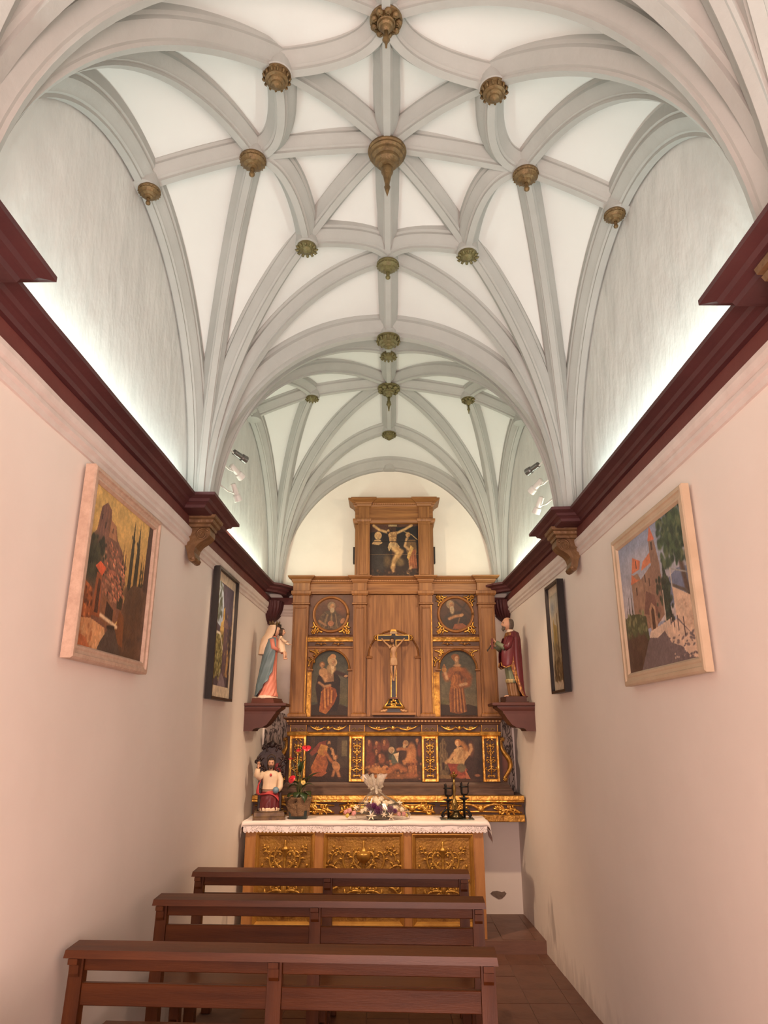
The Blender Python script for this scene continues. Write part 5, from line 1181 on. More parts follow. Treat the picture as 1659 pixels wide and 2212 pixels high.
# ================================================================ potted anthurium
LEAF = mat('leaf_green', (0.035, 0.055, 0.018), (0.02, 0.035, 0.012), 0.35, nscale=12)
STEMM = mat('stem_green', (0.10, 0.11, 0.035), (0.07, 0.085, 0.025), 0.45)
REDF = mat('anthurium_red', (0.58, 0.03, 0.045), (0.46, 0.02, 0.035), 0.25, nscale=8)
pp = empty('potted_anthurium', (-0.762, 6.14, CT+.002), label='red anthurium plant in a pot wrapped in brown burlap', cat='plant')
pp.scale = (.86, .9, 1)
m = MB(); m.loft([[(-.075, -.055, 0), (.085, -.055, 0), (.085, .055, 0), (-.075, .055, 0)], [(-.082, -.060, .062), (.090, -.060, .062), (.090, .060, .062), (-.082, .060, .062)]], cap=True); m.build('pot', mat('dark_green_plastic', (0.016, 0.025, 0.02), (0.012, 0.02, 0.016), 0.4), pp)
BURL = mat('burlap', (0.22, 0.125, 0.065), (0.15, 0.085, 0.045), 0.9, nscale=40, bump=0.6, bscale=120)
m = robe(interp_specs([(.022, 0, 0, .098, .072, .08, 5, 0), (.07, 0, 0, .108, .080, .10, 6, .6), (.12, 0, 0, .112, .084, .12, 7, 1.2), (.165, 0, 0, .128, .098, .20, 6, 1.8)], 4), 56, 0, 2*pi); o = m.build('burlap_wrap', BURL, pp, smooth=True); solidify(o, .003)
MB().lathe([(.06, .10), (.088, .135), (.05, .15)], 20).build('soil', mat('soil', (0.03, 0.02, 0.012), (0.02, 0.013, 0.008), 0.9, bump=0.6), pp)
def leaf_mesh(m, base, tip, width, droop=0.02, n=8):
    base, tip = Vector(base), Vector(tip); d = tip-base; side = d.cross(Vector((0, 0, 1))); side = side.normalized() if side.length > 1e-5 else Vector((1, 0, 0)); up = side.cross(d).normalized()
    vs = []; fs = []
    for i in range(n+1):
        t = i/n; w = width*(sin(pi*min(1, t*1.08+0.02))**0.75)*(1-0.25*t); c = base+d*t+up*droop*4*t*(1-t)
        vs += [c-side*w+up*w*0.25, c, c+side*w+up*w*0.25]
    for i in range(n):
        a = i*3; fs += [(a, a+1, a+4, a+3), (a+1, a+2, a+5, a+4)]
    m.add(vs, fs)
rng = random.Random(12)
leaves = [((.07, -.02, .27), (.215, -.04, .355), .045), ((.03, -.03, .23), (.15, -.05, .255), .035), ((-.01, -.03, .25), (-.11, -.06, .21), .034), ((.0, -.04, .26), (-.09, -.08, .265), .034), ((.02, .0, .36), (.07, .0, .46), .040), ((.0, .0, .35), (-.02, .02, .45), .034), ((.05, .0, .20), (.12, -.05, .16), .034), ((-.03, -.02, .19), (-.10, -.07, .14), .034), ((.03, -.03, .2), (.07, -.09, .12), .034), ((.0, -.03, .2), (-.02, -.10, .14), .030), ((.02, .03, .26), (.09, .05, .30), .034), ((-.02, .02, .28), (-.08, .03, .33), .03)]
for b, t, w in leaves:
    m = MB(); leaf_mesh(m, b, t, w*1.25, .02); o = m.build('leaf', LEAF, pp, smooth=True); solidify(o, .0012)
    MB().tube([(rng.uniform(-.02, .02), rng.uniform(-.02, .02), .14), ((b[0])*.5, b[1]*.5, (.14+b[2])/2), b], [.004, .0035, .003], 6).build('stem', STEMM, pp, smooth=True)
for (x, y, z, r, tilt, yaw) in ((.062, -.02, .545, .050, .5, .2), (-.005, -.01, .525, .036, .25, -.3), (-.075, -.02, .455, .034, .05, -.6), (-.055, -.06, .308, .042, .9, -.5), (.045, -.06, .28, .026, .8, .3)):
    m = MB(); vs = [(0, 0, 0)]; fs = []; n = 20
    for k in range(n+1):
        t = 2*pi*k/n; rr = r*(1+.35*cos(t))*(1-.18*abs(cos(t/2)) if True else 1); vs.append((rr*sin(t)*.95, -rr*cos(t), .22*r*abs(sin(t))))
    for k in range(n): fs.append((0, k+1, k+2))
    m.add(vs, fs); m.tube([(0, 0, 0), (0, -.35*r, .35*r), (0, -.6*r, .75*r)], [.09*r, .1*r, .05*r], 6)
    c_ = REDF if z > .29 else mat('spathe_yellow', (0.60, 0.42, 0.12), (0.5, 0.33, 0.09), 0.4)
    o = m.build('flower', c_, pp, smooth=True, loc=(x, y, z), rot=(tilt, 0, yaw)); solidify(o, .0012)
    MB().tube([(0, 0, .14), (x*.35, y*.3, .14+(z-.14)*.5), (x, y, z)], [.004, .0035, .003], 6).build('stem', STEMM, pp, smooth=True)

# ================================================================ bouquet in cellophane
PUR = mat('flower_purple', (0.16, 0.03, 0.115), (0.11, 0.018, 0.08), 0.5, nscale=30); WHF = mat('flower_white', (0.74, 0.62, 0.48), (0.66, 0.54, 0.38), 0.6); PKF = mat('flower_pink', (0.60, 0.27, 0.25), (0.52, 0.22, 0.21), 0.6); YEL = mat('flower_yellow', (0.55, 0.42, 0.10), (0.5, 0.36, 0.08), 0.6)
bq = empty('bouquet', (-0.105, 6.14, CT+.003), label='cellophane wrapped flower arrangement of purple, white and pink blooms on the altar', cat='bouquet')
def bloom(kind, pos, r, m_):
    m = MB(); rg = random.Random(int(pos[0]*1000)+int(pos[2]*777))
    if kind == 'mum':
        for q in range(4):
            n = 10+q*2; el = radians(80-q*24)
            for k in range(n):
                t = 2*pi*k/n+q*.3; d = Vector((cos(t)*cos(el), sin(t)*cos(el), sin(el))); m.tube([d*r*.25, d*r*.7, d*r*rg.uniform(.92, 1.05)], [r*.05, r*.10, r*.04], 4)
        m.ell((0, 0, 0), (r*.5, r*.5, r*.5), 8, 6)
    elif kind == 'rose':
        for q in range(3):
            n = 5; rr = r*(.45+.25*q)
            for k in range(n):
                t = 2*pi*k/n+q*.6; m.ell((cos(t)*rr*.5, sin(t)*rr*.5, r*(.25-.12*q)), (rr*.5, rr*.5, r*.42), 7, 5)
    else:
        for k in range(6):
            t = pi*k/3; leaf_mesh(m, (0, 0, 0), (cos(t)*r, sin(t)*r, r*.25), r*.16, .0, 4)
        m.ell((0, 0, .1*r), (.12*r, .12*r, .15*r), 6, 5)
    o = m.build('bloom', m_, bq, smooth=True, loc=pos)
    nrm = Vector((pos[0]*.5, pos[1]-.10, .09+pos[2]*.4)); o.rotation_euler = nrm.to_track_quat('Z', 'Y').to_euler()
    return o
for kind, pos, r, m_ in (('mum', (-.068, -.06, .085), .040, PUR), ('mum', (.002, -.085, .066), .046, PUR), ('mum', (.095, -.06, .068), .036, PUR), ('rose', (-.012, -.05, .122), .036, WHF), ('rose', (.058, -.05, .118), .032, WHF), ('rose', (-.03, -.02, .15), .03, WHF), ('rose', (.10, -.02, .115), .03, WHF), ('rose', (.14, -.04, .085), .032, WHF), ('rose', (-.10, -.03, .12), .022, WHF),
                         ('lily', (-.055, -.105, .030), .042, WHF), ('lily', (.10, -.10, .026), .036, WHF), ('lily', (.045, -.10, .04), .030, WHF), ('lily', (.17, -.03, .12), .032, WHF), ('rose', (.165, -.07, .040), .020, PKF), ('rose', (.205, -.06, .040), .022, PKF), ('rose', (.225, -.05, .03), .018, YEL), ('rose', (-.20, -.06, .045), .024, PKF), ('rose', (-.235, -.06, .065), .026, PKF), ('rose', (-.265, -.06, .055), .022, PKF), ('rose', (-.25, -.07, .028), .02, YEL), ('lily', (-.18, -.05, .085), .03, WHF), ('mum', (-.035, -.09, .10), .03, PUR), ('rose', (-.10, -.07, .075), .026, WHF), ('rose', (.05, -.08, .085), .026, WHF), ('rose', (.02, -.03, .15), .028, WHF), ('mum', (.13, -.075, .06), .026, PUR), ('rose', (-.13, -.06, .06), .024, WHF), ('rose', (.19, -.05, .07), .024, WHF)):
    bloom(kind, pos, r, m_)
rng = random.Random(5)
for k in range(16):
    t = 2*pi*k/16; m = MB(); rr = rng.uniform(.10, .17); leaf_mesh(m, (0.02*cos(t)-.01, .01*sin(t)-.02, .06), (rr*1.25*cos(t), rr*.62*sin(t)-.02, rng.uniform(.02, .13)), .022, .02); solidify(m.build('leaf', LEAF, bq, smooth=True), .001)
MB().lathe([(.085, 0), (.10, .01), (.095, .045), (.06, .06)], 20).build('basket', mat('wicker', (0.10, 0.065, 0.035), (0.06, 0.04, 0.02), 0.7, nscale=40), bq)
def cello(nm, addv, gm):
    m = bpy.data.materials.new(nm); m.use_nodes = True; nt = m.node_tree
    for n in list(nt.nodes): nt.nodes.remove(n)
    out_ = nt.nodes.new('ShaderNodeOutputMaterial'); tr = nt.nodes.new('ShaderNodeBsdfTransparent'); gl = nt.nodes.new('ShaderNodeBsdfGlossy'); df = nt.nodes.new('ShaderNodeBsdfDiffuse'); tl = nt.nodes.new('ShaderNodeMixShader'); m2 = nt.nodes.new('ShaderNodeMixShader')
    gl.inputs['Roughness'].default_value = 0.12; gl.inputs['Color'].default_value = (0.95, 0.92, 0.88, 1); df.inputs['Color'].default_value = (0.8, 0.72, 0.62, 1); tr.inputs['Color'].default_value = (0.96, 0.95, 0.93, 1)
    m2.inputs[0].default_value = gm; nt.links.new(df.outputs[0], m2.inputs[1]); nt.links.new(gl.outputs[0], m2.inputs[2])
    lw = nt.nodes.new('ShaderNodeFresnel'); lw.inputs['IOR'].default_value = 1.18; ad = nt.nodes.new('ShaderNodeMath'); ad.operation = 'ADD'; ad.inputs[1].default_value = addv; ad.use_clamp = True; nt.links.new(lw.outputs[0], ad.inputs[0])
    nt.links.new(ad.outputs[0], tl.inputs[0]); nt.links.new(tr.outputs[0], tl.inputs[1]); nt.links.new(m2.outputs[0], tl.inputs[2]); nt.links.new(tl.outputs[0], out_.inputs[0])
    return m
CEL = cello('cellophane', .07, .45); CEL2 = cello('cellophane_gathered', .30, .3); rng = random.Random(8); rings = []
for (z, rx_, ry_, cx_, am) in ((.004, .215, .118, .03, .03), (.03, .225, .122, .03, .05), (.07, .20, .115, .02, .06), (.12, .15, .095, .0, .08), (.165, .09, .065, -.02, .12), (.195, .045, .035, -.024, .18), (.212, .024, .02, -.025, .1), (.225, .022, .02, -.025, .1), (.25, .045, .03, -.027, .3), (.285, .062, .04, -.03, .4), (.315, .075, .045, -.035, .45)):
    ph = rng.uniform(0, 3); rings.append([(cx_+rx_*(1+am*sin(9*t+ph*.3)+am*.5*sin(17*t+ph))*cos(t), ry_*(1+am*sin(9*t+ph*.3+1)+am*.5*sin(15*t))*sin(t), z+(am*.06*sin(7*t+ph) if z > .24 else 0)) for t in [2*pi*k/72 for k in range(72)]])
MB().loft(rings[:6], closed=True, cap=False).build('cellophane', CEL, bq, smooth=False); MB().loft(rings[5:], closed=True, cap=False).build('gathered_top', CEL2, bq, smooth=False)
m = MB()
for k in range(9):
    t = 2*pi*k/9; m.tube([(-.025, 0, .218), (-.025+.035*cos(t), .02*sin(t)-.02, .232+.02*sin(3*t)), (-.025+.062*cos(t), .03*sin(t)-.03, .225+.03*sin(2*t+1)), (-.025, -.005, .218)], [.004, .012, .010, .004], 4)
m.build('ribbon_bow', CEL2, bq)

# ================================================================ candle holders
IRON = mat('wrought_iron', (0.012, 0.010, 0.010), (0.008, 0.007, 0.007), 0.4, 0.5, nscale=20)
BRZ = mat('dark_bronze', (0.07, 0.05, 0.02), (0.035, 0.025, 0.012), 0.3, 0.8, nscale=20)
MB().box(.395, .665, 6.05, 6.19, CT+.002, CT+.008).build('glass_tray', mat('tray_glass', (0.35, 0.42, 0.38), (0.32, 0.4, 0.36), 0.08, trans=0.85, spec=0.5))
setp(bpy.data.objects['glass_tray'], 'thin greenish glass tray under the iron candle stand', 'tray')
cd = empty('candle_stand', (.528, 6.12, CT+.0085), label='black wrought iron double candle stand with a bronze bowl between its posts', cat='candle stand')
for s, dz in ((-1, 0), (1, .012)):
    x = s*.065; MB().tube([(x, 0, .001), (x, 0, .165+dz)], .010, 8).build('post', IRON, cd, smooth=True)
    MB().lathe([(.006, .118+dz), (.014, .122+dz), (.040, .138+dz), (.042, .141+dz), (.012, .134+dz)], 20, (x, 0, 0)).build('drip_dish', IRON, cd, smooth=True)
    for k in range(3):
        t = radians(90+120*k)+.3; px, py = cos(t)*.036, sin(t)*.036
        MB().tube([(x, 0, .165+dz), (x+px*.7, py*.7, .168+dz), (x+px, py, .185+dz), (x+px, py, .245+dz), (x+px*1.25, py*1.25, .258+dz)], [.006, .006, .006, .0055, .004], 6).build('prong', IRON, cd, smooth=True)
    ring = [(x+.037*cos(2*pi*k/20), .037*sin(2*pi*k/20), .225+dz) for k in range(21)]; MB().tube(ring, .004, 6).build('ring', IRON, cd, smooth=True)
    MB().tube([(x, 0, .06), (x+s*.02, 0, .064), (x+s*.045, 0, .04), (x+s*.055, 0, .016), (x+s*.046, 0, .009), (x+s*.036, 0, .018), (x+s*.032, 0, .03)], [.008, .009, .009, .009, .008, .007, .004], 8).build('scroll_foot', IRON, cd, smooth=True)
MB().tube([(-.065, 0, .06), (0, 0, .054), (.065, 0, .06)], .006, 8).build('crossbar', IRON, cd, smooth=True)
MB().lathe([(.058, 0), (.054, .016), (.030, .034), (.022, .05), (.034, .054), (.036, .06), (.01, .058)], 24, lobes=10, lobe_amp=.12).build('bowl', BRZ, cd, smooth=True)
bc = empty('brass_candlestick', (.530, 6.30, CT), label='slim turned brass candlestick standing behind the iron candle stand', cat='candlestick')
MB().lathe([(.05, 0), (.048, .01), (.03, .02), (.016, .05), (.022, .07), (.030, .09), (.026, .11), (.012, .135), (.008, .15), (.013, .165), (.009, .18), (.016, .20), (.011, .24), (.009, .255), (.013, .262), (.008, .27), (.007, .30)], 20).build('stem', mat('old_brass', (0.30, 0.20, 0.06), (0.2, 0.125, 0.04), 0.3, 0.8, nscale=20), bc, smooth=True)
MB().lathe([(.007, .30), (.02, .31), (.034, .326), (.036, .33), (.008, .322)], 20).build('drip_pan', MATS['old_brass'], bc, smooth=True)
MB().lathe([(.009, .322), (.009, .34), (.011, .342), (.011, .35), (.006, .35)], 12).build('socket', MATS['old_brass'], bc, smooth=True)

# ================================================================ crucifix
cxr = empty('crucifix', (.024, 6.50, 1.7525), label='black and gilt crucifix on a stepped base standing on the retable shelf', cat='crucifix')
BLK_ = mat('ebony', (0.016, 0.013, 0.012), (0.01, 0.009, 0.008), 0.35)
IVF = mat('corpus_ivory', (0.42, 0.24, 0.12), (0.34, 0.18, 0.085), 0.4, nscale=20)
def C(z): return z-1.7525
cr = MB().box(-.019, .019, -.012, .012, C(1.888), C(2.48)).build('cross_upright', BLK_, cxr); MB().box(-.142, .138, -.0115, .0115, C(2.402), C(2.440)).build('cross_arm', BLK_, cxr)
for (a, b, c_, d) in ((-.026, -.019, 1.885, 2.402), (.019, .026, 1.885, 2.402), (-.026, -.019, 2.44, 2.48), (.019, .026, 2.44, 2.48), (-.15, -.142, 2.394, 2.448), (.138, .146, 2.394, 2.448)): MB().box(a, b, -.013, .012, C(c_), C(d)).build('gilt_edge', GOLDB, cxr)
for (a, b) in ((-.142, -.026), (.026, .138)):
    for z in (2.394, 2.440): MB().box(a, b, -.013, .012, C(z), C(z+.008)).build('gilt_edge', GOLDB, cxr)
MB().box(-.026, .026, -.013, .012, C(2.48), C(2.488)).build('gilt_edge', GOLDB, cxr)
for s in (-1, 1):
    m = MB()
    for k in range(5): t = radians(-80+40*k); m.ell((s*(.160+.012*cos(t)), 0, C(2.421)+.018*sin(t)), (.012, .008, .010), 8, 6)
    m.ell((s*.176, 0, C(2.421)), (.012, .008, .008)); m.build('finial', GOLD, cxr, smooth=True)
m = MB(); m.cbox(-.034, .034, -.018, -.012, C(2.455), C(2.476), .002); m.build('title_plaque', mat('plaque', (0.40, 0.27, 0.14), (0.33, 0.21, 0.11), 0.5, nscale=60), cxr)
m = MB(); m.box(-.022, .022, -.013, .012, C(2.488), C(2.50)); m.build('top_block', GOLD, cxr)
rmould(MB(), -.028, .028, -.022, .022, [(0, C(1.870)), (.008, C(1.874)), (.008, C(1.882)), (0, C(1.886))]).build('collar', mat('collar_wood', (0.16, 0.055, 0.03), (0.12, 0.04, 0.025), 0.4), cxr)
m = MB(); rmould(m, -.05, .05, -.03, .03, [(.035, C(1.785)), (.03, C(1.80)), (.008, C(1.835)), (-.006, C(1.862)), (-.016, C(1.871))]); m.build('base', BLK_, cxr)
m = MB()
for s in (-1, 1): m.tube([(s*.09, -.058, C(1.792)), (s*.062, -.04, C(1.83)), (s*.042, -.026, C(1.868))], [.010, .008, .006], 8)
m.tube([(-.09, -.060, C(1.794)), (0, -.062, C(1.80)), (.09, -.060, C(1.794))], .012, 8)
for k in range(7): t = k*pi/3.5; m.ell((.022*cos(t), -.056, C(1.832)+.026*sin(t)), (.011, .006, .012), 8, 6)
m.tube([(-.05, -.046, C(1.826)), (.05, -.046, C(1.826))], .006, 6); m.build('gilt_mount', GOLDB, cxr, smooth=True)
MB().box(-.07, .07, -.05, .05, C(1.757), C(1.785)).build('base_plate', BLK_, cxr)
for s in (-1, 1):
    m = MB(); m.ell((s*.085, -.05, C(1.768)), (.022, .016, .014)); m.ell((s*.108, -.052, C(1.764)), (.014, .012, .010)); m.ell((s*.068, -.05, C(1.776)), (.014, .012, .012)); m.build('claw_foot', IVF, cxr, smooth=True)
# corpus as one skinned figure
J = {'hip': (0, -.028, 2.215), 'belly': (0, -.032, 2.255), 'chest': (0, -.034, 2.31), 'neck': (-.002, -.036, 2.352), 'head': (-.010, -.042, 2.385), 'shl': (-.036, -.030, 2.338), 'ell_': (-.075, -.024, 2.372), 'hal': (-.112, -.018, 2.415), 'shr': (.036, -.030, 2.338), 'elr': (.07, -.024, 2.375), 'har': (.104, -.018, 2.417), 'hl': (-.018, -.030, 2.20), 'kl': (-.020, -.044, 2.125), 'fl': (-.008, -.026, 2.05), 'tl': (-.004, -.036, 2.028), 'hr': (.018, -.030, 2.20), 'kr': (.012, -.046, 2.125), 'fr': (.004, -.028, 2.05), 'tr': (.002, -.040, 2.026)}
names = list(J); Ed = [('hip', 'belly'), ('belly', 'chest'), ('chest', 'neck'), ('neck', 'head'), ('chest', 'shl'), ('shl', 'ell_'), ('ell_', 'hal'), ('chest', 'shr'), ('shr', 'elr'), ('elr', 'har'), ('hip', 'hl'), ('hl', 'kl'), ('kl', 'fl'), ('fl', 'tl'), ('hip', 'hr'), ('hr', 'kr'), ('kr', 'fr'), ('fr', 'tr')]
Rd = {'hip': .026, 'belly': .021, 'chest': .030, 'neck': .012, 'head': .016, 'shl': .015, 'ell_': .0095, 'hal': .008, 'shr': .015, 'elr': .0095, 'har': .008, 'hl': .018, 'kl': .013, 'fl': .008, 'tl': .008, 'hr': .018, 'kr': .013, 'fr': .008, 'tr': .008}
me = bpy.data.meshes.new('corpus'); me.from_pydata([(J[n][0], J[n][1], C(J[n][2])) for n in names], [(names.index(a), names.index(b)) for a, b in Ed], [])
cp = bpy.data.objects.new('corpus', me); COL.objects.link(cp); cp.parent = cxr; me.materials.append(IVF)
sk = cp.modifiers.new('skin', 'SKIN'); 
for i, n in enumerate(names): me.skin_vertices[0].data[i].radius = (Rd[n], Rd[n]*.85); me.skin_vertices[0].data[i].use_root = (n == 'hip')
sk.use_smooth_shade = True; subsurf(cp, 2); cp['label'] = 'carved figure with outstretched arms'
hd = head_build(cxr, (-.012, -.050, C(2.388)), .023, IVF, -.2, .35); hair_shell(hd, .023, HAIRB, beard=True, long_=.4)
robe(interp_specs([(C(2.165), 0, -.036, .034, .026, .10, 9, 0), (C(2.20), 0, -.032, .036, .028, .10, 8, .5), (C(2.235), 0, -.030, .032, .026, .05, 8, 1)], 4)).build('loincloth', mat('loincloth', (0.46, 0.28, 0.14), (0.36, 0.20, 0.10), 0.5), cxr, smooth=True)

# ================================================================ benches
BW = mat('bench_pine', (0.150, 0.043, 0.010), (0.075, 0.020, 0.005), 0.40, nscale=2.6, stretch=(0.8, 9, 9), bump=0.06, ramp=(.3, .7), spec=0.45)
BWV = mat('bench_pine_post', (0.150, 0.043, 0.010), (0.075, 0.020, 0.005), 0.40, nscale=2.6, stretch=(9, 9, 0.8), bump=0.06, ramp=(.3, .7), spec=0.45)
SEATM = mat('bench_seat', (0.18, 0.058, 0.016), (0.125, 0.038, 0.012), 0.28, nscale=2.6, stretch=(0.8, 9, 9), bump=0.05, spec=0.5)
def bench():
    r = empty('bench', (0, 0, 0)); H = .825; hl = .80
    m = MB(); m.add([(-hl, -.055, H-.030), (hl, -.055, H-.030), (hl, .062, H-.022), (-hl, .062, H-.022), (-hl+.004, -.050, H-.004), (hl-.004, -.050, H-.004), (hl-.004, .058, H+.002), (-hl+.004, .058, H+.002)], [(0, 3, 2, 1), (4, 5, 6, 7), (0, 1, 5, 4), (1, 2, 6, 5), (2, 3, 7, 6), (3, 0, 4, 7)]); m.build('top_board', BW, r)
    xsn = (-hl+.035, -.015, hl-.035)
    for x in xsn:
        p = MB(); p.loft([[(x-.028, -.035, 0), (x+.028, -.035, 0), (x+.028, .02, 0), (x-.028, .02, 0)], [(x-.028, -.032, .45), (x+.028, -.032, .45), (x+.028, .018, .45), (x-.028, .018, .45)], [(x-.026, -.012, H-.026), (x+.026, -.012, H-.026), (x+.026, .030, H-.022), (x-.026, .030, H-.022)]], cap=True); po = p.build('post', BWV, r)
        b = MB(); b.prismx([(-.013, H-.033), (-.050, H-.033), (-.050, H-.052), (-.034, H-.058), (-.034, H-.085), (-.026, H-.098), (-.013, H-.100)], x-.018, x+.018); b.build('bracket_block', BWV, po)
    for a, b_ in ((xsn[0]+.026, xsn[1]-.026), (xsn[1]+.026, xsn[2]-.026)):
        MB().cbox(a, b_, -.004, .018, .742, H-.026, .003).build('upper_rail', BW, r); MB().cbox(a, b_, -.012, .010, .632, .705, .003).build('lower_rail', BW, r)
    MB().cbox(-hl+.01, hl-.01, .022, .385, .425, .452, .005).build('seat', SEATM, r)
    MB().cbox(-hl+.05, hl-.05, .335, .355, .355, .425, .003).build('seat_apron', BW, r)
    for x in xsn:
        MB().cbox(x-.026, x+.026, .31, .36, 0, .425, .004).build('front_leg', BWV, r); MB().cbox(x-.018, x+.018, .02, .31, .16, .205, .003).build('side_stretcher', BWV, r)
    MB().cbox(-hl+.05, hl-.05, .15, .19, .165, .20, .003).build('long_stretcher', BW, r)
    return r
b0 = bench(); spots = [((-.415, 2.95), -2.8, 'pine bench second from the entrance, its backrest fully in view'), ((-.352, 3.77), -2.0, 'pine bench between the one facing the altar and the second from the entrance'), ((-.352, 4.46), -2.0, 'pine bench standing closest to the altar'), ((-.35, 2.16), -1.5, 'pine bench farthest from the altar, only its top board showing')]
for i, ((x, y), a, lab) in enumerate(spots):
    o = b0 if i == 0 else dup(b0); o.location = (x, y, 0.0012); o.rotation_euler = (0, 0, radians(a)); setp(o, lab, 'bench', 'benches facing the altar')

# ================================================================ framed pictures on the walls
def art_castle():
    c = Cv(270, 216, (186, 150, 88)); c.grad((168, 128, 72), (190, 156, 94), .4, 1)
    c.po([(0, .0), (0, .62), (.1, .72), (.13, .88), (.2, .93), (.27, .9), (.28, .84), (.36, .82), (.4, .74), (.5, .68), (.56, .6), (.58, .45), (.62, .3), (.4, .1)], (112, 76, 60)); c.po([(.13, .68), (.13, .88), (.2, .93), (.25, .9), (.25, .7)], (96, 66, 60), shade=(126, 86, 68)); c.po([(.27, .72), (.28, .84), (.36, .82), (.39, .72)], (150, 104, 74))
    c.blobs(80, .25, .58, .3, .7, .035, [(128, 86, 66), (150, 98, 74), (92, 62, 50), (160, 112, 84)], .5, (-30, 10)); c.po([(.3, .52), (.42, .53), (.5, .46), (.46, .42), (.34, .46)], (150, 92, 70)); c.po([(.4, .5), (.48, .5), (.48, .47), (.42, .46)], (90, 62, 54))
    c.el(.1, .52, .16, .2, (54, 50, 38), soft=.5); c.blobs(60, 0, .27, .4, .68, .03, [(44, 44, 32), (66, 62, 44), (36, 34, 26)])
    c.po([(.14, .50), (.2, .545), (.29, .52), (.24, .455)], (196, 88, 54)); c.po([(.16, .2), (.17, .47), (.24, .46), (.27, .2)], (136, 76, 46)); c.po([(.19, .22), (.2, .44), (.235, .43), (.24, .22)], (70, 42, 32)); c.po([(0, .16), (0, .4), (.13, .36), (.17, .24), (.15, .14)], (156, 88, 50), shade=(126, 68, 40)); c.blobs(50, 0, .15, .15, .36, .02, [(180, 106, 60), (110, 60, 36), (80, 44, 30)]); c.po([(.27, .2), (.28, .38), (.34, .34), (.5, .28), (.5, .2), (.38, .16)], (120, 80, 56)); c.po([(.34, .2), (.35, .32), (.46, .28), (.46, .2)], (56, 40, 34))
    for x, t, w in ((.66, .98, .03), (.76, .97, .035), (.56, .72, .025), (.84, .78, .02), (.52, .78, .015), (.88, .74, .02)): c.po([(x-w, .3), (x-w*.9, t-.3), (x, t), (x+w*.9, t-.25), (x+w, .3)], (52, 46, 34)); c.blobs(14, x-w, x+w, .35, t-.15, .018, [(60, 54, 38), (40, 36, 28)])
    c.po([(.6, .3), (.62, .42), (.72, .5), (.88, .52), (1, .56), (1, 0), (.55, 0), (.56, .2)], (84, 62, 48)); c.po([(.9, .5), (1, .5), (1, 1), (.92, 1)], (66, 46, 40)); c.blobs(60, .6, 1, 0, .5, .06, [(92, 66, 50), (72, 54, 44), (84, 60, 44)]); c.po([(.5, .1), (.56, .3), (.64, .26), (.66, .06)], (116, 72, 44))
    c.po([(0, 0), (0, .16), (.16, .18), (.36, .15), (.38, .1), (.3, .02), (.28, 0)], (176, 124, 84), shade=(186, 142, 100)); c.blobs(40, 0, .33, 0, .15, .022, [(196, 150, 108), (150, 96, 62), (176, 122, 82)]); c.po([(.28, 0), (.32, .06), (.42, .16), (.5, .18), (.6, .06), (.66, 0)], (80, 68, 60), shade=(70, 56, 50)); c.po([(.0, 0), (.2, 0), (.12, .06), (0, .08)], (160, 92, 58)); c.ln([(.28, .22), (.42, .2), (.54, .18)], .012, (206, 176, 140)); c.ln([(.4, .16), (.5, .17)], .012, (50, 38, 34))
    for k in range(70):
        x = c.rng.uniform(.28, .56); y = c.rng.uniform(.34, .68); w = c.rng.uniform(.02, .05); h = c.rng.uniform(.012, .03); q = c.rng.uniform(.75, 1.25)
        if y > .86-.5*x: continue
        c.po([(x, y), (x+w, y-w*.35), (x+w, y+h-w*.35), (x, y+h)], np.array((138, 96, 72))*q); c.ln([(x, y+h), (x+w, y+h-w*.35)], .005, np.array((178, 106, 78))*q); c.ln([(x, y), (x, y+h)], .004, (70, 48, 42))
    c.po([(.145, .80), (.16, .80), (.16, .84), (.145, .84)], (60, 42, 40)); c.po([(.2, .76), (.215, .76), (.215, .8), (.2, .8)], (60, 42, 40)); c.po([(.31, .76), (.325, .76), (.325, .79), (.31, .79)], (80, 56, 46))
    c.noise(.3, 12); c.noise(.18, 4); s_ = 1.18; c.a = np.clip(c.a*s_, 0, 255); return c
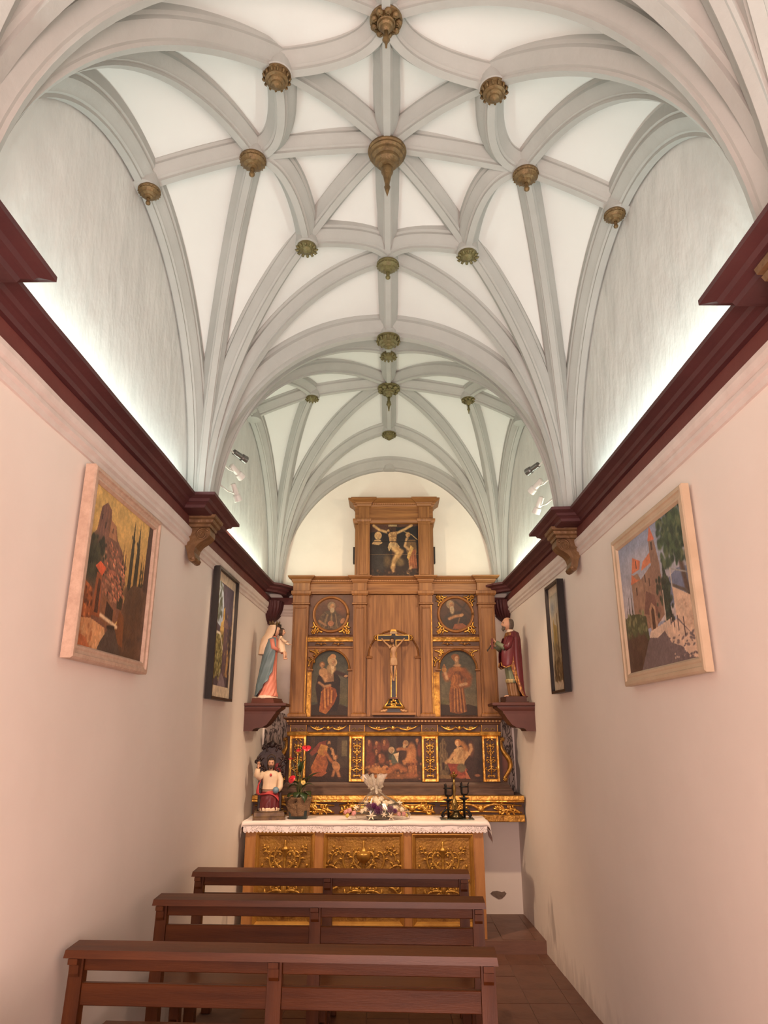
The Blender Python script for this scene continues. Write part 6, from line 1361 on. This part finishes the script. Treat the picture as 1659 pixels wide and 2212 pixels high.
def art_church():
    c = Cv(270, 216, (150, 152, 170)); c.grad((186, 172, 168), (140, 148, 170), .3, 1); c.el(.2, .6, .3, .15, (176, 170, 176), soft=.9); c.el(.3, .82, .3, .1, (170, 166, 176), soft=.9)
    c.po([(.6, .44), (.72, .56), (.86, .6), (1, .58), (1, .4), (.6, .36)], (112, 118, 140)); 
    for x, t in ((.1, .62), (.15, .66), (.06, .52), (.19, .7)): c.po([(x-.014, .3), (x, t), (x+.014, .3)], (64, 62, 50))
    c.po([(.18, .3), (.18, .66), (.22, .72), (.3, .72), (.34, .66), (.52, .72), (.62, .68), (.64, .34), (.5, .28)], (156, 122, 100), shade=(132, 100, 86)); c.po([(.17, .66), (.2, .74), (.27, .68), (.34, .66), (.26, .66)], (196, 112, 78)); c.po([(.2, .74), (.24, .86), (.36, .80), (.34, .74)], (204, 116, 82)); c.po([(.36, .72), (.4, .78), (.54, .82), (.54, .74)], (206, 122, 86)); c.po([(.52, .66), (.52, .9), (.6, .88), (.64, .7), (.65, .4), (.54, .4)], (140, 108, 92)); c.po([(.51, .90), (.555, 1.0), (.61, .88)], (196, 108, 80)); c.po([(.545, .82), (.57, .82), (.57, .88), (.545, .88)], (80, 60, 56))
    for x, y in ((.25, .56), (.4, .62), (.46, .58), (.28, .76)): c.po([(x, y), (x+.018, y), (x+.018, y+.06), (x, y+.06)], (84, 62, 56))
    c.po([(.34, .4), (.4, .56), (.52, .5), (.56, .34)], (120, 86, 76)); c.po([(.42, .26), (.42, .42), (.46, .46), (.51, .42), (.52, .26)], (168, 132, 106)); c.po([(.445, .27), (.445, .4), (.465, .43), (.49, .4), (.49, .27)], (84, 62, 54))
    c.po([(.66, .3), (.62, .5), (.66, .56), (.68, .78), (.71, .6), (.76, .52), (.72, .4), (.74, .26)], (52, 62, 54)); c.blobs(40, .55, .75, .26, .6, .03, [(46, 54, 46), (70, 78, 62), (56, 58, 48)])
    c.ln([(.96, .4), (.92, .6), (.88, .78)], .03, (92, 72, 62)); c.el(.86, .86, .2, .18, (62, 76, 58), soft=.4); c.blobs(140, .66, 1, .62, 1, .035, [(52, 68, 50), (78, 94, 66), (62, 78, 56), (96, 104, 74), (46, 58, 46)])
    c.po([(0, .12), (0, .42), (.1, .44), (.25, .42), (.36, .38), (.38, .2), (.2, .0), (0, 0)], (78, 80, 58)); c.blobs(60, 0, .36, .28, .44, .025, [(110, 112, 78), (84, 92, 62), (130, 128, 92)]); c.po([(0, 0), (0, .26), (.3, .26), (.36, .2), (.2, 0)], (82, 62, 54)); c.blobs(30, 0, .3, .05, .26, .03, [(90, 70, 58), (74, 56, 48)], 2.5)
    c.po([(.78, .28), (.77, .5), (1, .38), (1, .08), (.86, .14)], (208, 176, 150)); c.blobs(30, .8, 1, .1, .4, .02, [(196, 160, 134), (220, 190, 164), (184, 148, 124)], .5); c.ln([(.77, .51), (1, .40)], .01, (96, 84, 76)); c.ln([(.77, .62), (1, .53)], .005, (150, 146, 140)); c.ln([(.77, .5), (.77, .62)], .008, (190, 178, 164))
    c.po([(.2, 0), (.38, .22), (.4, .26), (.62, .28), (.8, .28), (1, .1), (1, 0)], (112, 98, 98)); c.po([(.38, .22), (.4, .26), (.72, .3), (.7, .26), (.5, .2)], (204, 178, 156)); c.po([(.6, .24), (.78, .28), (1, .1), (1, .0), (.9, .02), (.8, .1), (.68, .14)], (206, 176, 152)); c.blobs(46, .62, .96, .0, .18, .026, [(112, 98, 98), (100, 88, 90)], .4, (-20, 20)); c.blobs(12, .7, .9, .02, .1, .014, [(210, 182, 160)], .5)
    for x, h in ((.7, .07), (.74, .08), (.79, .09), (.86, .11)): c.ln([(x, .26-(x-.7)*.6), (x, .26-(x-.7)*.6+h)], .006, (74, 62, 66))
    c.ln([(.635, .2), (.64, .5)], .008, (190, 168, 150)); c.noise(.22, 12); c.noise(.14, 4); c.a = np.clip(c.a*1.1, 0, 255); return c
def art_garden():
    c = Cv(165, 195, (96, 84, 92)); c.a[:] = (206, 188, 164)
    def P(x, y): return (.09+x*.82, .09+y*.83)
    c.po([P(0, 0), P(1, 0), P(1, 1), P(0, 1)], (78, 70, 80)); c.po([P(0, .6), P(.38, .55), P(.42, .78), P(.3, .98), P(.1, 1), P(0, 1)], (160, 172, 186)); c.blobs(60, .1, .34, .6, .9, .03, [(78, 84, 74), (110, 118, 104), (90, 96, 84)])
    c.po([P(.42, .4), P(.42, .75), P(.5, .78), P(.55, .4)], (176, 144, 84)); c.po([P(.22, .35), P(.3, .6), P(.48, .66), P(.55, .5), P(.5, .3)], (186, 156, 96)); 
    for k in range(7): c.ln([P(.3+.05*k, .3), P(.3+.05*k, .52)], .008, (92, 76, 60))
    c.po([P(.55, .1), P(.5, .6), P(.72, .64), P(.78, .1)], (96, 78, 84)); c.po([P(.46, .58), P(.5, .66), P(.76, .66), P(.78, .58)], (122, 100, 96)); c.po([P(.5, 1), P(1, 1), P(1, .6), P(.76, .62), P(.45, .8)], (84, 78, 92)); c.po([P(.86, .0), P(.84, .6), P(1, .6), P(1, 0)], (66, 58, 62))
    c.po([P(0, .05), P(0, .48), P(.3, .5), P(.48, .4), P(.5, .2), P(.3, .1)], (112, 104, 66)); c.blobs(260, .1, .5, .14, .5, .018, [(150, 142, 92), (88, 84, 52), (124, 116, 72), (176, 166, 116), (70, 66, 44)]); c.po([P(.3, 0), P(.5, .14), P(.7, .08), P(.8, 0)], (124, 110, 116)); c.ln([P(.0, .5), P(.3, .5), P(.5, .36)], .01, (196, 188, 170)); c.po([P(.75, .1), P(.8, .4), P(.9, .3), P(.88, .1)], (176, 140, 92)); c.blobs(40, .6, .9, .15, .7, .02, [(120, 100, 80), (90, 74, 72), (150, 126, 90)]); c.noise(.3, 6); return c
def art_rock():
    c = Cv(150, 195, (206, 188, 164)); 
    def P(x, y): return (.09+x*.82, .09+y*.83)
    c.po([P(0, 0), P(1, 0), P(1, 1), P(0, 1)], (176, 166, 148)); c.el(.25, .8, .3, .12, (120, 124, 128), soft=.9); c.el(.7, .85, .35, .1, (150, 148, 140), soft=.9); c.el(.55, .6, .4, .15, (192, 182, 160), soft=.9)
    c.po([P(.14, .3), P(.16, .6), P(.26, .66), P(.52, .62), (.5, .42), P(.44, .3)], (164, 140, 84)); c.po([P(.16, .6), P(.2, .74), P(.3, .66)], (156, 130, 78)); c.po([P(.52, .3), P(.54, .76), P(.62, .77), P(.64, .3)], (122, 104, 74)); c.po([P(.78, .2), P(.8, .58), P(.86, .58), P(.86, .2)], (112, 96, 72)); c.ln([P(.34, .4), P(.34, .62)], .008, (96, 80, 56))
    c.po([P(0, 0), P(.06, .34), P(.3, .44), P(.5, .4), P(.7, .3), P(1, .22), P(1, 0)], (140, 122, 92)); c.blobs(120, .1, .9, .1, .42, .03, [(160, 144, 112), (96, 80, 58), (120, 102, 74), (176, 162, 134)], 2.0, (-20, 20)); c.blobs(160, .1, .9, .09, .3, .02, [(84, 66, 44), (120, 96, 64), (66, 52, 36), (140, 116, 80)], 1.6, (-40, 40)); c.noise(.25, 6)
    for a in (0, 1):
        pass
    return c
def framed(name, side, y0, y1, z0, z1, rails, depth, m_, art, cvm, label, lean=0.0, wallgap=.012, seg_in=0):
    yc = (y0+y1)/2; w = y1-y0; h = z1-z0; s = -1 if side == 'L' else 1
    ang = radians(90) if s < 0 else radians(-90)
    slope = math.atan2(wx(s, y1)-wx(s, y0), y1-y0)
    o = empty(name, (wx(s, yc)-s*wallgap, yc, z0), ang-slope, label=label, cat='picture')
    o.rotation_euler[0] = 0
    hw = w/2; P = rails
    prof = [(0, 0.0), (0, -depth*.85), (P*.12, -depth), (P*.34, -depth), (P*.42, -depth*.82), (P*.62, -depth*.74), (P*.72, -depth*.82), (P*.86, -depth*.82), (P, -depth*.55), (P, 0)]
    if seg_in: prof = [(0, 0), (0, -depth), (P, -depth), (P, -depth*.5), (P, 0)]
    c4 = [(-hw, 0, 1, 1), (hw, 0, -1, 1), (hw, h, -1, -1), (-hw, h, 1, -1)]
    for i in range(4):
        A, B = c4[i], c4[(i+1) % 4]
        rings = [[(A[0]+A[2]*p, y, A[1]+A[3]*p) for p, y in prof], [(B[0]+B[2]*p, y, B[1]+B[3]*p) for p, y in prof]]
        MB().loft(rings, closed=True, cap=True).build('frame_rail', m_, o)
    MB().box(-hw+P*.5, hw-P*.5, -depth*.3, -0.002, P*.5, h-P*.5).build('backing', WOODD, o)
    picture('canvas', art(), -hw+P*.96, hw-P*.96, P*.96, h-P*.96, -depth*.5, cvm, o)
    if seg_in: picture
    return o
LFR = mat('limed_frame', (0.62, 0.44, 0.33), (0.50, 0.34, 0.25), 0.5, nscale=8, stretch=(4, 4, 4), bump=.15)
LFR2 = mat('cream_frame', (0.60, 0.46, 0.32), (0.52, 0.39, 0.26), 0.5, nscale=6, bump=.1)
BFR = mat('black_frame', (0.018, 0.014, 0.014), (0.014, 0.011, 0.011), 0.4)
framed('framed_painting', 'L', 2.62, 3.46, 1.86, 2.635, .058, .045, LFR, art_castle, CANV, 'oil painting of a castle town under an ochre sky in a limed wood frame')
framed('framed_painting', 'R', 2.67, 3.61, 1.81, 2.56, .062, .035, LFR2, art_church, CANV, 'oil painting of a stone church and tree shaded lane in a cream frame')
framed('framed_print', 'L', 4.70, 5.28, 1.80, 2.695, .018, .045, BFR, art_garden, PRINTM, 'print of a garden with colonnade in a thin black frame with cream mat', seg_in=1)
framed('framed_print', 'R', 4.74, 5.09, 1.845, 2.605, .018, .045, BFR, art_rock, PRINTM, 'print of a castle on a misty rock in a thin black frame with cream mat', seg_in=1)

# ================================================================ ceiling bosses
def boss(pos, r, style, m_, label, group=None):
    o = empty('ceiling_boss', pos, label=label, cat='boss', group=group)
    R = r
    if style == 'stepped':     # broad stepped dish with a pointed turned drop
        MB().lathe([(R*.55, 0), (R*.98, -R*.04), (R, -R*.16), (R*.93, -R*.22), (R*.95, -R*.34), (R*.84, -R*.42), (R*.82, -R*.56), (R*.66, -R*.66), (R*.63, -R*.82), (R*.5, -R*.90), (R*.45, -R*1.05), (R*.28, -R*1.12)], 40).build('dish', m_, o, smooth=True, autosm=40)
        m = MB(); m.lathe([(R*.2, -R*1.1), (R*.30, -R*1.2), (R*.31, -R*1.45), (R*.24, -R*1.6), (R*.2, -R*1.75), (R*.13, -R*2.15), (R*.12, -R*2.3), (R*.16, -R*2.38), (R*.10, -R*2.6), (R*.01, -R*2.95)], 20); m.build('pendant', m_, o, smooth=True)
    elif style == 'rosette':   # petals round a turned cup with a long drop
        MB().lathe([(R*.5, 0), (R, -R*.03), (R*1.02, -R*.13), (R*.9, -R*.18), (R*.8, -R*.2), (R*.3, -R*.3)], 36).build('dish', m_, o, smooth=True, autosm=40)
        for k in range(9):
            t = 2*pi*k/9; m = MB(); m.ell((R*.78*cos(t), R*.78*sin(t), -R*.30), (R*.24, R*.24, R*.16), 10, 7); m.tube([(R*(.62)*cos(t+.22), R*.62*sin(t+.22), -R*.42), (R*.8*cos(t), R*.8*sin(t), -R*.50), (R*.62*cos(t-.22), R*.62*sin(t-.22), -R*.42)], R*.05, 6); m.build('petal', m_, o, smooth=True)
        MB().lathe([(R*.6, -R*.2), (R*.58, -R*.42), (R*.5, -R*.46), (R*.46, -R*.6), (R*.34, -R*.68), (R*.28, -R*.9), (R*.14, -R*1.0)], 28).build('cup', m_, o, smooth=True, autosm=40)
        MB().lathe([(R*.14, -R*.95), (R*.13, -R*1.35), (R*.19, -R*1.45), (R*.17, -R*1.55), (R*.24, -R*1.68), (R*.12, -R*1.85), (R*.06, -R*2.2), (R*.065, -R*2.3), (R*.01, -R*2.36)], 18).build('pendant', m_, o, smooth=True)
    elif style == 'crown':     # fluted side wall, stepped cone below
        MB().lathe([(R*.6, 0), (R, 0), (R, -R*.12), (R*.88, -R*.16), (R*.8, -R*.5), (R*.62, -R*.58), (R*.58, -R*.7), (R*.4, -R*.78), (R*.36, -R*.9), (R*.18, -R*.98), (R*.02, -R*1.1)], 36).build('dish', m_, o, smooth=True, autosm=40)
        for k in range(14):
            t = 2*pi*k/14; MB().tube([(R*.9*cos(t), R*.9*sin(t), -R*.14), (R*.97*cos(t), R*.97*sin(t), -R*.34), (R*.88*cos(t), R*.88*sin(t), -R*.52)], [R*.06, R*.10, R*.05], 6).build('flute', m_, o, smooth=True)
    elif style == 'drop':      # ringed dish with a short ball drop
        MB().lathe([(R*.6, 0), (R*.98, -R*.03), (R, -R*.18), (R*.9, -R*.26), (R*.92, -R*.36), (R*.7, -R*.5), (R*.66, -R*.62), (R*.42, -R*.72), (R*.36, -R*.86), (R*.2, -R*.92)], 36).build('dish', m_, o, smooth=True, autosm=40)
        MB().lathe([(R*.16, -R*.86), (R*.17, -R*1.15), (R*.14, -R*1.25), (R*.22, -R*1.38), (R*.2, -R*1.52), (R*.08, -R*1.62), (R*.02, -R*1.66)], 16).build('pendant', m_, o, smooth=True)
        m = MB()
        for k in range(20): t = 2*pi*k/20; m.ell((R*.96*cos(t), R*.96*sin(t), -R*.31), (R*.06, R*.06, R*.05), 6, 5)
        setp(m.build('beading', m_, o, smooth=True), kind='stuff')
    elif style == 'flower':    # toothed daisy face
        MB().lathe([(R*.5, 0), (R*.86, -R*.04), (R*.88, -R*.3), (R*.7, -R*.42), (R*.5, -R*.44), (R*.42, -R*.56), (R*.2, -R*.66), (R*.02, -R*.7)], 30).build('dish', m_, o, smooth=True, autosm=40)
        for k in range(12):
            t = 2*pi*k/12; MB().tube([(R*.6*cos(t), R*.6*sin(t), -R*.36), (R*.85*cos(t), R*.85*sin(t), -R*.46), (R*1.02*cos(t), R*1.02*sin(t), -R*.34)], [R*.09, R*.14, R*.05], 6).build('petal', m_, o, smooth=True)
    return o
B1, B2 = bays[0][0], bays[1][0]
boss(B1.W(0, 0, ZC), .100, 'stepped', GILTBOSS, 'largest gilded boss, stepped like a spinning top, at the centre of the star vault')
boss(B1.W(0, -.775, ZD-.005), .066, 'rosette', GILTBOSS, 'gilded rosette boss with petals and the longest turned drop, over the benches')
gB, gD, gE, gF = 'fluted bosses on the diagonal ribs', 'ringed bosses beside the central boss', 'half bosses against the side walls', 'daisy bosses on the ring ribs'
for sx in (-1, 1):
    sd = 'castle town painting side' if sx < 0 else 'church painting side'; sd2 = 'blue mantled statue' if sx < 0 else 'burgundy cloaked statue'
    boss(B1.W(sx*.474, BYN, 2.705), .061, 'crown', GILTBOSS, 'fluted gilded boss between the rosette boss and the '+sd, gB)
    boss(B1.W(DX[sx], 0, ZD), .068, 'drop', GILTBOSS, 'ringed gilded boss with ball drop, between the largest boss and the '+sd, gD)
    boss(B1.W(sx*1.17, 0, ZE), .055, 'drop', GILTBOSS, 'gilded boss against the wall, topping the arch over the '+sd, gE)
    boss(B1.W(sx*.474, BYF, 2.705), .066, 'flower', GILTBOSS2, 'small daisy toothed gilded boss on the diagonal rib towards the '+sd2, gF)
boss(B1.W(0, .775, ZD-.005), .070, 'drop', GILTBOSS2, 'greenish gilded boss with ball drop between the two daisy bosses')
boss(B1.W(0, 1.33, ZH), .080, 'crown', GILTBOSS2, 'brown fluted boss at the top of the arch dividing the two vaults')
boss(B2.W(0, -.775, ZD-.005), .066, 'flower', GILTBOSS2, 'mossy green shallow boss just behind the dividing arch')
boss(B2.W(0, 0, ZC), .098, 'rosette', GILTBOSS2, 'mossy green boss with long drop at the centre of the altar vault')
for sx in (-1, 1):
    boss(B2.W(DX[sx], 0, ZD), .060, 'flower' if sx < 0 else 'rosette', GILTBOSS2, 'small shallow green boss on the altar vault cross rib' if sx < 0 else 'small green boss with hanging drop on the altar vault cross rib', 'altar vault side bosses')
boss(B2.W(0, .775, ZD-.005), .068, 'crown', GILTBOSS2, 'small green boss right above the altarpiece crown')

# ================================================================ gilded scroll corbels under the cornice blocks
CORB = mat('corbel_gilt', (0.22, 0.125, 0.055), (0.15, 0.08, 0.038), 0.45, 0.3, nscale=14, bump=.3)
def corbel(s, yc, label, group):
    x = wx(s, yc); o = empty('scroll_corbel', (x, yc, EYE+.985), label=label, cat='corbel', group=group); sg = -s; W_ = .062
    zt = .268
    m = MB(); m.loft([[(0, -W_-.02-q, z), (sg*p, -W_-.02-q, z), (sg*p, W_+.02+q, z), (0, W_+.02+q, z)] for p, q, z in ((.150, 0, .196), (.154, .002, .212), (.150, 0, .216), (.166, .01, .222), (.172, .014, .238), (.166, .01, .243), (.180, .018, .250), (.185, .02, zt))], cap=True); m.build('abacus', CORB, o)
    pr = [(.0, .196), (.142, .196), (.150, .176), (.148, .150), (.130, .128), (.105, .112), (.082, .095), (.066, .072), (.060, .045), (.066, .022), (.074, .008), (.066, -.010), (.050, -.016), (.034, -.010), (.024, .012), (.016, .05), (.0, .09)]
    MB().prism([(sg*a, b) for a, b in pr], -W_, W_).build('scroll_body', CORB, o)
    for q in (-1, 1):
        pts = []
        for k in range(30):
            t = k/29*2.2*2*pi*.7; rr = .040*(1-k/36); pts.append((sg*(.100+rr*cos(t+.5)), q*(W_+.002), .152+rr*sin(t+.5)))
        MB().tube(pts, [.007*(1-k/60) for k in range(30)], 6).build('volute', CORB, o, smooth=True)
    MB().tube([(sg*.052, -W_, .012), (sg*.056, 0, .004), (sg*.052, W_, .012)], .018, 10).build('roll', CORB, o, smooth=True)
    return o
corbel(-1, 4.12, 'gilded scroll corbel at the left rib cluster beside the spotlights', 'scroll corbels under the cornice blocks'); corbel(1, 4.40, 'gilded scroll corbel at the right rib cluster beside the spotlights', 'scroll corbels under the cornice blocks')
corbel(-1, 1.45, 'gilded scroll corbel on the left wall nearest the entrance', 'scroll corbels under the cornice blocks'); corbel(1, 1.59, 'gilded scroll corbel on the right wall nearest the entrance', 'scroll corbels under the cornice blocks')

# ================================================================ shell corbels in the back corners
def shell(s, label):
    x = wx(s, YB); o = empty('shell_corbel', (x, YB-.004, EYE+.985), label=label, cat='corbel', group='shell corbels in the altar corners'); sg = -s
    m = MB(); rings = []; N = 40
    for i in range(11):
        t = i/10; r = .015+.195*sin(t*pi/2); z = .012+.20*(1-cos(t*pi/2)); ring = []
        for k in range(N+1):
            a = pi/2*k/N; f = 1-.09*t*(0.5-0.5*cos(a*4*7)); ring.append((sg*r*.76*f*cos(a), -r*f*sin(a), z))
        ring.append((0, 0, z)); rings.append(ring)
    m.loft(rings, closed=True, cap=True); m.build('shell', RED, o, smooth=True, autosm=60)
    MB().ell((sg*.022, -.022, .012), (.03, .03, .02), 12, 8).build('hinge', RED, o, smooth=True)
    return o
shell(-1, 'maroon fluted shell corbel in the corner above the blue mantled statue'); shell(1, 'maroon fluted shell corbel in the corner above the burgundy cloaked statue')

# ================================================================ spotlights on the dividing arch
WMET = mat('white_metal', (0.78, 0.76, 0.72), (0.74, 0.72, 0.68), 0.35); GMET = mat('grey_metal', (0.22, 0.205, 0.20), (0.18, 0.17, 0.165), 0.35, 0.7)
LAMP = mat('lamp_face', (1, 0.95, 0.85), None, 0.5, emit=(1.0, 0.86, 0.66), estr=14.0)
def spot(pos, tgt, m_, arm, label, power, ang=80, col=(1.0, 0.71, 0.47)):
    pos = Vector(pos); d = (Vector(tgt)-pos).normalized(); o = empty('spotlight', pos, label=label, cat='spotlight', group='spotlights aimed at the altar'); s = 1 if arm > 0 else -1
    q = Vector((0, 0, 1)).rotation_difference(d); R = q.to_matrix().to_4x4()
    m = MB(); m.lathe([(.012, -.075), (.020, -.070), (.021, .0), (.017, .006)], 18); m.xf(R); m.build('housing', m_, o, smooth=True, autosm=40)
    m = MB(); m.lathe([(.017, .004), (.026, .012), (.029, .052), (.027, .053), (.024, .02), (.01, .016)], 20); m.xf(R); m.build('shade', m_, o, smooth=True, autosm=40)
    m = MB(); m.lathe([(.0235, .040), (.0235, .046), (.012, .049), (.001, .050)], 18); m.xf(R); m.build('lamp', LAMP, o, smooth=True)
    MB().tube([(0, 0, 0), (arm*.6, -.06, .0), (arm, -.24, .002)], .0055, 8).build('arm', WMET, o, smooth=True)
    MB().tube([(arm, -.24, -.022), (arm, -.24, .026)], .014, 12).build('mount', WMET, o, smooth=True)
    ld = bpy.data.lights.new('spot', 'SPOT'); ld.energy = power; ld.color = col; ld.spot_size = radians(ang); ld.spot_blend = .9; ld.shadow_soft_size = .05
    lo = bpy.data.objects.new('spot_beam', ld); COL.objects.link(lo); lo.location = pos+d*.058; lo.rotation_euler = Vector((0, 0, -1)).rotation_difference(d).to_euler()
    return o
SPW = 26.0
spot((-1.045, 4.50, 3.425), (.1, 6.5, 3.1), GMET, -.06, 'grey spotlight, topmost of the three on the left rib cluster', SPW)
spot((-1.06, 4.50, 3.305), (.3, 6.5, 2.0), WMET, -.075, 'white spotlight, middle of the three on the left rib cluster', SPW*2.6)
spot((-1.06, 4.50, 3.150), (-.25, 6.0, .55), WMET, -.075, 'white spotlight, lowest of the three on the left rib cluster', SPW*6.0)
spot((1.005, 4.62, 3.370), (0, 6.5, 3.1), GMET, .06, 'grey spotlight, topmost of the three on the right rib cluster', SPW)
spot((1.02, 4.62, 3.235), (-.3, 6.5, 2.0), WMET, .075, 'white spotlight, middle of the three on the right rib cluster', SPW*2.6)
spot((1.03, 4.62, 3.090), (.1, 6.0, .55), WMET, .075, 'white spotlight, lowest of the three on the right rib cluster', SPW*6.0)

# ================================================================ old mural strips beside the predella, flaked plaster patch
def mural_mat():
    m = bpy.data.materials.new('old_mural'); m.use_nodes = True; nt = m.node_tree; b = nt.nodes['Principled BSDF']; b.inputs['Roughness'].default_value = .85
    tc = nt.nodes.new('ShaderNodeTexCoord'); mp = nt.nodes.new('ShaderNodeMapping'); mp.inputs['Scale'].default_value = (14, 14, 4.5); nt.links.new(tc.outputs['Object'], mp.inputs[0])
    n = nt.nodes.new('ShaderNodeTexNoise'); n.inputs['Scale'].default_value = 1.6; n.inputs['Detail'].default_value = 5; n.inputs['Distortion'].default_value = 1.2; nt.links.new(mp.outputs[0], n.inputs['Vector'])
    r = nt.nodes.new('ShaderNodeValToRGB'); e = r.color_ramp.elements; e[0].position = .40; e[0].color = (.50, .40, .33, 1); e[1].position = .62; e[1].color = (.42, .34, .29, 1)
    for p, c in ((.46, (.40, .33, .28, 1)), (.50, (.07, .055, .05, 1)), (.545, (.09, .07, .06, 1)), (.57, (.46, .37, .31, 1))): q = e.new(p); q.color = c
    nt.links.new(n.outputs['Fac'], r.inputs['Fac']); nt.links.new(r.outputs[0], b.inputs['Base Color']); return m
MUR = mural_mat()
for s in (-1, 1):
    xa = wx(s, YB); poly = [(xa-s*.002, .0), (xa-s*.02, .62), (xa-s*.06, .70), (xa-s*.12, .74), (xa-s*.20, .72), (xa-s*.26, .6), (xa-s*.26, .0)]
    o = MB().prism([(x, z+1.03) for x, z in poly], YB-.006, YB+.004).build('mural_patch', MUR, wall_back)
m = MB(); m.prism([(.86, .245), (.88, .262), (.92, .266), (.96, .256), (.985, .262), (1.0, .245), (.985, .225), (.96, .205), (.93, .20), (.90, .215), (.875, .23)], YB-.003, YB+.003); m.build('flaked_patch', mat('bare_plaster', (.24, .17, .13), (.17, .12, .095), .9, nscale=30, bump=.5), wall_back)
